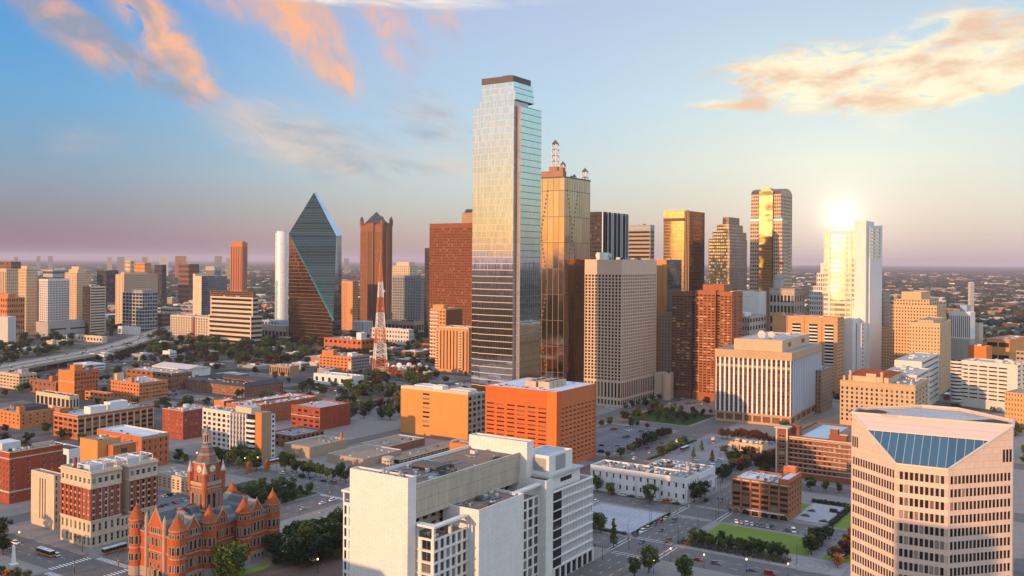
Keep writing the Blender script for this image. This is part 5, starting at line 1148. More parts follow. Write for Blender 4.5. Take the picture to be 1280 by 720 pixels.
for fx in (range(2)): 
    m = b.newpart('slot_window')
    for k in range(3):
        if fx == 0: y = Lw-.9-k*1.1; m.wall((-.05, y+.35), (-.05, y-.35), zc_+1.2, zc_+4.6, DG)
        else: x = ch_+Rw-.9-k*1.2; m.wall((x-.4, -ch_-.05), (x+.4, -ch_-.05), zc_+1.2, zc_+5., DG)
b.done()
# ================================================================== middle distance, left and centre
def simple(name, lab, cat, xl, xn, xr, yt, d, wall, L=None, Rr=None, n=4, big=5, phi=PHI, roof=None, **k):
    b = B(name, lab, cat, xl, xn, xr, yt, d, phi=phi, wall=wall, roof=roof, **k); b.main(L, Rr); b.units(n, int(xn*7+yt), big=big, mat=UN['pale']); return b
g1 = dict(glass=DG, rec=.6)
TT = 'apartment_tower'; OB = 'office_building'
b = simple(TT, 'slim cream tower at the far left edge of the city', 'tower', 23, 33, 47, 336, 1700, C['peach'], S(5, 22, .4, .5, mb=8, **g1), S(8, 22, .4, .5, mb=8, **g1)); b.block(3, 4, b.wr*.6, b.wl-4, b.h-1, b.h+5); b.done()
b = simple(OB, 'cream block cut by the left edge, with vertical window strips', 'office building', -12, 8, 24, 336, 1900, C['peach'], S(9, 1, .4, .9, mb=6, **g1), S(6, 18, .4, .5, **g1)); b.done()
b = simple(OB, 'brown topped block behind the cream block at the left edge', 'office building', -10, 14, 26, 327, 2500, C['brown'], S(8, 12, .5, .5, **g1), S(5, 12, .5, .5, **g1)); b.done()
b = simple(OB, 'low orange brick block with a penthouse at the left edge', 'office building', -8, 9, 31, 372, 1560, BR['orange'], S(6, 8, .5, .5, **g1), S(8, 8, .6, .5, **g1)); b.block(3, 3, b.wr*.5, b.wl-4, b.h-1, b.h+6); b.done()
b = simple(TT, 'white gridded tower with a curved balcony side on a long grey podium', 'tower', 45, 60, 87, 349, 1700, wmat('grid_white', (.66,.60,.54)), S(6, 20, .5, .6, mb=14, mt=3, **g1), S(14, 20, .62, .62, mb=14, mt=3, **g1)); b.done()
b = simple('podium', 'long low grey podium with a thin window slit below the white gridded tower', 'office building', 45, 60, 133, 403, 1670, C['conc'], None, S(3, 1, .8, .1, glass=DG, rec=.3)); b.done()
b = simple(TT, 'peach stepped tower behind the white gridded tower', 'tower', 81, 96, 113, 341, 1950, C['peach'], S(7, 22, .4, .5, mb=6, **g1), S(8, 22, .4, .5, mb=6, **g1)); b.block(4, 3, b.wr-8, b.wl-8, b.h-1, b.h+7); b.block(8, 6, b.wr-14, b.wl-12, b.h+6, b.h+13); b.done()
b = simple(OB, 'banded block, dark on its left and cream striped on its right', 'office building', 103.5, 113, 132, 358, 1720, C['dark'], S(4, 16, .7, .6, **g1), S(1, 17, .94, .45, mb=2, mt=2, mat=C['cream'], **g1)); b.done()
b = simple(TT, 'cream tower with a curved crown behind the dark glass gridded block', 'tower', 144.5, 155, 197, 343, 1920, C['peach'], S(3, 20, .3, .5, mb=8, **g1), S(14, 20, .6, .5, mb=8, **g1)); m = b.part('crown'); m.prism([(2, 2), (b.wr*.7, 1), (b.wr*.75, 10), (2, 14)], b.h-1, b.h+4, C['peach']); b.done()
b = simple(OB, 'dark glass block with a pale square grid near the freeway', 'office building', 153, 178, 197, 366, 1760, wmat('grid_pale', (.40,.40,.40)), S(6, 11, .86, .72, mb=3, **g1), S(6, 11, .86, .72, mb=3, **g1)); b.block(3, 4, b.wr-4, b.wl*.6, b.h-1, b.h+5, mat=C['grey']); b.done()
b = simple(OB, 'dark wide block with a pale cap far behind the peach tower', 'office building', 121, 133, 148, 338, 2900, C['dark'], S(5, 8, .8, .5, **g1), S(6, 8, .8, .5, **g1)); b.done()
b = simple(OB, 'flat roofed grey block far beyond the slim cream tower', 'office building', 54, 66, 82, 337, 2800, C['conc'], S(6, 6, .9, .4, **g1), S(8, 6, .9, .4, **g1)); b.done()
b = simple(OB, 'orange lit block far beyond the cream crowned tower', 'office building', 168, 181, 189, 328.5, 3100, C['ochre'], S(6, 10, .4, .5, **g1), S(4, 10, .4, .5, **g1)); b.done()
b = simple(OB, 'cream narrow block left of the far orange lit block', 'office building', 156, 163, 168, 326, 3300, C['peach'], S(4, 9, .4, .5, **g1), S(4, 9, .4, .5, **g1)); b.done()
b = simple(OB, 'dark narrow block right of the far orange lit block', 'office building', 193, 202, 208, 331, 3000, C['dark'], S(4, 9, .7, .5, **g1), S(3, 9, .7, .5, **g1)); b.done()
b = simple(OB, 'brown wide block far beyond the blue glass slab', 'office building', 223, 236, 249, 330, 2900, C['brown'], S(8, 8, .6, .5, **g1), S(8, 8, .6, .5, **g1)); b.done()
b = simple(OB, 'grey block with a pale cap far left of the lone brown tower', 'office building', 257, 268, 277, 333, 2800, C['conc'], S(8, 1, .6, .8, **g1), S(6, 1, .6, .8, **g1)); b.done()
bgl = curtain('block_blue', (.40,.46,.52), .9, .08, 4, .12, (.2,.2,.2), 3, .08)
b = simple(OB, 'blue glass slab with a cream end behind the stepped striped block', 'office building', 244, 252, 284, 345, 1680, C['cream'], None, bgl); b.block(-.2, b.wl, b.wr*.5, b.wl+6, 0, b.h+4, C['cream']); b.done()
b = simple(OB, 'stepped block with cream and dark stripes and a brown top', 'office building', 263, 316, 323, 372, 1520, C['cream'], S(1, 10, .95, .5, mb=3, mt=1, **g1), S(1, 10, .95, .5, mb=3, mt=1, **g1)); b.block(4, 4, b.wr-2, b.wl+6, b.h-1, b.h+9, S(1, 3, .96, .5, **g1), mat=C['brown']); b.block(-12, -10, b.wr, b.wl*.9, 0, b.h*.62, S(1, 6, .96, .5, mb=3, **g1), S(1, 6, .96, .5, mb=3, **g1)); b.done()
cgd = wmat('grid_cream', (.60,.49,.36), .1)
b = simple(OB, 'cream gridded block split by a dark red slot near the trees', 'office building', 213, 273, 291, 397, 1560, cgd, S(19, 8, .56, .62, mb=6, mt=2, **g1), S(9, 8, .5, .6, mb=6, mt=2, **g1)); m = b.part('slot'); m.wall((-.08, b.wl*.53), (-.08, b.wl*.47), 0, b.h-1, plain('slot_red', (.18,.05,.03))); b.done()
b = simple(OB, 'low tan hall with columns at the left foot of the glass prism', 'office building', 317, 358, 372, 412, 1640, C['tan'], S(9, 1, .8, .5, mb=2, **g1), None); b.block(3, 6, b.wr, b.wl-8, b.h-1, b.h+6); b.done()
b = simple(OB, 'pale blue low block behind the tan columned hall', 'office building', 327, 350, 361, 401, 1800, C['blue'], S(6, 2, .6, .4, **g1), None); b.done()
b = simple('museum', 'pale angular concrete cube at the left edge by the freeway', 'museum', -8, 10, 20, 396, 1500, wmat('museum_grey', (.50,.48,.46), .08), None, None); b.block(b.wr, 6, b.wr+8, b.wl*.6, 0, b.h*.7, mat=bgl); b.done()
b = simple(OB, 'low cream building with an orange end beside the freeway', 'office building', 97, 128, 134, 421, 1560, C['cream'], S(8, 1, .5, .4, **g1), None); b.done()
b = simple(OB, 'small pale box building beyond the freeway bend', 'office building', 147, 168, 176, 409, 1730, C['white'], None, None); b.done()
b = simple(OB, 'grey low building right of the dark gridded block', 'office building', 197, 214, 226, 385, 1900, C['conc'], S(5, 4, .9, .4, **g1), S(5, 4, .9, .4, **g1)); b.done()
b = simple(OB, 'long grey low building left of the blue glass slab', 'office building', 225, 244, 262, 386, 1980, C['grey'], S(5, 3, .9, .4, **g1), S(5, 3, .9, .4, **g1)); b.done()
b = simple(OB, 'brown low building below the dark gridded block', 'office building', 188, 203, 214, 392, 1820, C['brown'], S(5, 4, .9, .4, **g1), S(4, 4, .9, .4, **g1)); b.done()
# round the lattice mast
b = simple(OB, 'low orange brick block with square windows left of the red and white mast', 'office building', 399, 439, 462, 446, 1180, BR['orange'], S(9, 4, .5, .45, mb=2, mt=2), S(7, 4, .8, .35, mb=2, mt=1, mat=C['grey'], **g1), near=True, frame=FR['dark']); b.block(-.4, b.wl*.55, 6, b.wl*.72, b.h-1, b.h+7); b.block(4, b.wl*.75, 14, b.wl-1, b.h-1, b.h+5); b.block(8, 6, 18, 14, b.h-1, b.h+4, mat=C['white'], roof=RF['white']); m = b.part('arch_sign'); m.prism([(-2, 3), (-2, -2), (0, -2), (0, 3)], 0, 13, C['cream']); b.done()
b = simple(OB, 'pale roofed rambling block behind the low orange brick block', 'office building', 405, 452, 472, 425, 1420, BR['rust'], S(8, 2, .5, .4, **g1), S(4, 2, .5, .4, **g1), n=12); b.block(10, 10, 22, 20, b.h-1, b.h+10, mat=C['white'], roof=RF['white']); b.done()
b = simple(OB, 'white and blue block with square windows right of the mast', 'office building', 462, 511, 517, 412, 1560, wmat('block_bluewhite', (.60,.58,.56), .1), S(14, 3, .55, .5, mb=2, mt=2), S(4, 3, .4, .4, **g1), near=True, frame=FR['white'], roof=RF['white']); b.done()
b = simple(OB, 'brown low block with a roof court below the grey gridded tower', 'office building', 480, 517, 530, 402, 1780, C['tanbrick'], S(8, 1, .8, .4, **g1), S(4, 1, .8, .4, **g1), roof=RF['tan']); b.block(10, 10, b.wr-8, b.wl*.5, b.h-.9, b.h+.6, mat=C['dark'], roof=RF['dark']); b.done()
b = simple(OB, 'long low orange block behind the asphalt lot', 'office building', 517, 546, 552, 431, 1500, BR['hot'], S(12, 1, .3, .25, **g1), None); b.done()
b = simple(OB, 'small white vertical striped block below the pyramid tower', 'office building', 441, 454, 466, 402, 1750, C['white'], S(7, 1, .5, .9, **g1), S(5, 1, .5, .9, **g1)); b.done()
op = wmat('apt_orange', (.60,.28,.11), .08)
b = B(TT, 'orange balcony tower with a blank brown side behind its lower twin', 'apartment tower', 538, 557, 579, 386, 1280, wall=op); b.main(S(5, 14, .5, .5, mb=4, mt=2, **g1), S(1, 1, .9, .95, glass=C['rbrown'], rec=.2))
for k in range(14):
    m = b.newpart('balcony'); m.box(-1.5, b.wl*.45, 4+k*5.1, -.02, b.wl, 5.4+k*5.1, C['white'], bottom=True)
b.block(3, 6, 12, b.wl-2, b.h-1, b.h+5); b.done()
b = B(TT, 'broad orange apartment tower with stacked balconies left of the tallest tower', 'apartment tower', 545, 586, 600, 411, 1170, wall=op); A_ = b.wl
b.main(S(10, 1, .34, .97, mb=3, mt=3, **g1), S(6, 14, .5, .5, **g1)); 
for y0, y1 in ((.84, 1.), (.16, .30)):
    for k in range(15):
        m = b.newpart('balcony'); z = 4+k*(b.h-6)/15; m.box(-2, A_*y0, z, -.02, A_*y1, z+1.5, C['peach'], bottom=True)
b.block(-1, 0, b.wr, A_*.9, b.h-.5, b.h+1.5, mat=C['cream'], roof=RF['pale']); b.units(6, 171, z=b.h+.6, big=3); b.done()
b = simple(OB, 'low wall of blank pale sheds behind the satellite dishes', 'shed', 468, 538, 545, 465, 1120, C['conc'], None, None, n=9); b.done()
b = simple(OB, 'jumbled pale blue roof of a low shed left of the mast', 'shed', 392, 440, 455, 471, 1040, C['white'], S(6, 1, .4, .4, **g1), None, n=8, roof=RF['white']); b.done()
b = simple(OB, 'round ended tan shed by the dark roofed lofts', 'shed', 337, 362, 374, 458, 1130, C['tanbrick'], S(9, 1, .5, .6, **g1), None, roof=RF['grey']); b.done()
b = simple(OB, 'long single storey kiosk with a flat dark roof in front of the white finned block', 'kiosk', 912, 953, 960, 556, 690, C['peach'], S(5, 1, .2, .5, **g1), None, phi=31, roof=RF['dark'], n=6); b.done()
b = simple(OB, 'cream stone block with paired windows just behind the clock tower', 'office building', 197, 243, 262, 600, 556, BR['lime'], S(8, 4, .5, .55, mb=2, mt=2, kind='pair'), S(4, 4, .4, .5, mb=2, mt=2), near=True, frame=FR['dark'], n=14); b.done()
# the orange brown and white blocks between far right things
b = simple(OB, 'wide tan block with an orange lit front beyond the parking garage', 'office building', 1233, 1262, 1290, 424, 1180, C['ochre'], S(2, 3, .9, .35, **g1), None, phi=50, n=10); b.done()
b = simple(OB, 'orange low box at the foot of the white striped block', 'office building', 1210, 1233, 1240, 433, 1080, BR['hot'], None, None, phi=50); b.done()

# unseen blocks added outside the frame, sited and sized to shade the near streets
for lab, x, y, sx, sy, h_ in (('stepped hotel-like shade block added outside the lower left of the frame', -232, 150, 46, 36, 56), ('long hotel-like shade block added just below the frame', -165, 62, 150, 34, 58), ('slim hotel-like shade tower added just below the frame', -85, 30, 24, 20, 108),
     ('square hotel block outside the frame, beside the stepped hotel block', -128, 160, 30, 45, 84), ('tall hotel block outside the frame, behind the stepped hotel block', -255, 175, 30, 55, 83), ('brick shade block added just left of the frame by the plaza', -345, 405, 60, 30, 19), ('second brick shade block added left of the frame, nearer the camera', -300, 320, 55, 30, 21), ('third brick shade block added left of the frame, nearest the camera', -262, 240, 50, 30, 26)):
    b = B('hotel' if 'hotel' in lab else 'warehouse', lab, 'hotel' if 'hotel' in lab else 'warehouse', 0, 0, 0, 0, 0, at=(x, y), size=(sx, sy, h_), wall=C['conc'] if 'hotel' in lab else BR['brown'])
    b.main(S(int(sy/5), int(h_/4), .5, .5, **g1), S(int(sx/5), int(h_/4), .5, .5, **g1)); b.done()

# red and white lattice mast
def mast(x, y, h_, w0, w1):
    r0 = thing('lattice_mast', 'tall red and white lattice broadcast mast', 'mast', (x, y, 0), R(20)); rw = [plain('mast_orange', (.55,.16,.045)), plain('mast_white', (.74,.70,.68))]
    nb = 7; n_ = 22
    for k in range(nb):
        m = MB(); mt_ = rw[k % 2]
        for q in range(n_*k//nb, n_*(k+1)//nb):
            f0, f1 = q/n_, (q+1)/n_; a, c = w0+(w1-w0)*f0**.9, w0+(w1-w0)*f1**.9; z0, z1 = h_*.84*f0, h_*.84*f1
            cs = [(-1,-1), (1,-1), (1,1), (-1,1)]
            for i in range(4):
                p, p2 = cs[i], cs[(i+1) % 4]; A_ = Vector((p[0]*a/2, p[1]*a/2, z0)); B_ = Vector((p[0]*c/2, p[1]*c/2, z1)); A2 = Vector((p2[0]*a/2, p2[1]*a/2, z0)); B2 = Vector((p2[0]*c/2, p2[1]*c/2, z1))
                kb = .35+.65*a/w0; m.bar(A_, B_, .9*kb, mt_); m.bar(A_, B2, .5*kb, mt_); m.bar(A2, B_, .5*kb, mt_); m.bar(B_, B2, .55*kb, mt_)
                m.bar(A_.lerp(A2, .5), B_.lerp(B2, .5), .3*kb, mt_)
        m.obj('lattice_section', r0)
    m = MB(); m.cyl(0, 0, h_*.84, h_, .6, .3, rw[0], 8); m.obj('antenna', r0)
    m = MB()
    for k in range(3): m.cyl(2+k, -2, h_*(.35+.13*k), h_*(.35+.13*k)+3, 1.5, 1.5, UN['pale'], 8)
    m.obj('antenna_drum', r0)
mx, my = G(475, 468); mast(mx, my, 168, 16.5, 2.0)
# ================================================================== ground, streets, blocks
def gmat():
    m, t, b = newmat('ground_city'); oc = objco(t); x, y, z = sep(t, oc)
    dist = (x*x+y*y).f('SQRT'); n1 = noise(t, oc, .004, 6, .6); n2 = noise(t, oc, .06, 5, .65); n3 = noise(t, oc, .0006, 5, .6); n4 = noise(t, oc, .6, 3, .6)
    near = mixc(t, n2.smooth(.35, .65), (.13,.115,.103), (.19,.165,.145)); near = mixc(t, n4*.35, near, (.085,.075,.07))
    far = mixc(t, n1.smooth(.42, .58), (.045,.048,.028), (.15,.12,.095)); far = mixc(t, n3.smooth(.45, .6), far, (.035,.042,.026))
    gs_ = (x*SS+y*CS); gt_ = (y*SS-x*CS); u_ = gs_/84; v_ = gt_/92        # city blocks along the street grid
    wn = t.nodes.new('ShaderNodeTexWhiteNoise'); t.links.new(comb(t, (u_*2).f('FLOOR'), (v_*2).f('FLOOR'), 0).s, wn.inputs[0]); cellc = ramp(t, V(t, wn.outputs[0]), [(0, (.10,.093,.09)), (.25, (.20,.175,.155)), (.45, (.30,.27,.25)), (.6, (.13,.11,.09)), (.78, (.075,.09,.035)), (1, (.25,.215,.18))])
    fu, fv = u_.f('FRACT'), v_.f('FRACT'); street = fu.f('LESS_THAN', .17).f('MAXIMUM', fv.f('LESS_THAN', .15)); cellc = mixc(t, n2.smooth(.3, .75)*.6, cellc, (.07,.062,.055)); grid = mixc(t, street, cellc, (.105,.098,.094))
    near = mixc(t, dist.smooth(880, 960), near, grid)
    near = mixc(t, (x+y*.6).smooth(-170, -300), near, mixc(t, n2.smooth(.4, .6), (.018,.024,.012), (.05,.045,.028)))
    setin(t, b.inputs['Base Color'], mixc(t, dist.smooth(1700, 2900), near, far)); b.inputs['Roughness'].default_value = 1; b.inputs['Specular IOR Level'].default_value = 0
    return m
g = MB(); g.poly([(-60000,-60000,0), (60000,-60000,0), (60000,60000,0), (-60000,60000,0)], gmat()); structure('ground', g)
ASP = roofmat('asphalt', (.165,.148,.14), .22); PAV = wmat('pavement_concrete', (.34,.30,.275), .15, .15, joints=(2.2,400)); LOTP = roofmat('lot_pale', (.38,.38,.41), .14); LOTD = roofmat('lot_dark', (.16,.16,.175), .2)
GRS = roofmat('lawn_green', (.17,.225,.04), .2); LINE = plain('paint_white', (.78,.78,.76)); BRK = roofmat('paver_brown', (.15,.10,.08), .18)
def rect(mb, s0, s1, t0, t1, z, mat): mb.poly([(*st(s0,t1),z), (*st(s0,t0),z), (*st(s1,t0),z), (*st(s1,t1),z)], mat)
def road(s0, s1, t0, t1, mat=None): m = MB(); rect(m, s0, s1, t0, t1, .004, mat or ASP); structure('road', m)
road(150, 1000, 190, 211); road(100, 1000, 384, 408); road(238, 258, -60, 384); road(238, 258, 408, 900); road(411, 434, -40, 190); road(411, 434, 211, 384); road(411, 434, 408, 640)
road(491, 512, 20, 190); road(491, 512, 211, 288); road(585, 606, -40, 190); road(585, 606, 211, 288); road(585, 606, 314, 384); road(434, 491, 288, 314); road(606, 735, 288, 314); road(735, 757, -40, 190); road(735, 757, 211, 384); road(757, 1000, 288, 314)
road(258, 411, 497, 512); road(434, 760, 497, 512); road(585, 606, 408, 497); road(735, 757, 408, 497)
def slab(s0, s1, t0, t1, mat=None, h_=.13):
    m = MB(); p = [st(s0,t1), st(s0,t0), st(s1,t0), st(s1,t1)]; m.prism(p, 0, h_, mat or PAV); structure('pavement', m)
for a in ((258.3,410.7,211.3,383.7), (258.3,410.7,408.3,496.7), (120,237.7,408.3,560), (120,237.7,230,383.7), (258.3,410.7,512.3,620), (434.3,490.7,211.3,287.7), (512.3,584.7,211.3,287.7), (434.3,490.7,60,189.7), (512.3,584.7,20,189.7), (434.3,584.7,314.3,383.7), (434.3,584.7,408.3,496.7),
          (606.3,734.7,314.3,383.7), (606.3,734.7,211.3,287.7), (606.3,734.7,-40,189.7), (757.3,1000,314.3,383.7), (757.3,1000,211.3,287.7), (757.3,1000,-40,189.7), (606.3,734.7,408.3,496.7), (757.3,1000,408.3,640), (434.3,734.7,512.3,640), (258.3,410.7,60,189.7)): slab(*a)
def sheet(name, s0, s1, t0, t1, mat, z=.136): m = MB(); rect(m, s0, s1, t0, t1, z, mat); return structure(name, m)
sheet('parking_lot', 440, 487, 217, 258, LOTP); sheet('parking_lot', 612, 730, 319, 380, LOTD); sheet('parking_lot', 610, 731, 216, 284, roofmat('lot_mid', (.23,.23,.25), .16)); sheet('parking_lot', 519, 560, 135, 154, LOTP, .14)
sheet('lawn', 452, 487, 129, 184, GRS); sheet('lawn', 515, 581, 60, 131.5, GRS, .139); sheet('lawn', 457, 485, 106, 122, GRS, .139); sheet('lawn', 539, 556, 155, 160, GRS)
sheet('plaza', 436, 456, 108, 140, roofmat('plaza_grey', (.33,.30,.28), .12), .1385); sheet('plaza', 262, 405, 258, 334, BRK); sheet('plaza', 200, 236, 411, 470, roofmat('plaza_pale', (.30,.26,.23), .12))
sheet('lawn', 760, 828, 318, 381, roofmat('park_green', (.045,.075,.02), .3)); sheet('lawn', 372, 409, 411, 470, roofmat('bosque_soil', (.07,.075,.04), .3)); sheet('lawn', 262, 300, 331, 337, GRS, .14)
sheet('parking_lot', 300, 372, 440, 494, LOTD); sheet('parking_lot', 612, 730, 412, 492, LOTD)
for q in ((322, 12.), (350, 9.)): pass
m = MB()
for k in range(28):     # ring pattern of the little round plaza
    a0, a1 = 2*math.pi*k/28, 2*math.pi*(k+1)/28; c_ = (443, 124)
    for r0_, r1_ in ((3, 4), (6, 7), (9, 10)):
        m.poly([(*st(c_[0]+r_*math.cos(a), c_[1]+r_*math.sin(a)), .145) for r_, a in ((r0_, a0), (r1_, a0), (r1_, a1), (r0_, a1))][::-1], PAV)
structure('plaza', m)
# painted lines
mk = MB()
def dash(s0, s1, t0, t1, z=.009): rect(mk, s0, s1, t0, t1, z, LINE)
for T, S0, S1 in ((195.2, 260, 735), (200.4, 260, 735), (205.6, 260, 735), (392, 120, 735), (400, 120, 735)):
    k = S0
    while k < S1:
        if not any(a-2 < k < c_+1 for a, c_ in ((238,258), (411,434), (491,512), (585,606))): dash(k, k+3.2, T-.09, T+.09)
        k += 9
for S_ in (244.6, 251.2, 418.6, 426.3, 498, 505):
    k = 60
    while k < 640:
        if not any(a-2 < k < c_+1 for a, c_ in ((190,211), (288,314), (384,408))) and not (S_ > 440 and k > 286): dash(S_-.09, S_+.09, k, k+3.2)
        k += 9
def zebra(s0, s1, t0, t1, along):
    if along == 't':
        k = t0
        while k < t1: dash(s0, s1, k, k+.75, .010); k += 1.7
    else:
        k = s0
        while k < s1: dash(k, k+.75, t0, t1, .010); k += 1.7
zebra(238.6, 257.6, 409, 412.6, 's'); zebra(238.6, 257.6, 379.4, 383, 's'); zebra(258.8, 262.2, 384.6, 407.6, 't'); zebra(233.6, 237, 384.6, 407.6, 't')
zebra(238.6, 257.6, 492, 495.5, 's'); zebra(405.5, 408.8, 384.6, 407.6, 't')
for s0 in (487.8, 512.6, 436, 408): dash(s0, s0+.35, 190.6, 210.6); dash(s0+2.4, s0+2.75, 190.6, 210.6)
for t0 in (186.4, 212): 
    for a, c_ in ((411.5, 433.5), (491.5, 511.5)): dash(a, c_, t0, t0+.35); dash(a, c_, t0+2.2, t0+2.55)
for k in range(14): dash(443, 448, 219+k*2.8, 219.15+k*2.8, .142); dash(457, 467, 219+k*2.8, 219.15+k*2.8, .142); dash(476, 486, 219+k*2.8, 219.15+k*2.8, .142)
for k in range(26): dash(614+k*4.4, 614.15+k*4.4, 322, 332, .142); dash(614+k*4.4, 614.15+k*4.4, 346, 356, .142); dash(614+k*4.4, 614.15+k*4.4, 222, 232, .142); dash(614+k*4.4, 614.15+k*4.4, 250, 262, .142)
for k in range(13): dash(521+k*3, 521.12+k*3, 136, 141, .146); dash(521+k*3, 521.12+k*3, 148, 153, .146)
for k in range(24): dash(491.6, 495.5, 118+k*2.7, 118.14+k*2.7)
structure('road_marking', mk)
# planting beds and hedges
def bed(name, lab, s0, s1, t0, t1, h_, seed, n, col):
    rn = random.Random(seed); m = MB(); mt_ = leafmat('leaf_'+name+str(seed), *col)
    for k in range(n):
        s_, t_, z = rn.uniform(s0, s1), rn.uniform(t0, t1), rn.uniform(0, h_); x, y = st(s_, t_); leaf(m, (x, y, z+.1), rn, .5, mt_)
    return m
def leafmat(name, c0, c1):
    if name in MATS: return MATS[name]
    m, t, b = newmat(name); rnd = V(t, t.nodes.new('ShaderNodeNewGeometry').outputs['Random Per Island']); orr = V(t, t.nodes.new('ShaderNodeObjectInfo').outputs['Random'])
    c = mixc(t, rnd, c0, c1); k = orr*.5+.75; setin(t, b.inputs['Base Color'], mixc(t, 1.0, c, comb(t, k, k, k), 'MULTIPLY'))
    b.inputs['Roughness'].default_value = .7; b.inputs['Specular IOR Level'].default_value = .2; MATS[name] = m; return m
def leaf(m, c, rn, sz, mat):
    a = Vector((rn.gauss(0,1), rn.gauss(0,1), rn.gauss(0,.6))).normalized(); q = Vector((rn.gauss(0,1), rn.gauss(0,1), rn.gauss(0,1))); d_ = a.cross(q).normalized(); a *= sz*rn.uniform(.6, 1.2); d_ *= sz*rn.uniform(.5, 1.); c = Vector(c)
    m.poly([c-a, c-d_*.8, c+a, c+d_], mat)
sc_ = ((.05,.05,.028), (.10,.085,.05))
tag(bed('shrub_belt', '', 438.5, 446, 133, 189, 1.6, 5, 2600, ((.045,.045,.026), (.12,.09,.06))).obj('shrub_belt'), kind='stuff')
for nm, lab, s0, s1, t0, t1, h_, n in (('hedge', 'dark clipped hedge between the small car park and the lawn', 515, 560, 131.5, 134.5, 2.2, 1500), ('hedge', 'dark hedge along the far end of the small car park', 561, 564, 134, 156, 2., 900), ('hedge', 'low hedge along the street edge of the pale empty car park', 437, 439.5, 217, 258, 1.2, 900), ('hedge', 'narrow hedge strip along the long side of the pale car park', 440, 488, 213.5, 215.5, 1., 800), ('hedge', 'low dark hedge along the street side of the pale rear car park', 610, 700, 285, 287, 1.4, 1000), ('hedge', 'clipped flower bed beside the white obelisk', 212, 218, 424, 433, 1.0, 500)):
    tag(bed(nm, lab, s0, s1, t0, t1, h_, len(lab), n, ((.025,.04,.014), (.06,.08,.025))).obj(nm), lab, 'hedge')
# elevated freeway
cp = [(-60, 474), (10, 459), (60, 450), (110, 441), (150, 431.5), (185, 420), (212, 411), (240, 405)]
pts = [Vector((*G(px, py, 9.), 9.)) for px, py in cp]; fine = []
for i in range(len(pts)-1):
    p0, p1, p2, p3 = pts[max(0, i-1)], pts[i], pts[i+1], pts[min(len(pts)-1, i+2)]
    for k in range(6):
        u = k/6; fine.append(.5*((2*p1)+(p2-p0)*u+(2*p0-5*p1+4*p2-p3)*u*u+(3*p1-p0-3*p2+p3)*u**3))
fine.append(pts[-1]); fw = thing('freeway_bridge', 'elevated freeway full of small cars curving through the left distance', 'freeway', (*pts[2][:2], 0)); o_ = Vector(fw.location)
m = MB(); mp = MB(); conc = wmat('freeway_concrete', (.34,.29,.25), .12); W_ = 23.
nrm = []
for i in range(len(fine)):
    d_ = (fine[min(i+1, len(fine)-1)]-fine[max(i-1, 0)]); d_.z = 0; d_.normalize(); nrm.append(Vector((-d_.y, d_.x, 0)))
for i in range(len(fine)-1):
    a, c_ = fine[i]-o_, fine[i+1]-o_; na, nc = nrm[i]*W_, nrm[i+1]*W_; zz = Vector((0,0,1))
    m.poly([a-na, c_-nc, c_+nc, a+na], conc)
    for s_ in (-1, 1):
        p, q = a+na*s_, c_+nc*s_; m.poly([p-zz*2.2, q-zz*2.2, q+zz*1.1, p+zz*1.1][::s_ or 1], conc); m.poly([p*1+zz*1.1, q+zz*1.1, q-nc*s_*.03+zz*1.1, p-na*s_*.03+zz*1.1], conc); m.poly([p-na*s_*.03, q-nc*s_*.03, q-nc*s_*.03+zz*1.1, p-na*s_*.03+zz*1.1], conc)
    m.poly([a+zz*0-na*.01, c_-nc*.01, c_-nc*.01+zz*1, a-na*.01+zz*1], conc)
    for lane in (-.7, -.42, .3, .58):
        if i % 2 == 0: mp.poly([a+na*lane+zz*.02, a.lerp(c_, .6)+na*lane+zz*.02, a.lerp(c_, .6)+na*(lane+.012)+zz*.02, a+na*(lane+.012)+zz*.02], LINE)
m.obj('deck', fw); mp.obj('lane_line', fw)['kind'] = 'stuff'
for i in range(2, len(fine)-1, 2):
    p = fine[i]-o_
    for s_ in (-.62, .62):
        q = MB(); c_ = p+nrm[i]*W_*s_; q.cyl(c_.x, c_.y, 0, 7, 1.1, 1.1, conc, 8); q.obj('pier', fw)
FWY = [(fine[i], nrm[i]) for i in range(len(fine))]
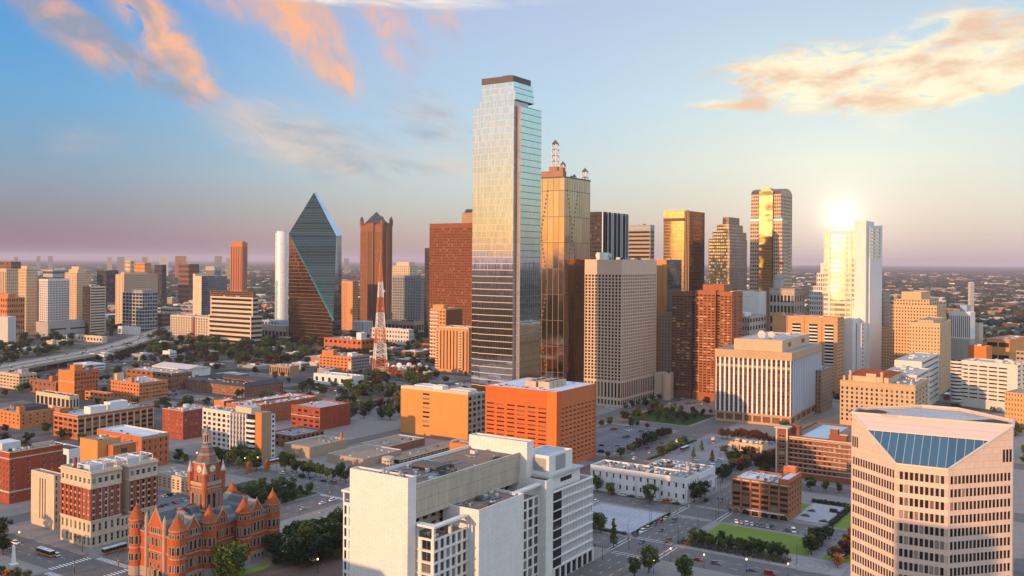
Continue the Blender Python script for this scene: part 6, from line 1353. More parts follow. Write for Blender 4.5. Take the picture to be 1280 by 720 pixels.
# ================================================================== trees
LEAF = dict(green=leafmat('leaf_green', (.03,.056,.012), (.11,.155,.033)), dark=leafmat('leaf_dark', (.018,.032,.010), (.06,.08,.024)), olive=leafmat('leaf_olive', (.045,.06,.013), (.14,.15,.032)), autumn=leafmat('leaf_autumn', (.26,.08,.025), (.55,.22,.06)), russet=leafmat('leaf_russet', (.06,.03,.02), (.12,.06,.035)))
BARK = plain('bark', (.07,.05,.038), .9)
TV = {}
def treemesh(kind, var):
    """unit tree: 10 m tall; returns trunk mesh and crown mesh"""
    if (kind, var) in TV: return TV[(kind, var)]
    rn = random.Random(hash((len(kind), var, kind[0])) % 9999 if False else var*31+len(kind)*7+ord(kind[0])); t_ = MB(); c_ = MB()
    t_.cyl(0, 0, 0, 4.2, .26, .16, BARK, 7)
    clumps = []
    if kind == 'cone':
        for k in range(34):
            z = 1.6+8.2*(k/34); r_ = 2.2*(1-k/36)+.15; a = rn.uniform(0, 6.28); clumps.append((Vector((r_*.6*math.cos(a), r_*.6*math.sin(a), z)), .9*(1-k/50)))
        t_.cyl(0, 0, 4.2, 9, .16, .03, BARK, 6)
    else:
        wide = rn.uniform(3.0, 3.9)
        for k in range(26):
            a = rn.uniform(0, 6.28); u = rn.uniform(.1, 1)**.6; z = rn.uniform(2.9, 8.8); sh = math.sin(math.pi*min(1, max(.05, (z-2.2)/7.9)))**.7
            p = Vector((wide*u*sh*math.cos(a), wide*u*sh*math.sin(a), z)); clumps.append((p, rn.uniform(.9, 1.6)))
            if k < 7: t_.bar((0, 0, 2.6+k*.25), p*.8+Vector((0,0,.6)), .14, BARK)
    lm_ = LEAF[{'cone': 'olive'}.get(kind, kind)]
    for p, r_ in clumps:
        for k in range(62 if kind != 'cone' else 30):
            d_ = Vector((rn.gauss(0,1), rn.gauss(0,1), rn.gauss(0,.8))).normalized()*r_*rn.uniform(.35, 1.08)**.7
            leaf(c_, p+d_, rn, .40, lm_)
    TVM[(kind, var)] = c_; TV[(kind, var)] = (t_.mesh('trunk'), c_.mesh('crown')); return TV[(kind, var)]
ORD2 = ORD+['twenty-first', 'twenty-second', 'twenty-third', 'twenty-fourth', 'twenty-fifth', 'twenty-sixth', 'twenty-seventh', 'twenty-eighth', 'twenty-ninth', 'thirtieth', 'thirty-first', 'thirty-second', 'thirty-third', 'thirty-fourth', 'thirty-fifth', 'thirty-sixth', 'thirty-seventh', 'thirty-eighth', 'thirty-ninth', 'fortieth', 'forty-first', 'forty-second', 'forty-third', 'forty-fourth', 'forty-fifth', 'forty-sixth', 'forty-seventh', 'forty-eighth']
tr = random.Random(77); AD = dict(green='green leafy tree', dark='dark leafy tree', olive='olive green tree', autumn='orange autumn tree', russet='dull russet tree', cone='slender pointed tree')
TREES = []
def tree(*a): TREES.append(a)
def plant_trees():
    """the 290 largest in view one by one, the rest as one mass"""
    TREES.sort(key=lambda a: -a[2]/math.hypot(a[0], a[1])); rest = MB()
    for i, (x, y, h_, kind, label, group, wide) in enumerate(TREES):
        v = tr.randrange(4); t_, c_ = treemesh(kind, v); a = tr.uniform(0, 6.28); k = h_/10
        if i < 290 and label:
            r0 = thing('tree', label, 'tree', (x, y, .1), a, group); r0.scale = (k*wide, k*wide, k); link('trunk', t_, r0); link('crown', c_, r0)
        else:
            ca, sa = math.cos(a)*k*wide, math.sin(a)*k*wide; mt_ = rest.mi(LEAF[{'cone': 'olive'}.get(kind, kind)]); n0 = len(rest.v); src = TVM[(kind, v)]; st_ = 2 if math.hypot(x, y) > 900 else 1; big = 1.35 if st_ == 2 else 1
            for j in range(0, len(src.f), st_):
                q = [src.v[p] for p in src.f[j]]; cx = sum(p[0] for p in q)/4; cy = sum(p[1] for p in q)/4; cz = sum(p[2] for p in q)/4; n1 = len(rest.v)
                for p in q:
                    px_, py_, pz_ = cx+(p[0]-cx)*big, cy+(p[1]-cy)*big, cz+(p[2]-cz)*big; rest.v.append((x+px_*ca-py_*sa, y+px_*sa+py_*ca, pz_*k))
                rest.f.append((n1, n1+1, n1+2, n1+3)); rest.m.append(mt_); rest.uv += [(0,0)]*4
    tag(rest.obj('tree_mass'), kind='stuff')
TVM = {}
def grove(pxs, h_, kinds, where, group, wide=1.):
    pxs = sorted(pxs)
    for i, (px, py) in enumerate(pxs):
        kd = tr.choice(kinds); x, y = G(px, py); hh_ = h_*tr.uniform(.68, 1.3)
        tree(x, y, hh_, kd, f'{AD[kd]}, {ORD2[i]} from left {where}', group, wide)
def rnd(n, x0, x1, y0, y1, seed, gap=3.):
    rn = random.Random(seed); o = []
    for _ in range(n*30):
        p = (rn.uniform(x0, x1), rn.uniform(y0, y1))
        if all(abs(p[0]-q[0])*.6+abs(p[1]-q[1])*1.2 > gap for q in o): o.append(p)
        if len(o) == n: break
    return o
def line_(p0, p1, n): return [(p0[0]+(p1[0]-p0[0])*i/(n-1), p0[1]+(p1[1]-p0[1])*i/(n-1)) for i in range(n)]
def inst(n, s0, s1, t0, t1, seed, gap):
    rn = random.Random(seed); o = []
    for _ in range(n*40):
        p = (rn.uniform(s0, s1), rn.uniform(t0, t1))
        if all(math.dist(p, q) > gap for q in o): o.append(p)
        if len(o) == n: break
    return o
def pix(x, y): return 640+x/y*F, 326+H/y*F
def grove_st(pts, *a, **k): grove([pix(*st(*p)) for p in pts], *a, **k)
grove_st(inst(22, 304, 352, 318, 347, 1, 5.4), 14, ['dark', 'dark', 'green'], 'in the dark grove right of the courthouse', 'grove beside the courthouse', 1.15)
grove_st(inst(30, 374, 408, 412, 452, 2, 5.2), 6.5, ['green', 'green', 'olive', 'dark'], 'in the small square beyond the courthouse', 'trees of the small square', 1.2)
grove_st([(440+.9*(i % 2), 476-i*5.6) for i in range(12)], 11, ['green', 'green', 'dark'], 'in the street row before the tan blocks', 'street trees before the tan blocks', .95)
grove_st(inst(5, 372, 384, 412, 440, 21, 6), 6, ['dark'], 'at the near edge of the small square', 'trees at the edge of the small square')
grove([(751, 666), (742, 664)], 9, ['green'], 'at the corner of the pale car park', 'corner trees of the pale car park'); grove([(767, 684)], 12, ['cone'], 'at the corner of the pale car park', 'pointed tree of the pale car park', .8)
grove([(793, 722), (811, 716), (858, 728)], 11, ['olive', 'green'], 'along the bottom edge by the crossing', 'trees at the bottom edge', 1.)
grove_st(inst(30, 441, 450, 137, 186, 3, 3.2), 5.4, ['dark', 'dark', 'green'], 'in the thick planting before the lawn', 'planting before the lawn', 1.15)
grove_st([(456+i*5.2, 127.5+(i % 2)*2.2) for i in range(7)], 9, ['dark'], 'in the dark row right of the lawn', 'dark row at the lawn end', 1.15)
grove_st([(444+i*5.5, 112+(i % 3)*2) for i in range(8)], 8, ['autumn', 'autumn', 'russet'], 'in the orange group beside the round plaza', 'orange trees beside the round plaza', 1.1); grove([(1057, 681)], 7, ['green'], 'behind the orange group', 'green tree behind the orange group')
grove([(1013, 613), (1032, 614), (1049, 616)], 8, ['green'], 'of three before the long banded brick block', 'three trees before the banded block')
grove([(746, 615), (763, 619), (812, 629)], 9.5, ['olive', 'green'], 'along the front of the low white block', 'trees before the low white block', 1.05); grove([(868, 628), (876, 622)], 11, ['dark'], 'at the corner of the low white block', 'corner trees of the low white block', 1.25)
grove([(867, 573), (877, 564), (890, 579), (905, 568)], 10, ['cone', 'cone', 'green'], 'standing in the pale rear car park', 'trees in the pale rear car park', 1.1)
grove(rnd(15, 914, 974, 578, 594, 4, 5), 11, ['dark', 'green', 'olive', 'russet'], 'in the thicket behind the brick loft', 'thicket behind the brick loft', 1.15); grove([(903, 603), (908, 598)], 11, ['dark'], 'between low white block and brick loft', 'trees between white block and loft', 1.15)
grove(line_((788, 566), (836, 545), 10), 8.5, ['dark', 'green', 'dark', 'russet'], 'in the row beside the dark car park', 'row beside the dark car park', 1.2); grove(line_((826, 574), (856, 556), 6), 8, ['dark', 'green'], 'in the row left of the street with buses', 'row left of the bus street', 1.15)
grove([(752, 534), (762, 532), (789, 534), (796, 533), (809, 536), (760, 572), (776, 572), (735, 545), (730, 538)], 7, ['green', 'russet', 'olive'], 'around the dark car park', 'trees around the dark car park', 1.1)
grove_st(inst(44, 762, 826, 322, 380, 5, 6), 6, ['green', 'dark', 'russet', 'olive'], 'in the park below the red brown tower', 'trees in the small park', 1.1)
grove([(782, 512), (790, 510), (798, 508), (806, 505), (815, 502), (824, 500)], 6.5, ['green', 'dark'], 'along the foot of the beige gridded tower', 'trees at the foot of the beige tower')
grove(rnd(40, 428, 502, 480, 526, 6, 4.6), 11.5, ['green', 'dark', 'olive', 'green', 'russet'], 'in the wooded lot left of the orange block', 'trees in the wooded car park', 1.2)
grove(rnd(20, 455, 545, 467, 482, 61, 4.2), 12, ['green', 'olive', 'autumn', 'dark'], 'below the dishes at the foot of the mast', 'trees below the mast', 1.2)
grove(rnd(48, 240, 398, 426, 454, 7, 4), 15, ['green', 'dark', 'olive', 'green'], 'in the belt of trees before the glass prism', 'belt of trees before the prism', 1.25); grove(line_((384, 441), (418, 444), 9), 13, ['russet', 'autumn'], 'in the russet row before the glass prism', 'russet row before the prism', .8)
grove(rnd(24, 186, 240, 422, 446, 8, 4), 15, ['green', 'dark'], 'between the freeway and the cream gridded block', 'trees between freeway and cream block', 1.25); grove(rnd(10, 298, 348, 452, 462, 9, 4.5), 10, ['autumn', 'green', 'russet'], 'beyond the dark roofed lofts', 'trees beyond the lofts', 1.2)
grove(rnd(12, 205, 258, 506, 532, 10, 6), 11, ['dark', 'green'], 'between the brick garage and the white roofed court', 'trees by the brick garage', 1.2); grove(rnd(14, 262, 322, 576, 588, 11, 4.5), 10, ['dark', 'green'], 'before the white seven storey block', 'trees before the white seven storey block', 1.2)
grove([(-2, 682), (4, 694), (2, 672)], 9, ['dark'], 'at the lower left edge of the frame', 'trees at the lower left edge', 1.1); grove([(2, 722), (10, 730), (20, 728), (33, 731)], 7, ['olive', 'autumn', 'green'], 'in the lower left corner', 'small trees of the lower left corner')
grove(line_((903, 548), (982, 556), 13), 8, ['russet', 'russet', 'green'], 'along the foot of the white finned block', 'row at the foot of the finned block', 1.1)
grove([(285, 722), (296, 726), (278, 728)], 13, ['olive', 'green'], 'in front of the courthouse', 'trees before the courthouse'); grove([(352, 700), (360, 703), (344, 706)], 5, ['dark'], 'at the courthouse corner', 'shrubby trees at the courthouse corner', 1.4)
grove(rnd(16, 1225, 1280, 525, 545, 14, 6), 9, ['green', 'dark'], 'behind the pink tower at the right edge', 'trees behind the pink tower', 1.2)
grove([(415, 655), (421, 700), (410, 690)], 8, ['olive'], 'against the white foreground block', 'trees against the white block')
grove(rnd(10, 0, 40, 455, 470, 15, 5), 8, ['green', 'dark'], 'at the left edge by the freeway', 'trees at the left by the freeway', 1.2)

# street and yard trees all over the middle distance
rn = random.Random(321)
for k in range(1500):
    d = 620*math.exp(rn.random()*1.25); x = rn.uniform(-.6, .62)*d
    if any(math.hypot(x-a, d-c) < r_*.95+3 for a, c, r_ in FOOT): continue
    s_, t_ = x*SS+d*CS, d*SS-x*CS
    if d < 900 and (190 < t_ < 215 or 284 < t_ < 316 or 380 < t_ < 410 or 434 < s_ < 740 and t_ < 640): continue
    if d < 960 and rn.random() < .5: continue
    if -760 < x+ .0*d < -560 and 1100 < d < 1900 and abs((x+620)-(-.1*(d-1200))) < 45: continue
    tree(x, d, rn.uniform(6, 11), rn.choice(['green', 'dark', 'dark', 'olive', 'russet']), None, None, 1.2)
for k in range(1500):
    d = 1250*math.exp(rn.random()*.9); x = rn.uniform(-.6, -.08)*d if rn.random() < .8 else rn.uniform(.42, .6)*d
    if any(math.hypot(x-a, d-c) < r_*.95+3 for a, c, r_ in FOOT) or (-780 < x < -560 and 1100 < d < 1900 and abs((x+620)+.1*(d-1200)) < 45): continue
    tree(x, d, rn.uniform(8, 14), rn.choice(['green', 'dark', 'dark', 'olive', 'russet']), None, None, 1.3)
plant_trees()
# ================================================================== vehicles
CARC = dict(white=(.72,.72,.72), silver=(.42,.43,.45), black=(.02,.02,.022), red=(.35,.03,.02), blue=(.05,.10,.22), grey=(.16,.165,.17), teal=(.06,.16,.18), orange=(.45,.15,.03), cream=(.55,.47,.36))
CG = plain('car_glass', (.02,.025,.03), .08); TYRE = plain('tyre', (.02,.02,.02), .9); RIM = plain('rim', (.4,.4,.4), .3, .8); HL = plain('headlight', (.7,.7,.66), .2); TLt = plain('taillight', (.35,.02,.01), .3)
CM = {}
def carmeshes(kind, colr):
    if (kind, colr) in CM: return CM[(kind, colr)]
    if ('paint', colr) not in CM: CM[('paint', colr)] = plain('paint_'+colr, CARC[colr], .28)
    pm = CM[('paint', colr)]; L, Wd, hb, ht = {'sedan': (4.6, 1.8, .92, 1.42), 'suv': (4.8, 1.95, 1.08, 1.75), 'van': (5.4, 2.05, 1.2, 2.1)}[kind]; w = Wd/2
    body = MB()
    prof = [(-L/2,.35), (-L/2,hb*.86), (-L/2+.25,hb), (L/2-1.2,hb), (L/2-.15,hb*.80), (L/2,.5), (L/2,.3)]
    for s_ in (-1, 1):
        p = [(x, s_*w, z) for x, z in prof]; body.poly(p if s_ > 0 else p[::-1], pm)
    for (x0, z0), (x1, z1) in zip(prof, prof[1:]): body.poly([(x0,-w,z0), (x0,w,z0), (x1,w,z1), (x1,-w,z1)][::-1], pm)
    g0 = {'sedan': (-1.75, 1.05, -1.05, .3), 'suv': (-2.3, 1.2, -1.95, .5), 'van': (-2.6, 1.8, -2.45, 1.2)}[kind]; cab = MB(); ci = w*.80
    a, b_, c_, d_ = g0; P = [(a, hb), (b_, hb), (d_, ht), (c_, ht)]
    lo = [(P[0][0],-w*.96,hb), (P[1][0],-w*.96,hb), (P[1][0],w*.96,hb), (P[0][0],w*.96,hb)]; hi = [(P[3][0],-ci,ht), (P[2][0],-ci,ht), (P[2][0],ci,ht), (P[3][0],ci,ht)]
    for i in range(4): cab.poly([lo[i], lo[(i+1) % 4], hi[(i+1) % 4], hi[i]], CG)
    rf_ = MB(); rf_.box(c_-.05, -ci-.03, ht-.02, d_+.05, ci+.03, ht+.05, pm)
    if kind == 'van': rf_.box(c_-.1, -w*.9, hb, .2, w*.9, ht, pm)
    wh = MB()
    for s_ in (-1, 1):
        n = 12; A = [(math.cos(2*math.pi*i/n)*.34, math.sin(2*math.pi*i/n)*.34) for i in range(n)]
        for i in range(n): p, q = A[i], A[(i+1) % n]; wh.poly([(p[0], -.11, p[1]), (q[0], -.11, q[1]), (q[0], .11, q[1]), (p[0], .11, p[1])], TYRE)
        wh.poly([(x, s_*.112, z) for x, z in A][::s_], TYRE); wh.poly([(x*.6, s_*.116, z*.6) for x, z in A][::s_], RIM)
    hd = MB(); hd.box(-.06, -.2, -.08, .06, .2, .08, HL, bottom=True); tl = MB(); tl.box(-.05, -.2, -.08, .05, .2, .08, TLt, bottom=True)
    one = MB()
    for src in (body, cab, rf_):
        for f_, mi_ in zip(src.f, src.m): one.poly([src.v[i] for i in f_], src.mats[mi_])
    for x in (-L*.3, L*.3):
        for y in (-w+.05, w-.05): one.box(x-.33, y-.12, 0, x+.33, y+.12, .66, TYRE)
    CM[(kind, colr)] = (body.mesh('body'), cab.mesh('cabin_glass'), rf_.mesh('roof'), CM.setdefault('wheel', wh.mesh('wheel')), CM.setdefault('hd', hd.mesh('headlight')), CM.setdefault('tl', tl.mesh('taillight')), one.mesh('car'), L, w)
    return CM[(kind, colr)]
cr = random.Random(9)
def car(x, y, rz, label, group, colr=None, kind=None, z=.01, full=True):
    colr = colr or cr.choice(['white', 'white', 'silver', 'black', 'grey', 'red', 'blue', 'teal', 'cream']); kind = kind or cr.choice(['sedan', 'sedan', 'suv', 'suv', 'van'] if full else ['sedan', 'suv'])
    ms = carmeshes(kind, colr); lab = label.replace('#', colr)
    if not full: o = link('car', ms[6], None, (x, y, z), rz); return tag(o, lab, 'car', group)
    r0 = thing('car', lab, 'car', (x, y, z), rz, group)
    link('body', ms[0], r0); link('cabin_glass', ms[1], r0); link('roof', ms[2], r0); L, w = ms[7], ms[8]
    for sx in (-.3, .3):
        for sy in (-1, 1): link('wheel', ms[3], r0, (L*sx, sy*(w-.09), .34))
    for sy in (-1, 1): link('headlight', ms[4], r0, (L/2-.04, sy*w*.68, .62)); link('taillight', ms[5], r0, (-L/2+.02, sy*w*.68, .72))
AS = R(90-PHI); AT = R(180-PHI)           # headings along the two street directions
def row(pts, ang, where, group, cols=None, full=True, z=.01, jit=.04):
    for i, (s_, t_) in enumerate(pts):
        x, y = st(s_, t_); car(x, y, ang+cr.uniform(-jit, jit)+(math.pi if cr.random() < .4 else 0), f'# car, {ORD2[i]} from {where}', group, cols[i % len(cols)] if cols else None, None, z, full)
row([(510.6, 262-i*5.9) for i in range(9)], AT, 'left at the kerb before the low white block', 'cars before the low white block', ['red', 'white', 'black', 'cream', 'grey', 'white', 'orange', 'black', 'silver'])
row([(494, 178-i*2.9) for i in range(8)], AS+R(25), 'left in the slanted row along the lawn', 'slanted cars along the lawn', ['white', 'silver', 'white', 'white', 'grey', 'grey', 'silver', 'teal'])
row([(494, 150), (494, 146.5)], AS+R(25), 'left of two beyond the slanted row', 'two cars beyond the slanted row', ['grey', 'white']); row([(494, 133)], AS+R(25), 'left, alone beyond the dark row of trees', 'lone car by the lawn', ['white'])
for px, py, cl, kd, lab in ((843, 652, 'grey', 'van', 'grey van driving on the wide street past the lawn'), (826, 664, 'teal', 'sedan', 'teal sedan driving behind the grey van on the wide street'), (802, 679, 'teal', 'sedan', 'teal sedan nearest the bottom crossing on the wide street'), (835, 677, 'red', 'suv', 'dark red car in the right lane of the wide street'), (882, 627, 'black', 'suv', 'black car at the kerb beside the corner trees'),
    (754, 655, 'teal', 'sedan', 'lone teal car parked on the pale empty car park'), (745, 628, 'white', 'suv', 'white car at the left edge of the pale car park'), (379, 637, 'silver', 'sedan', 'silver car, lowest of three on the street beyond the courthouse'), (403, 630, 'white', 'sedan', 'white car, middle of three on the street beyond the courthouse'), (416, 626, 'white', 'suv', 'white car, last of three on the street beyond the courthouse'),
    (70, 695, 'white', 'suv', 'white car just right of the left bus')):
    x, y = G(px, py); car(x, y, AS+(math.pi if px > 800 else 0) if px != 70 else AT, lab, 'single cars on the streets', cl, kd)
row([(431.5, 468-i*9.5+(i % 2)) for i in range(6)], AT, 'left at the kerb below the row of street trees', 'cars below the street trees', ['white', 'silver', 'black', 'blue', 'black', 'grey'])
row([(249, 505+i*4) for i in range(3)], AS+R(90), 'right by the dark red brick block', 'cars by the dark red brick block', ['white', 'silver', 'black'])
row([(528.5, 150), (546, 138.5), (549, 138.5), (522.5, 138.5), (540.5, 150)], AT, 'left in the small car park by the brick loft', 'cars in the small car park', ['teal', 'black', 'silver', 'black', 'grey'])
rn = random.Random(12)
row(sorted([(616+4.4*rn.randrange(26), rn.choice([327, 351, 338, 362])) for _ in range(17)], key=lambda p: pix(*st(*p))[0]), AT, 'left in the dark car park', 'cars in the dark car park')
row(sorted([(616+4.4*rn.randrange(20), rn.choice([227, 256, 242])) for _ in range(15)], key=lambda p: pix(*st(*p))[0]), AT, 'left in the pale rear car park', 'cars in the pale rear car park')
row(sorted([(303+2.9*i, r_) for r_ in (446, 462, 480) for i in range(22) if rn.random() < .6], key=lambda p: pix(*st(*p))[0])[:44], AT, 'left in the crowded lot behind the clock tower', 'cars in the crowded lot', full=False)
row(sorted([(616+4.2*rn.randrange(26), rn.choice([418, 434, 450, 470])) for _ in range(22)], key=lambda p: pix(*st(*p))[0]), AT, 'left under the trees of the wooded car park', 'cars in the wooded car park', full=False)
def farcars(n, x0, x1, y0, y1, seed, where, group):
    rn = random.Random(seed); ps = sorted((rn.uniform(x0, x1), rn.uniform(y0, y1)) for _ in range(n))
    for i, (px, py) in enumerate(ps):
        x, y = G(px, py); car(x, y, AS+rn.choice((0, math.pi/2)), f'# car, {ORD2[i]} from left {where}', group, full=False)
farcars(26, 112, 196, 440, 460, 3, 'in the lot below the freeway', 'cars in the lot below the freeway'); farcars(30, 496, 545, 440, 458, 4, 'in the asphalt lot left of the balcony towers', 'cars in the asphalt lot'); farcars(24, 330, 358, 432, 446, 5, 'in the pale lot before the prism', 'cars in the pale lot before the prism')
farcars(20, 392, 450, 474, 490, 6, 'in the lot below the jumbled roof', 'cars below the jumbled roof'); farcars(20, 24, 92, 418, 436, 7, 'in the lot beside the angular museum', 'cars beside the museum'); farcars(24, 735, 860, 486, 512, 8, 'around the small park', 'cars around the small park')
ps = []
for k in range(40):
    i = rn.randrange(4, len(FWY)-2); p, n_ = FWY[i]; lane = rn.choice((-.84, -.56, -.28, .16, .44, .72)); q = p.lerp(FWY[i+1][0], rn.random())+n_*W_*lane; ps.append((pix(q.x, q.y)[0], q, n_))
for i, (_, q, n_) in enumerate(sorted(ps, key=lambda a: a[0])): car(q.x, q.y, math.atan2(n_.y, n_.x)-math.pi/2, f'# car, {ORD2[i]} from the left on the elevated freeway', 'cars on the elevated freeway', z=9.02, full=False)
row([(440+i*7.5, 212.4) for i in range(6)], AS, 'left at the kerb of the pale empty car park', 'cars at the kerb of the pale car park'); row([(516+i*7, 188.6) for i in range(6) if i != 2], AS, 'left at the kerb beside the brick loft', 'cars beside the brick loft')
row([(420, 170-i*13+(i % 2)*4) for i in range(6)], AT, 'left on the street before the shrub belt', 'cars before the shrub belt'); row([(330+i*9.4, 388+(i % 2)*8) for i in range(4)], AS, 'left on the street beside the courthouse', 'cars beside the courthouse'); row([(242+ (i % 2)*8, 452+i*9) for i in range(4)], AT, 'right on the street before the cream slot slab', 'cars before the cream slab')
row([(610+i*13, 296+(i % 2)*8) for i in range(7)], AS, 'left on the street between the two rear car parks', 'cars between the rear car parks')
# the many small parked cars of the farther lots, beyond the ones built singly
pk_ = MB(); rn = random.Random(55)
for k in range(420):
    d = 930*math.exp(rn.random()*.75); x = rn.uniform(-.58, .5)*d; n_ = rn.randrange(3, 9); a = AS if rn.random() < .5 else AT; vx, vy = -math.sin(a), math.cos(a)
    for j in range(n_):
        X, Y = x+vx*2.9*j, d+vy*2.9*j
        if rn.random() < .25 or any(math.hypot(X-p, Y-q) < r_*.9+3 for p, q, r_ in FOOT) or (-800 < X < -540 and 1100 < Y < 1900 and abs((X+620)+.1*(Y-1200)) < 50): continue
        s_, t_ = X*SS+Y*CS, Y*SS-X*CS
        if 434 < s_ < 830 and t_ < 640: continue
        cl = rn.choice(['white', 'white', 'silver', 'black', 'grey', 'red', 'blue', 'cream']); carmeshes('sedan', cl); pm = CM[('paint', cl)]; ca, sa = math.cos(a), math.sin(a)
        def bx(x0, y0, z0, x1, y1, z1, mt_, tp):
            q = [(x0,y0), (x1,y0), (x1,y1), (x0,y1)]; pk_.prism([(X+u*ca-v*sa, Y+u*sa+v*ca) for u, v in q], z0, z1, mt_, tp)
        bx(-2.3, -.9, .2, 2.3, .9, .95, pm, pm); bx(-1.6, -.8, .95, .9, .8, 1.45, CG, pm)
tag(pk_.obj('parked_cars'), kind='stuff')
# buses
def bus(px, py, ang, label):
    x, y = G(px, py); r0 = thing('bus', label, 'bus', (x, y, .01), ang, 'city buses'); wy = plain('bus_white', (.70,.70,.72), .35); og = plain('bus_orange', (.55,.20,.04), .4)
    m = MB(); m.box(-6, -1.28, .4, 6, 1.28, 1.25, og, bottom=True); m.box(-6, -1.28, 1.25, 6, 1.28, 2.95, plain('bus_dark', (.05,.05,.055), .4), wy); m.obj('body', r0)
    m = MB(); m.prism([(-5.9,-1.2), (5.9,-1.2), (5.9,1.2), (-5.9,1.2)], 2.95, 3.12, wy); m.box(-4.4, -.8, 3.12, -1.8, .8, 3.4, UN['pale']); m.box(1.5, -.7, 3.12, 3, .7, 3.32, UN['pale']); m.obj('roof', r0)
    for sy in (-1, 1):
        for k in range(6): m = MB(); xx = -5.3+k*1.8; m.box(xx, min(sy*1.285, sy*1.31), 1.45, xx+1.5, max(sy*1.285, sy*1.31), 2.6, CG, bottom=True); m.obj('window', r0)
        for xx in (-3.6, 3.9): link('wheel', carmeshes('sedan', 'white')[3], r0, (xx, sy*1.2, .45)).scale = (1.35, 1, 1.35)
    m = MB(); m.box(6.005, -1.15, 1.3, 6.03, 1.15, 2.7, CG, bottom=True); m.obj('windscreen', r0)
    for sy in (-.8, .8): link('headlight', carmeshes('sedan', 'white')[4], r0, (6.0, sy, .8))
bus(57, 694, AT+math.pi, 'white roofed bus on the street by the obelisk plaza'); bus(143, 690, AS+math.pi, 'white roofed bus turning beside the courthouse turret'); bus(856, 563, AS, 'orange and white bus on the street by the dark car park'); bus(891, 553, AS+R(20), 'orange and white bus beside the flat roofed kiosk'); bus(341, 580, AS, 'orange and white bus at the street bend by the tan block'); bus(1050, 702, AS+math.pi, 'dark bus with a white roof beside the pink tower')

# ================================================================== street furniture, people, dishes
PM = plain('pole_dark', (.05,.05,.05), .5, .5); LG = plain('lamp_glow', (.9,.6,.3), .4, 0, (1,.50,.18), 5); BOX = plain('signal_box', (.03,.03,.03)); OG = plain('signal_orange', (.55,.22,.04))
lm0 = MB(); lm0.cyl(0, 0, 0, 1, .18, .16, PM, 8); lm0.cyl(0, 0, 1, 5.6, .09, .07, PM, 8); lmh = MB(); lmh.cyl(0, 0, 5.6, 5.8, .25, .3, PM, 8); lmg = MB(); lmg.cyl(0, 0, 5.8, 6.3, .3, .38, LG, 10); lmg.cyl(0, 0, 6.3, 6.6, .38, .1, LG, 10)
a_, b_, c_ = lm0.mesh('pole'), lmh.mesh('collar'), lmg.mesh('globe')
def lamp(px, py, lab):
    r0 = thing('street_lamp', lab, 'street lamp', (*G(px, py), .1), 0, 'lit street lamps'); link('pole', a_, r0); link('collar', b_, r0); link('globe', c_, r0)
for px, py, lab in ((838, 702, 'lit lamp left of the shrub belt at the crossing'), (880, 710, 'lit lamp in front of the middle of the shrub belt'), (933, 716, 'lit lamp at the right end of the shrub belt'), (817, 717, 'lit lamp beside the bottom edge trees'), (985, 722, 'lit lamp at the lower edge of the round plaza'), (397, 716, 'lit lamp by the white stair canopy'), (165, 605, 'lit lamp beside the tan end of the warehouse'), (246, 577, 'lit lamp before the white seven storey block'), (306, 584, 'left lit lamp by the brick arch'), (322, 583, 'right lit lamp by the brick arch'), (24, 681, 'lit lamp beside the obelisk'), (205, 558, 'lit lamp by the square dark brick corner block'), (354, 706, 'lit lamp by the courthouse corner shrubs')): lamp(px, py, lab)
def signal(px, py, ang, lab):
    r0 = thing('traffic_signal', lab, 'traffic signal', (*G(px, py), .1), ang, 'traffic signals')
    m = MB(); m.cyl(0, 0, 0, 7, .16, .1, PM, 8); m.bar((0,0,6.3), (7,0,6.8), .16, PM); m.obj('mast', r0)
    for x in (4, 6.6): m = MB(); m.box(x-.25, -.2, 5.7, x+.25, .2, 6.9, BOX, bottom=True); m.box(x-.34, -.25, 5.65, x+.34, -.21, 6.95, OG, bottom=True); m.obj('signal_head', r0)
    m = MB(); m.box(-.2, -.3, 2.6, .2, .3, 3.5, OG, bottom=True); m.obj('walk_box', r0)
for px, py, ang, lab in ((830, 697, AS, 'traffic signal mast at the near corner of the shrub belt'), (753, 700, AT, 'traffic signal beside the white block corner'), (797, 705, AS, 'traffic signal at the brown crossing'), (847, 640, AT, 'traffic signal at the corner of the pale car park'), (898, 645, AS, 'traffic signal before the lawn corner'), (911, 639, AT, 'traffic signal at the brick loft corner'), (103, 690, AT, 'traffic signal at the zebra crossing by the cornice block'), (148, 709, AS, 'traffic signal beside the courthouse turret'), (412, 622, AS, 'traffic signal on the bend beyond the courthouse'), (868, 548, AS, 'traffic signal by the white finned block'), (93, 716, AS, 'traffic signal at the bottom of the zebra crossing')): signal(px, py, ang, lab)
pl0 = MB(); pl0.cyl(0, 0, 0, 9.5, .13, .07, PM, 8); pl0.bar((0,0,9.4), (1.6,0,9.7), .1, PM); pl0.box(1.4, -.2, 9.55, 2.3, .2, 9.7, UN['grey'], bottom=True); plm = pl0.mesh('pole_lamp')
for px, py, lab in ((814, 660, 'tall thin lamp pole inside the pale car park'), (786, 687, 'tall thin lamp pole at the near edge of the pale car park'), (996, 706, 'tall lamp pole beside the round plaza'), (415, 622, 'tall lamp pole before the street trees'), (900, 578, 'tall lamp pole in the rear car park'), (800, 552, 'tall lamp pole in the dark car park'), (168, 452, 'lamp pole in the lot below the freeway'), (452, 468, 'curved lamp pole left of the mast')):
    o = link('lamp_pole', plm, None, (*G(px, py), .1), 1.); tag(o, lab, 'lamp pole', 'unlit lamp poles')
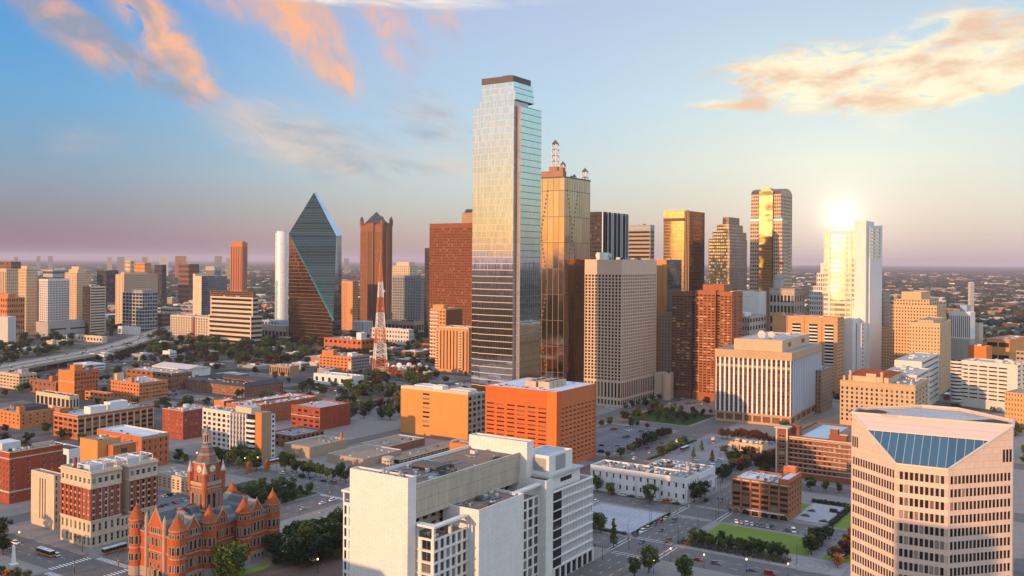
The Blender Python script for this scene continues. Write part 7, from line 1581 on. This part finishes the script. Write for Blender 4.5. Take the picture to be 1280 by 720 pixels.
for nm, pts_ in (('along the left kerb of the wide street', [(430+i*26, 212.2) for i in range(10)]), ('along the right kerb of the wide street', [(440+i*26, 188.8) for i in range(10)]), ('along the kerb beyond the courthouse', [(300+i*22, 383) for i in range(6)]), ('along the street of street trees', [(435.4, 478-i*16) for i in range(5)]), ('before the low white block', [(513, 280-i*16) for i in range(5)]), ('along the street between the rear car parks', [(612+i*24, 315.2) for i in range(6)])):
    for i, (s_, t_) in enumerate(pts_):
        o = link('lamp_pole', plm, None, (*st(s_, t_), .1), AS+(i % 2)*math.pi); tag(o, f'thin unlit lamp pole, {ORD[i]} from left {nm}', 'lamp pole', 'unlit lamp poles')
m = MB(); ob_ = plain('obelisk_white', (.76,.74,.70)); x, y = G(17, 706)
m.box(-1.6, -1.6, 0, 1.6, 1.6, .5, ob_)
for i in range(4):
    q = [(-1,-1), (1,-1), (1,1), (-1,1)]; a, c_ = q[i], q[(i+1) % 4]; m.poly([(a[0]*.75, a[1]*.75, .5), (c_[0]*.75, c_[1]*.75, .5), (c_[0]*.45, c_[1]*.45, 8.6), (a[0]*.45, a[1]*.45, 8.6)], ob_); m.poly([(a[0]*.45, a[1]*.45, 8.6), (c_[0]*.45, c_[1]*.45, 8.6), (0, 0, 9.5)], ob_)
tag(m.obj('obelisk', None, (x, y, .13), AS), 'white obelisk on the plaza at the lower left', 'obelisk')
m = MB(); x, y = G(385, 705); m.box(-5, -1.6, 2.5, 5, 1.6, 2.75, UN['pale'], bottom=True)
for sx in (-4.5, 0, 4.5): m.cyl(sx, 1.2, 0, 2.5, .1, .1, PM, 6); m.cyl(sx, -1.2, 0, 2.5, .1, .1, PM, 6)
tag(m.obj('canopy', None, (x, y, .13), AT), 'low white canopy over steps by the courthouse', 'canopy')
for i, (px, py) in enumerate(((311, 591), (334, 588))):
    m = MB(); br_ = BR['rust']; x, y = G(px, py)
    m.box(-3.4, -.8, 0, -2.2, .8, 4.4, br_); m.box(2.2, -.8, 0, 3.4, .8, 4.4, br_)
    for k in range(8):
        a0, a1 = math.pi*k/8, math.pi*(k+1)/8; P = lambda a, r_, yy: (r_*math.cos(a), yy, 4.4+r_*math.sin(a)*.9)
        for yy in (-.8, .8): m.poly([P(a0,2.2,yy), P(a0,3.4,yy), P(a1,3.4,yy), P(a1,2.2,yy)], br_)
        m.poly([P(a0,3.4,-.8), P(a0,3.4,.8), P(a1,3.4,.8), P(a1,3.4,-.8)], br_); m.poly([P(a0,2.2,-.8), P(a1,2.2,-.8), P(a1,2.2,.8), P(a0,2.2,.8)], br_)
    tag(m.obj('brick_arch', None, (x, y, .13), AS+.5), ('left' if i == 0 else 'right')+' red brick gateway arch before the white seven storey block', 'arch', 'brick gateway arches')
dm = MB(); dm.cyl(0, 0, 0, 3, .5, .4, UN['grey'], 8)
for k in range(14):
    a0, a1 = 2*math.pi*k/14, 2*math.pi*(k+1)/14; P = lambda a, r_: (r_*math.cos(a), -1.2-.28*(4-r_)*.6+.3*r_*math.sin(a), 5+r_*math.sin(a)*.9)
    dm.poly([P(a0,0.01), P(a0,3.6), P(a1,3.6)], plain('dish_white', (.74,.73,.72)))
dm.bar((0,-1.2,5), (0,-4.4,5.4), .2, UN['grey']); dmm = dm.mesh('satellite_dish')
for i, px in enumerate((484, 492, 499, 505, 511, 517, 524, 533)):
    x, y = G(px, 464 if i % 2 else 461); o = link('satellite_dish', dmm, None, (x, y, 0), R(-20+i*9)); tag(o, f'white satellite dish, {ORD[i]} from the left in the row right of the mast', 'satellite dish', 'satellite dishes by the mast')
# people, a few pixels tall: one skinned body in two walking poses
def body(step, shirt, trousers):
    me = bpy.data.meshes.new('person'); vs = [(0,0,.95), (0,0,1.2), (0,0,1.42), (0,0,1.52), (0,.02,1.66), (-.09,0,.92), (-.10,step*.5,.5), (-.10,step*.2-.1*step,.06), (.09,0,.92), (.10,-step*.4,.5), (.10,-step,.06), (-.2,0,1.40), (-.25,-step*.3,1.14), (-.25,-step*.3+.12,.9), (.2,0,1.40), (.25,step*.3,1.14), (.25,step*.3+.12,.9)]
    ed = [(0,1), (1,2), (2,3), (3,4), (0,5), (5,6), (6,7), (0,8), (8,9), (9,10), (2,11), (11,12), (12,13), (2,14), (14,15), (15,16)]
    me.from_pydata(vs, ed, []); o = bpy.data.objects.new('person', me); COL.objects.link(o); md = o.modifiers.new('k', 'SKIN')
    rr = [.15, .15, .14, .06, .105, .1, .075, .055, .1, .075, .055, .065, .05, .04, .065, .05, .04]
    for v, r_ in zip(me.skin_vertices[0].data, rr): v.radius = (r_, r_)
    me.skin_vertices[0].data[0].use_root = True; sb = o.modifiers.new('s', 'SUBSURF'); sb.levels = 1
    dg = bpy.context.evaluated_depsgraph_get(); nm = bpy.data.meshes.new_from_object(o.evaluated_get(dg)); bpy.data.objects.remove(o)
    for m_ in (shirt, trousers, plain('skin', (.45,.27,.18))): nm.materials.append(m_)
    for p in nm.polygons: p.material_index = 2 if p.center.z > 1.5 else 1 if p.center.z < .95 else 0
    return nm
pb1 = body(.3, plain('shirt_white', (.6,.6,.6)), plain('trousers_dark', (.04,.04,.06))); pb2 = body(-.22, plain('shirt_dark', (.05,.06,.09)), plain('trousers_tan', (.25,.2,.14)))
for i, (px, py, lab) in enumerate(((376, 700, 'person in white walking on the paving below the dark grove'), (379, 702, 'person in dark top walking just right of the one in white'), (399, 644, 'person in white standing at the kerb beside the white block'), (403, 643, 'person in dark top at the kerb beside the white block'), (949, 652, 'person in white before the brick loft windows'), (960, 653, 'person in dark top before the brick loft awning'), (404, 710, 'person in white near the white canopy lamp'), (22, 690, 'person in dark top near the obelisk'))):
    o = link('person', pb1 if i % 2 == 0 else pb2, None, (*G(px, py), .14), i*1.3); tag(o, lab, 'person', 'people on the pavements')
# ================================================================== the far city and the air
fr_ = random.Random(2024)
def offmat(name, lo, hi):
    m, t, b = newmat(name); rnd = V(t, t.nodes.new('ShaderNodeNewGeometry').outputs['Random Per Island']); setin(t, b.inputs['Base Color'], mixc(t, rnd, lo, hi)); b.inputs['Roughness'].default_value = .9; return m
# woods: rough leafy lumps spread to the horizon
wd = MB(); wm_ = offmat('woods', (.020,.026,.012), (.060,.055,.028))
def lump(x, y, r_, h_):
    k = 6; ring = [(x+r_*math.cos(2*math.pi*i/k)*fr_.uniform(.7, 1.2), y+r_*math.sin(2*math.pi*i/k)*fr_.uniform(.7, 1.2)) for i in range(k)]; hh_ = [h_*fr_.uniform(.45, .8) for _ in range(k)]; top = (x+r_*fr_.uniform(-.3, .3), y, h_)
    n0 = len(wd.v); wd.v += [(p[0], p[1], 0) for p in ring]+[(p[0]*1+.0, p[1], q) for p, q in zip(ring, hh_)]+[top]
    mi_ = wd.mi(wm_)
    for i in range(k):
        j = (i+1) % k; wd.f += [(n0+i, n0+j, n0+k+j, n0+k+i), (n0+k+i, n0+k+j, n0+2*k)]; wd.m += [mi_, mi_]; wd.uv += [(0,0)]*7
for k in range(26000):
    d = 1500*math.exp(fr_.random()**.8*2.45); x = fr_.uniform(-.66, .66)*d
    if d < 2100 and -.33 < x/d < .38: continue
    if d < 1900 and x/d < -.1: continue
    sc_ = max(1, d/2600); lump(x, y := d, fr_.uniform(4, 10)*sc_, fr_.uniform(6, 12)*(1+.1*sc_))
tag(wd.obj('woods'), kind='stuff')
# low buildings among the trees: the largest one by one, the rest as one mass
FC = [('cream', (.52,.42,.30)), ('white', (.66,.63,.60)), ('tan', (.36,.27,.19)), ('orange brick', (.45,.19,.08)), ('grey', (.33,.31,.30)), ('brown', (.20,.12,.08))]
FM = {n: wmat('far_'+n.replace(' ', '_'), c, .1) for n, c in FC}; FW = [c for n, c in FC]
wind = glassmat('far_window', True, (.05,.05,.055), (.3,.25,.18), .2)
def farbox(mb, sx, sy, h_, mat, roof):
    mb.box(-sx/2, -sy/2, 0, sx/2, sy/2, h_, mat, roof)
    if h_ > 6:
        n = int(h_/3.6)
        for k in range(n):
            z = 1.2+k*3.6; mb.wall((-sx*.46, -sy/2-.06), (sx*.46, -sy/2-.06), z, z+1.4, wind); mb.wall((-sx/2-.06, sy*.46), (-sx/2-.06, -sy*.46), z, z+1.4, wind)
    mb.box(-sx*.2, -sy*.2, h_, sx*.1, sy*.15, h_+1.5, UN['pale'])
zones = [(-.56, -.34, 1900, 5200, 70, 'left of the lone far brown tower'), (-.34, -.19, 2300, 5200, 36, 'between the lone far brown tower and the white round tower'), (-.17, -.05, 2300, 5500, 22, 'behind the glass prism and the pyramid tower'), (.40, .56, 1150, 1750, 60, 'right of the stepped hotel'), (.39, .57, 1750, 5200, 84, 'far out to the right, below the horizon')]
for x0, x1, d0, d1, n, wh in zones:
    for k in range(n):
        d = d0*(d1/d0)**fr_.random(); x = fr_.uniform(x0, x1)*d; cn, _ = fr_.choice(FC); sz = fr_.uniform(14, 46)*(1.+d/6000); h_ = fr_.choice((4, 5, 6, 6, 8, 12))*fr_.uniform(.8, 1.3)
        m = MB(); farbox(m, sz, sz*fr_.uniform(.4, .9), h_, FM[cn], fr_.choice((RF['white'], RF['pale'], RF['grey'], RF['tan'])))
        tag(m.obj('distant_building', None, (x, d, 0), fr_.uniform(-.5, .5)+.6), f'small {cn} low building {wh}', 'building', f'small far buildings {wh}')
sm = MB()
for k in range(1300):
    d = 2000*math.exp(fr_.random()**.75*1.9); x = fr_.uniform(-.62, .62)*d
    if d < 2700 and -.3 < x/d < .36: continue
    sz = fr_.uniform(10, 30)*(1+d/5000); h_ = fr_.uniform(5, 11)*(1+d/14000); c_ = FM[fr_.choice(FC)[0]]; a = fr_.uniform(0, 1.5); ca, sa = math.cos(a)*sz/2, math.sin(a)*sz/2; r2 = fr_.uniform(.4, 1)
    q = [(x+ca*i-sa*j*r2, d+sa*i+ca*j*r2) for i, j in ((-1,-1), (1,-1), (1,1), (-1,1))]; sm.prism(q, 0, h_, c_, fr_.choice((RF['white'], RF['pale'], RF['grey'])))
tag(sm.obj('distant_rooftops'), kind='stuff')
for px, yt, d, w_, cn, lab in ((20, 321, 9000, 4, 'grey', 'hazy grey tower on the horizon at the far left'), (48, 320, 9500, 4, 'grey', 'hazy grey tower, second on the horizon from the left'), (63, 320, 9000, 5, 'grey', 'hazy grey tower, third on the horizon from the left'), (137, 321, 8000, 5, 'cream', 'small hazy cream tower on the horizon left of the twin grey ones'), (151, 321, 8200, 8, 'grey', 'hazy wide block on the horizon over the cream crowned tower'), (181, 321, 8000, 6, 'grey', 'hazy block on the horizon over the orange lit block'), (205, 320, 7000, 10, 'white', 'hazy pale pair of blocks left of the bright horizon tower'), (226, 320, 6500, 13, 'orange brick', 'bright orange lit slab on the left horizon'), (273, 320, 6000, 9, 'grey', 'dark blue slab on the horizon left of the lone brown tower'), (285, 322, 6200, 5, 'cream', 'cream block on the horizon just left of the lone brown tower'), (433, 323, 9000, 6, 'grey', 'hazy block on the horizon right of the glass prism'), (1214, 353, 2600, 6, 'white', 'white silo tower among the low roofs at the right')):
    wx, wz = un(px, yt); m = MB(); sw = w_/F*d; farbox(m, sw, sw*.6, H+wz/F*d, FM[cn], RF['pale']); tag(m.obj('distant_tower', None, (wx/F*d, d, 0), .3), lab, 'tower')
inf = [(-.55, -.13, 1020, 1900, 46, 'among the lots between the brick warehouses and the far towers'), (.44, .58, 900, 1250, 24, 'among the low roofs right of the parking garage'), (-.2, -.05, 1250, 1900, 14, 'around the mast and the balcony towers'), (-.56, -.2, 2000, 3300, 44, 'between the towers of the far left')]
for x0, x1, d0, d1, n, wh in inf:
    k = 0
    for _ in range(n*30):
        d = d0*(d1/d0)**fr_.random(); x = fr_.uniform(x0, x1)*d; sz = fr_.uniform(16, 36); r_ = sz*.6
        if any(math.hypot(x-a, d-c) < q+r_+3 for a, c, q in FOOT) or abs((x+620)+.1*(d-1200)) < 60: continue
        cn, _q = fr_.choice(FC); FOOT.append((x, d, r_)); m = MB(); farbox(m, sz, sz*fr_.uniform(.5, .9), fr_.choice((5, 6, 8, 10)) if d1 < 3000 else fr_.choice((10, 14, 18, 26, 40)), FM[cn], fr_.choice((RF['white'], RF['pale'], RF['grey'], RF['tan'])))
        tag(m.obj('low_building', None, (x, d, 0), R(90-PHI)+fr_.choice((0, R(90)))), (f'small {cn} low building {wh}' if d1 < 3000 else f'{cn} mid-rise block standing {wh}'), 'building', f'small buildings {wh}'); k += 1
        if k == n: break
# the air
hz = MB(); hz.box(-60500, -60500, -1, 60500, 61000, 330, None, bottom=True)
hm = bpy.data.materials.new('haze'); hm.use_nodes = True; t = hm.node_tree; t.nodes.clear(); o_ = t.nodes.new('ShaderNodeOutputMaterial'); pv_ = t.nodes.new('ShaderNodeVolumePrincipled')
pv_.inputs['Color'].default_value = (.80,.72,.84,1); pv_.inputs['Density'].default_value = 3.2e-5; pv_.inputs['Anisotropy'].default_value = .0
t.links.new(pv_.outputs[0], o_.inputs['Volume'])
hz.mats = [hm]; hz.m = [0]*len(hz.f); tag(hz.obj('haze'), kind='stuff')
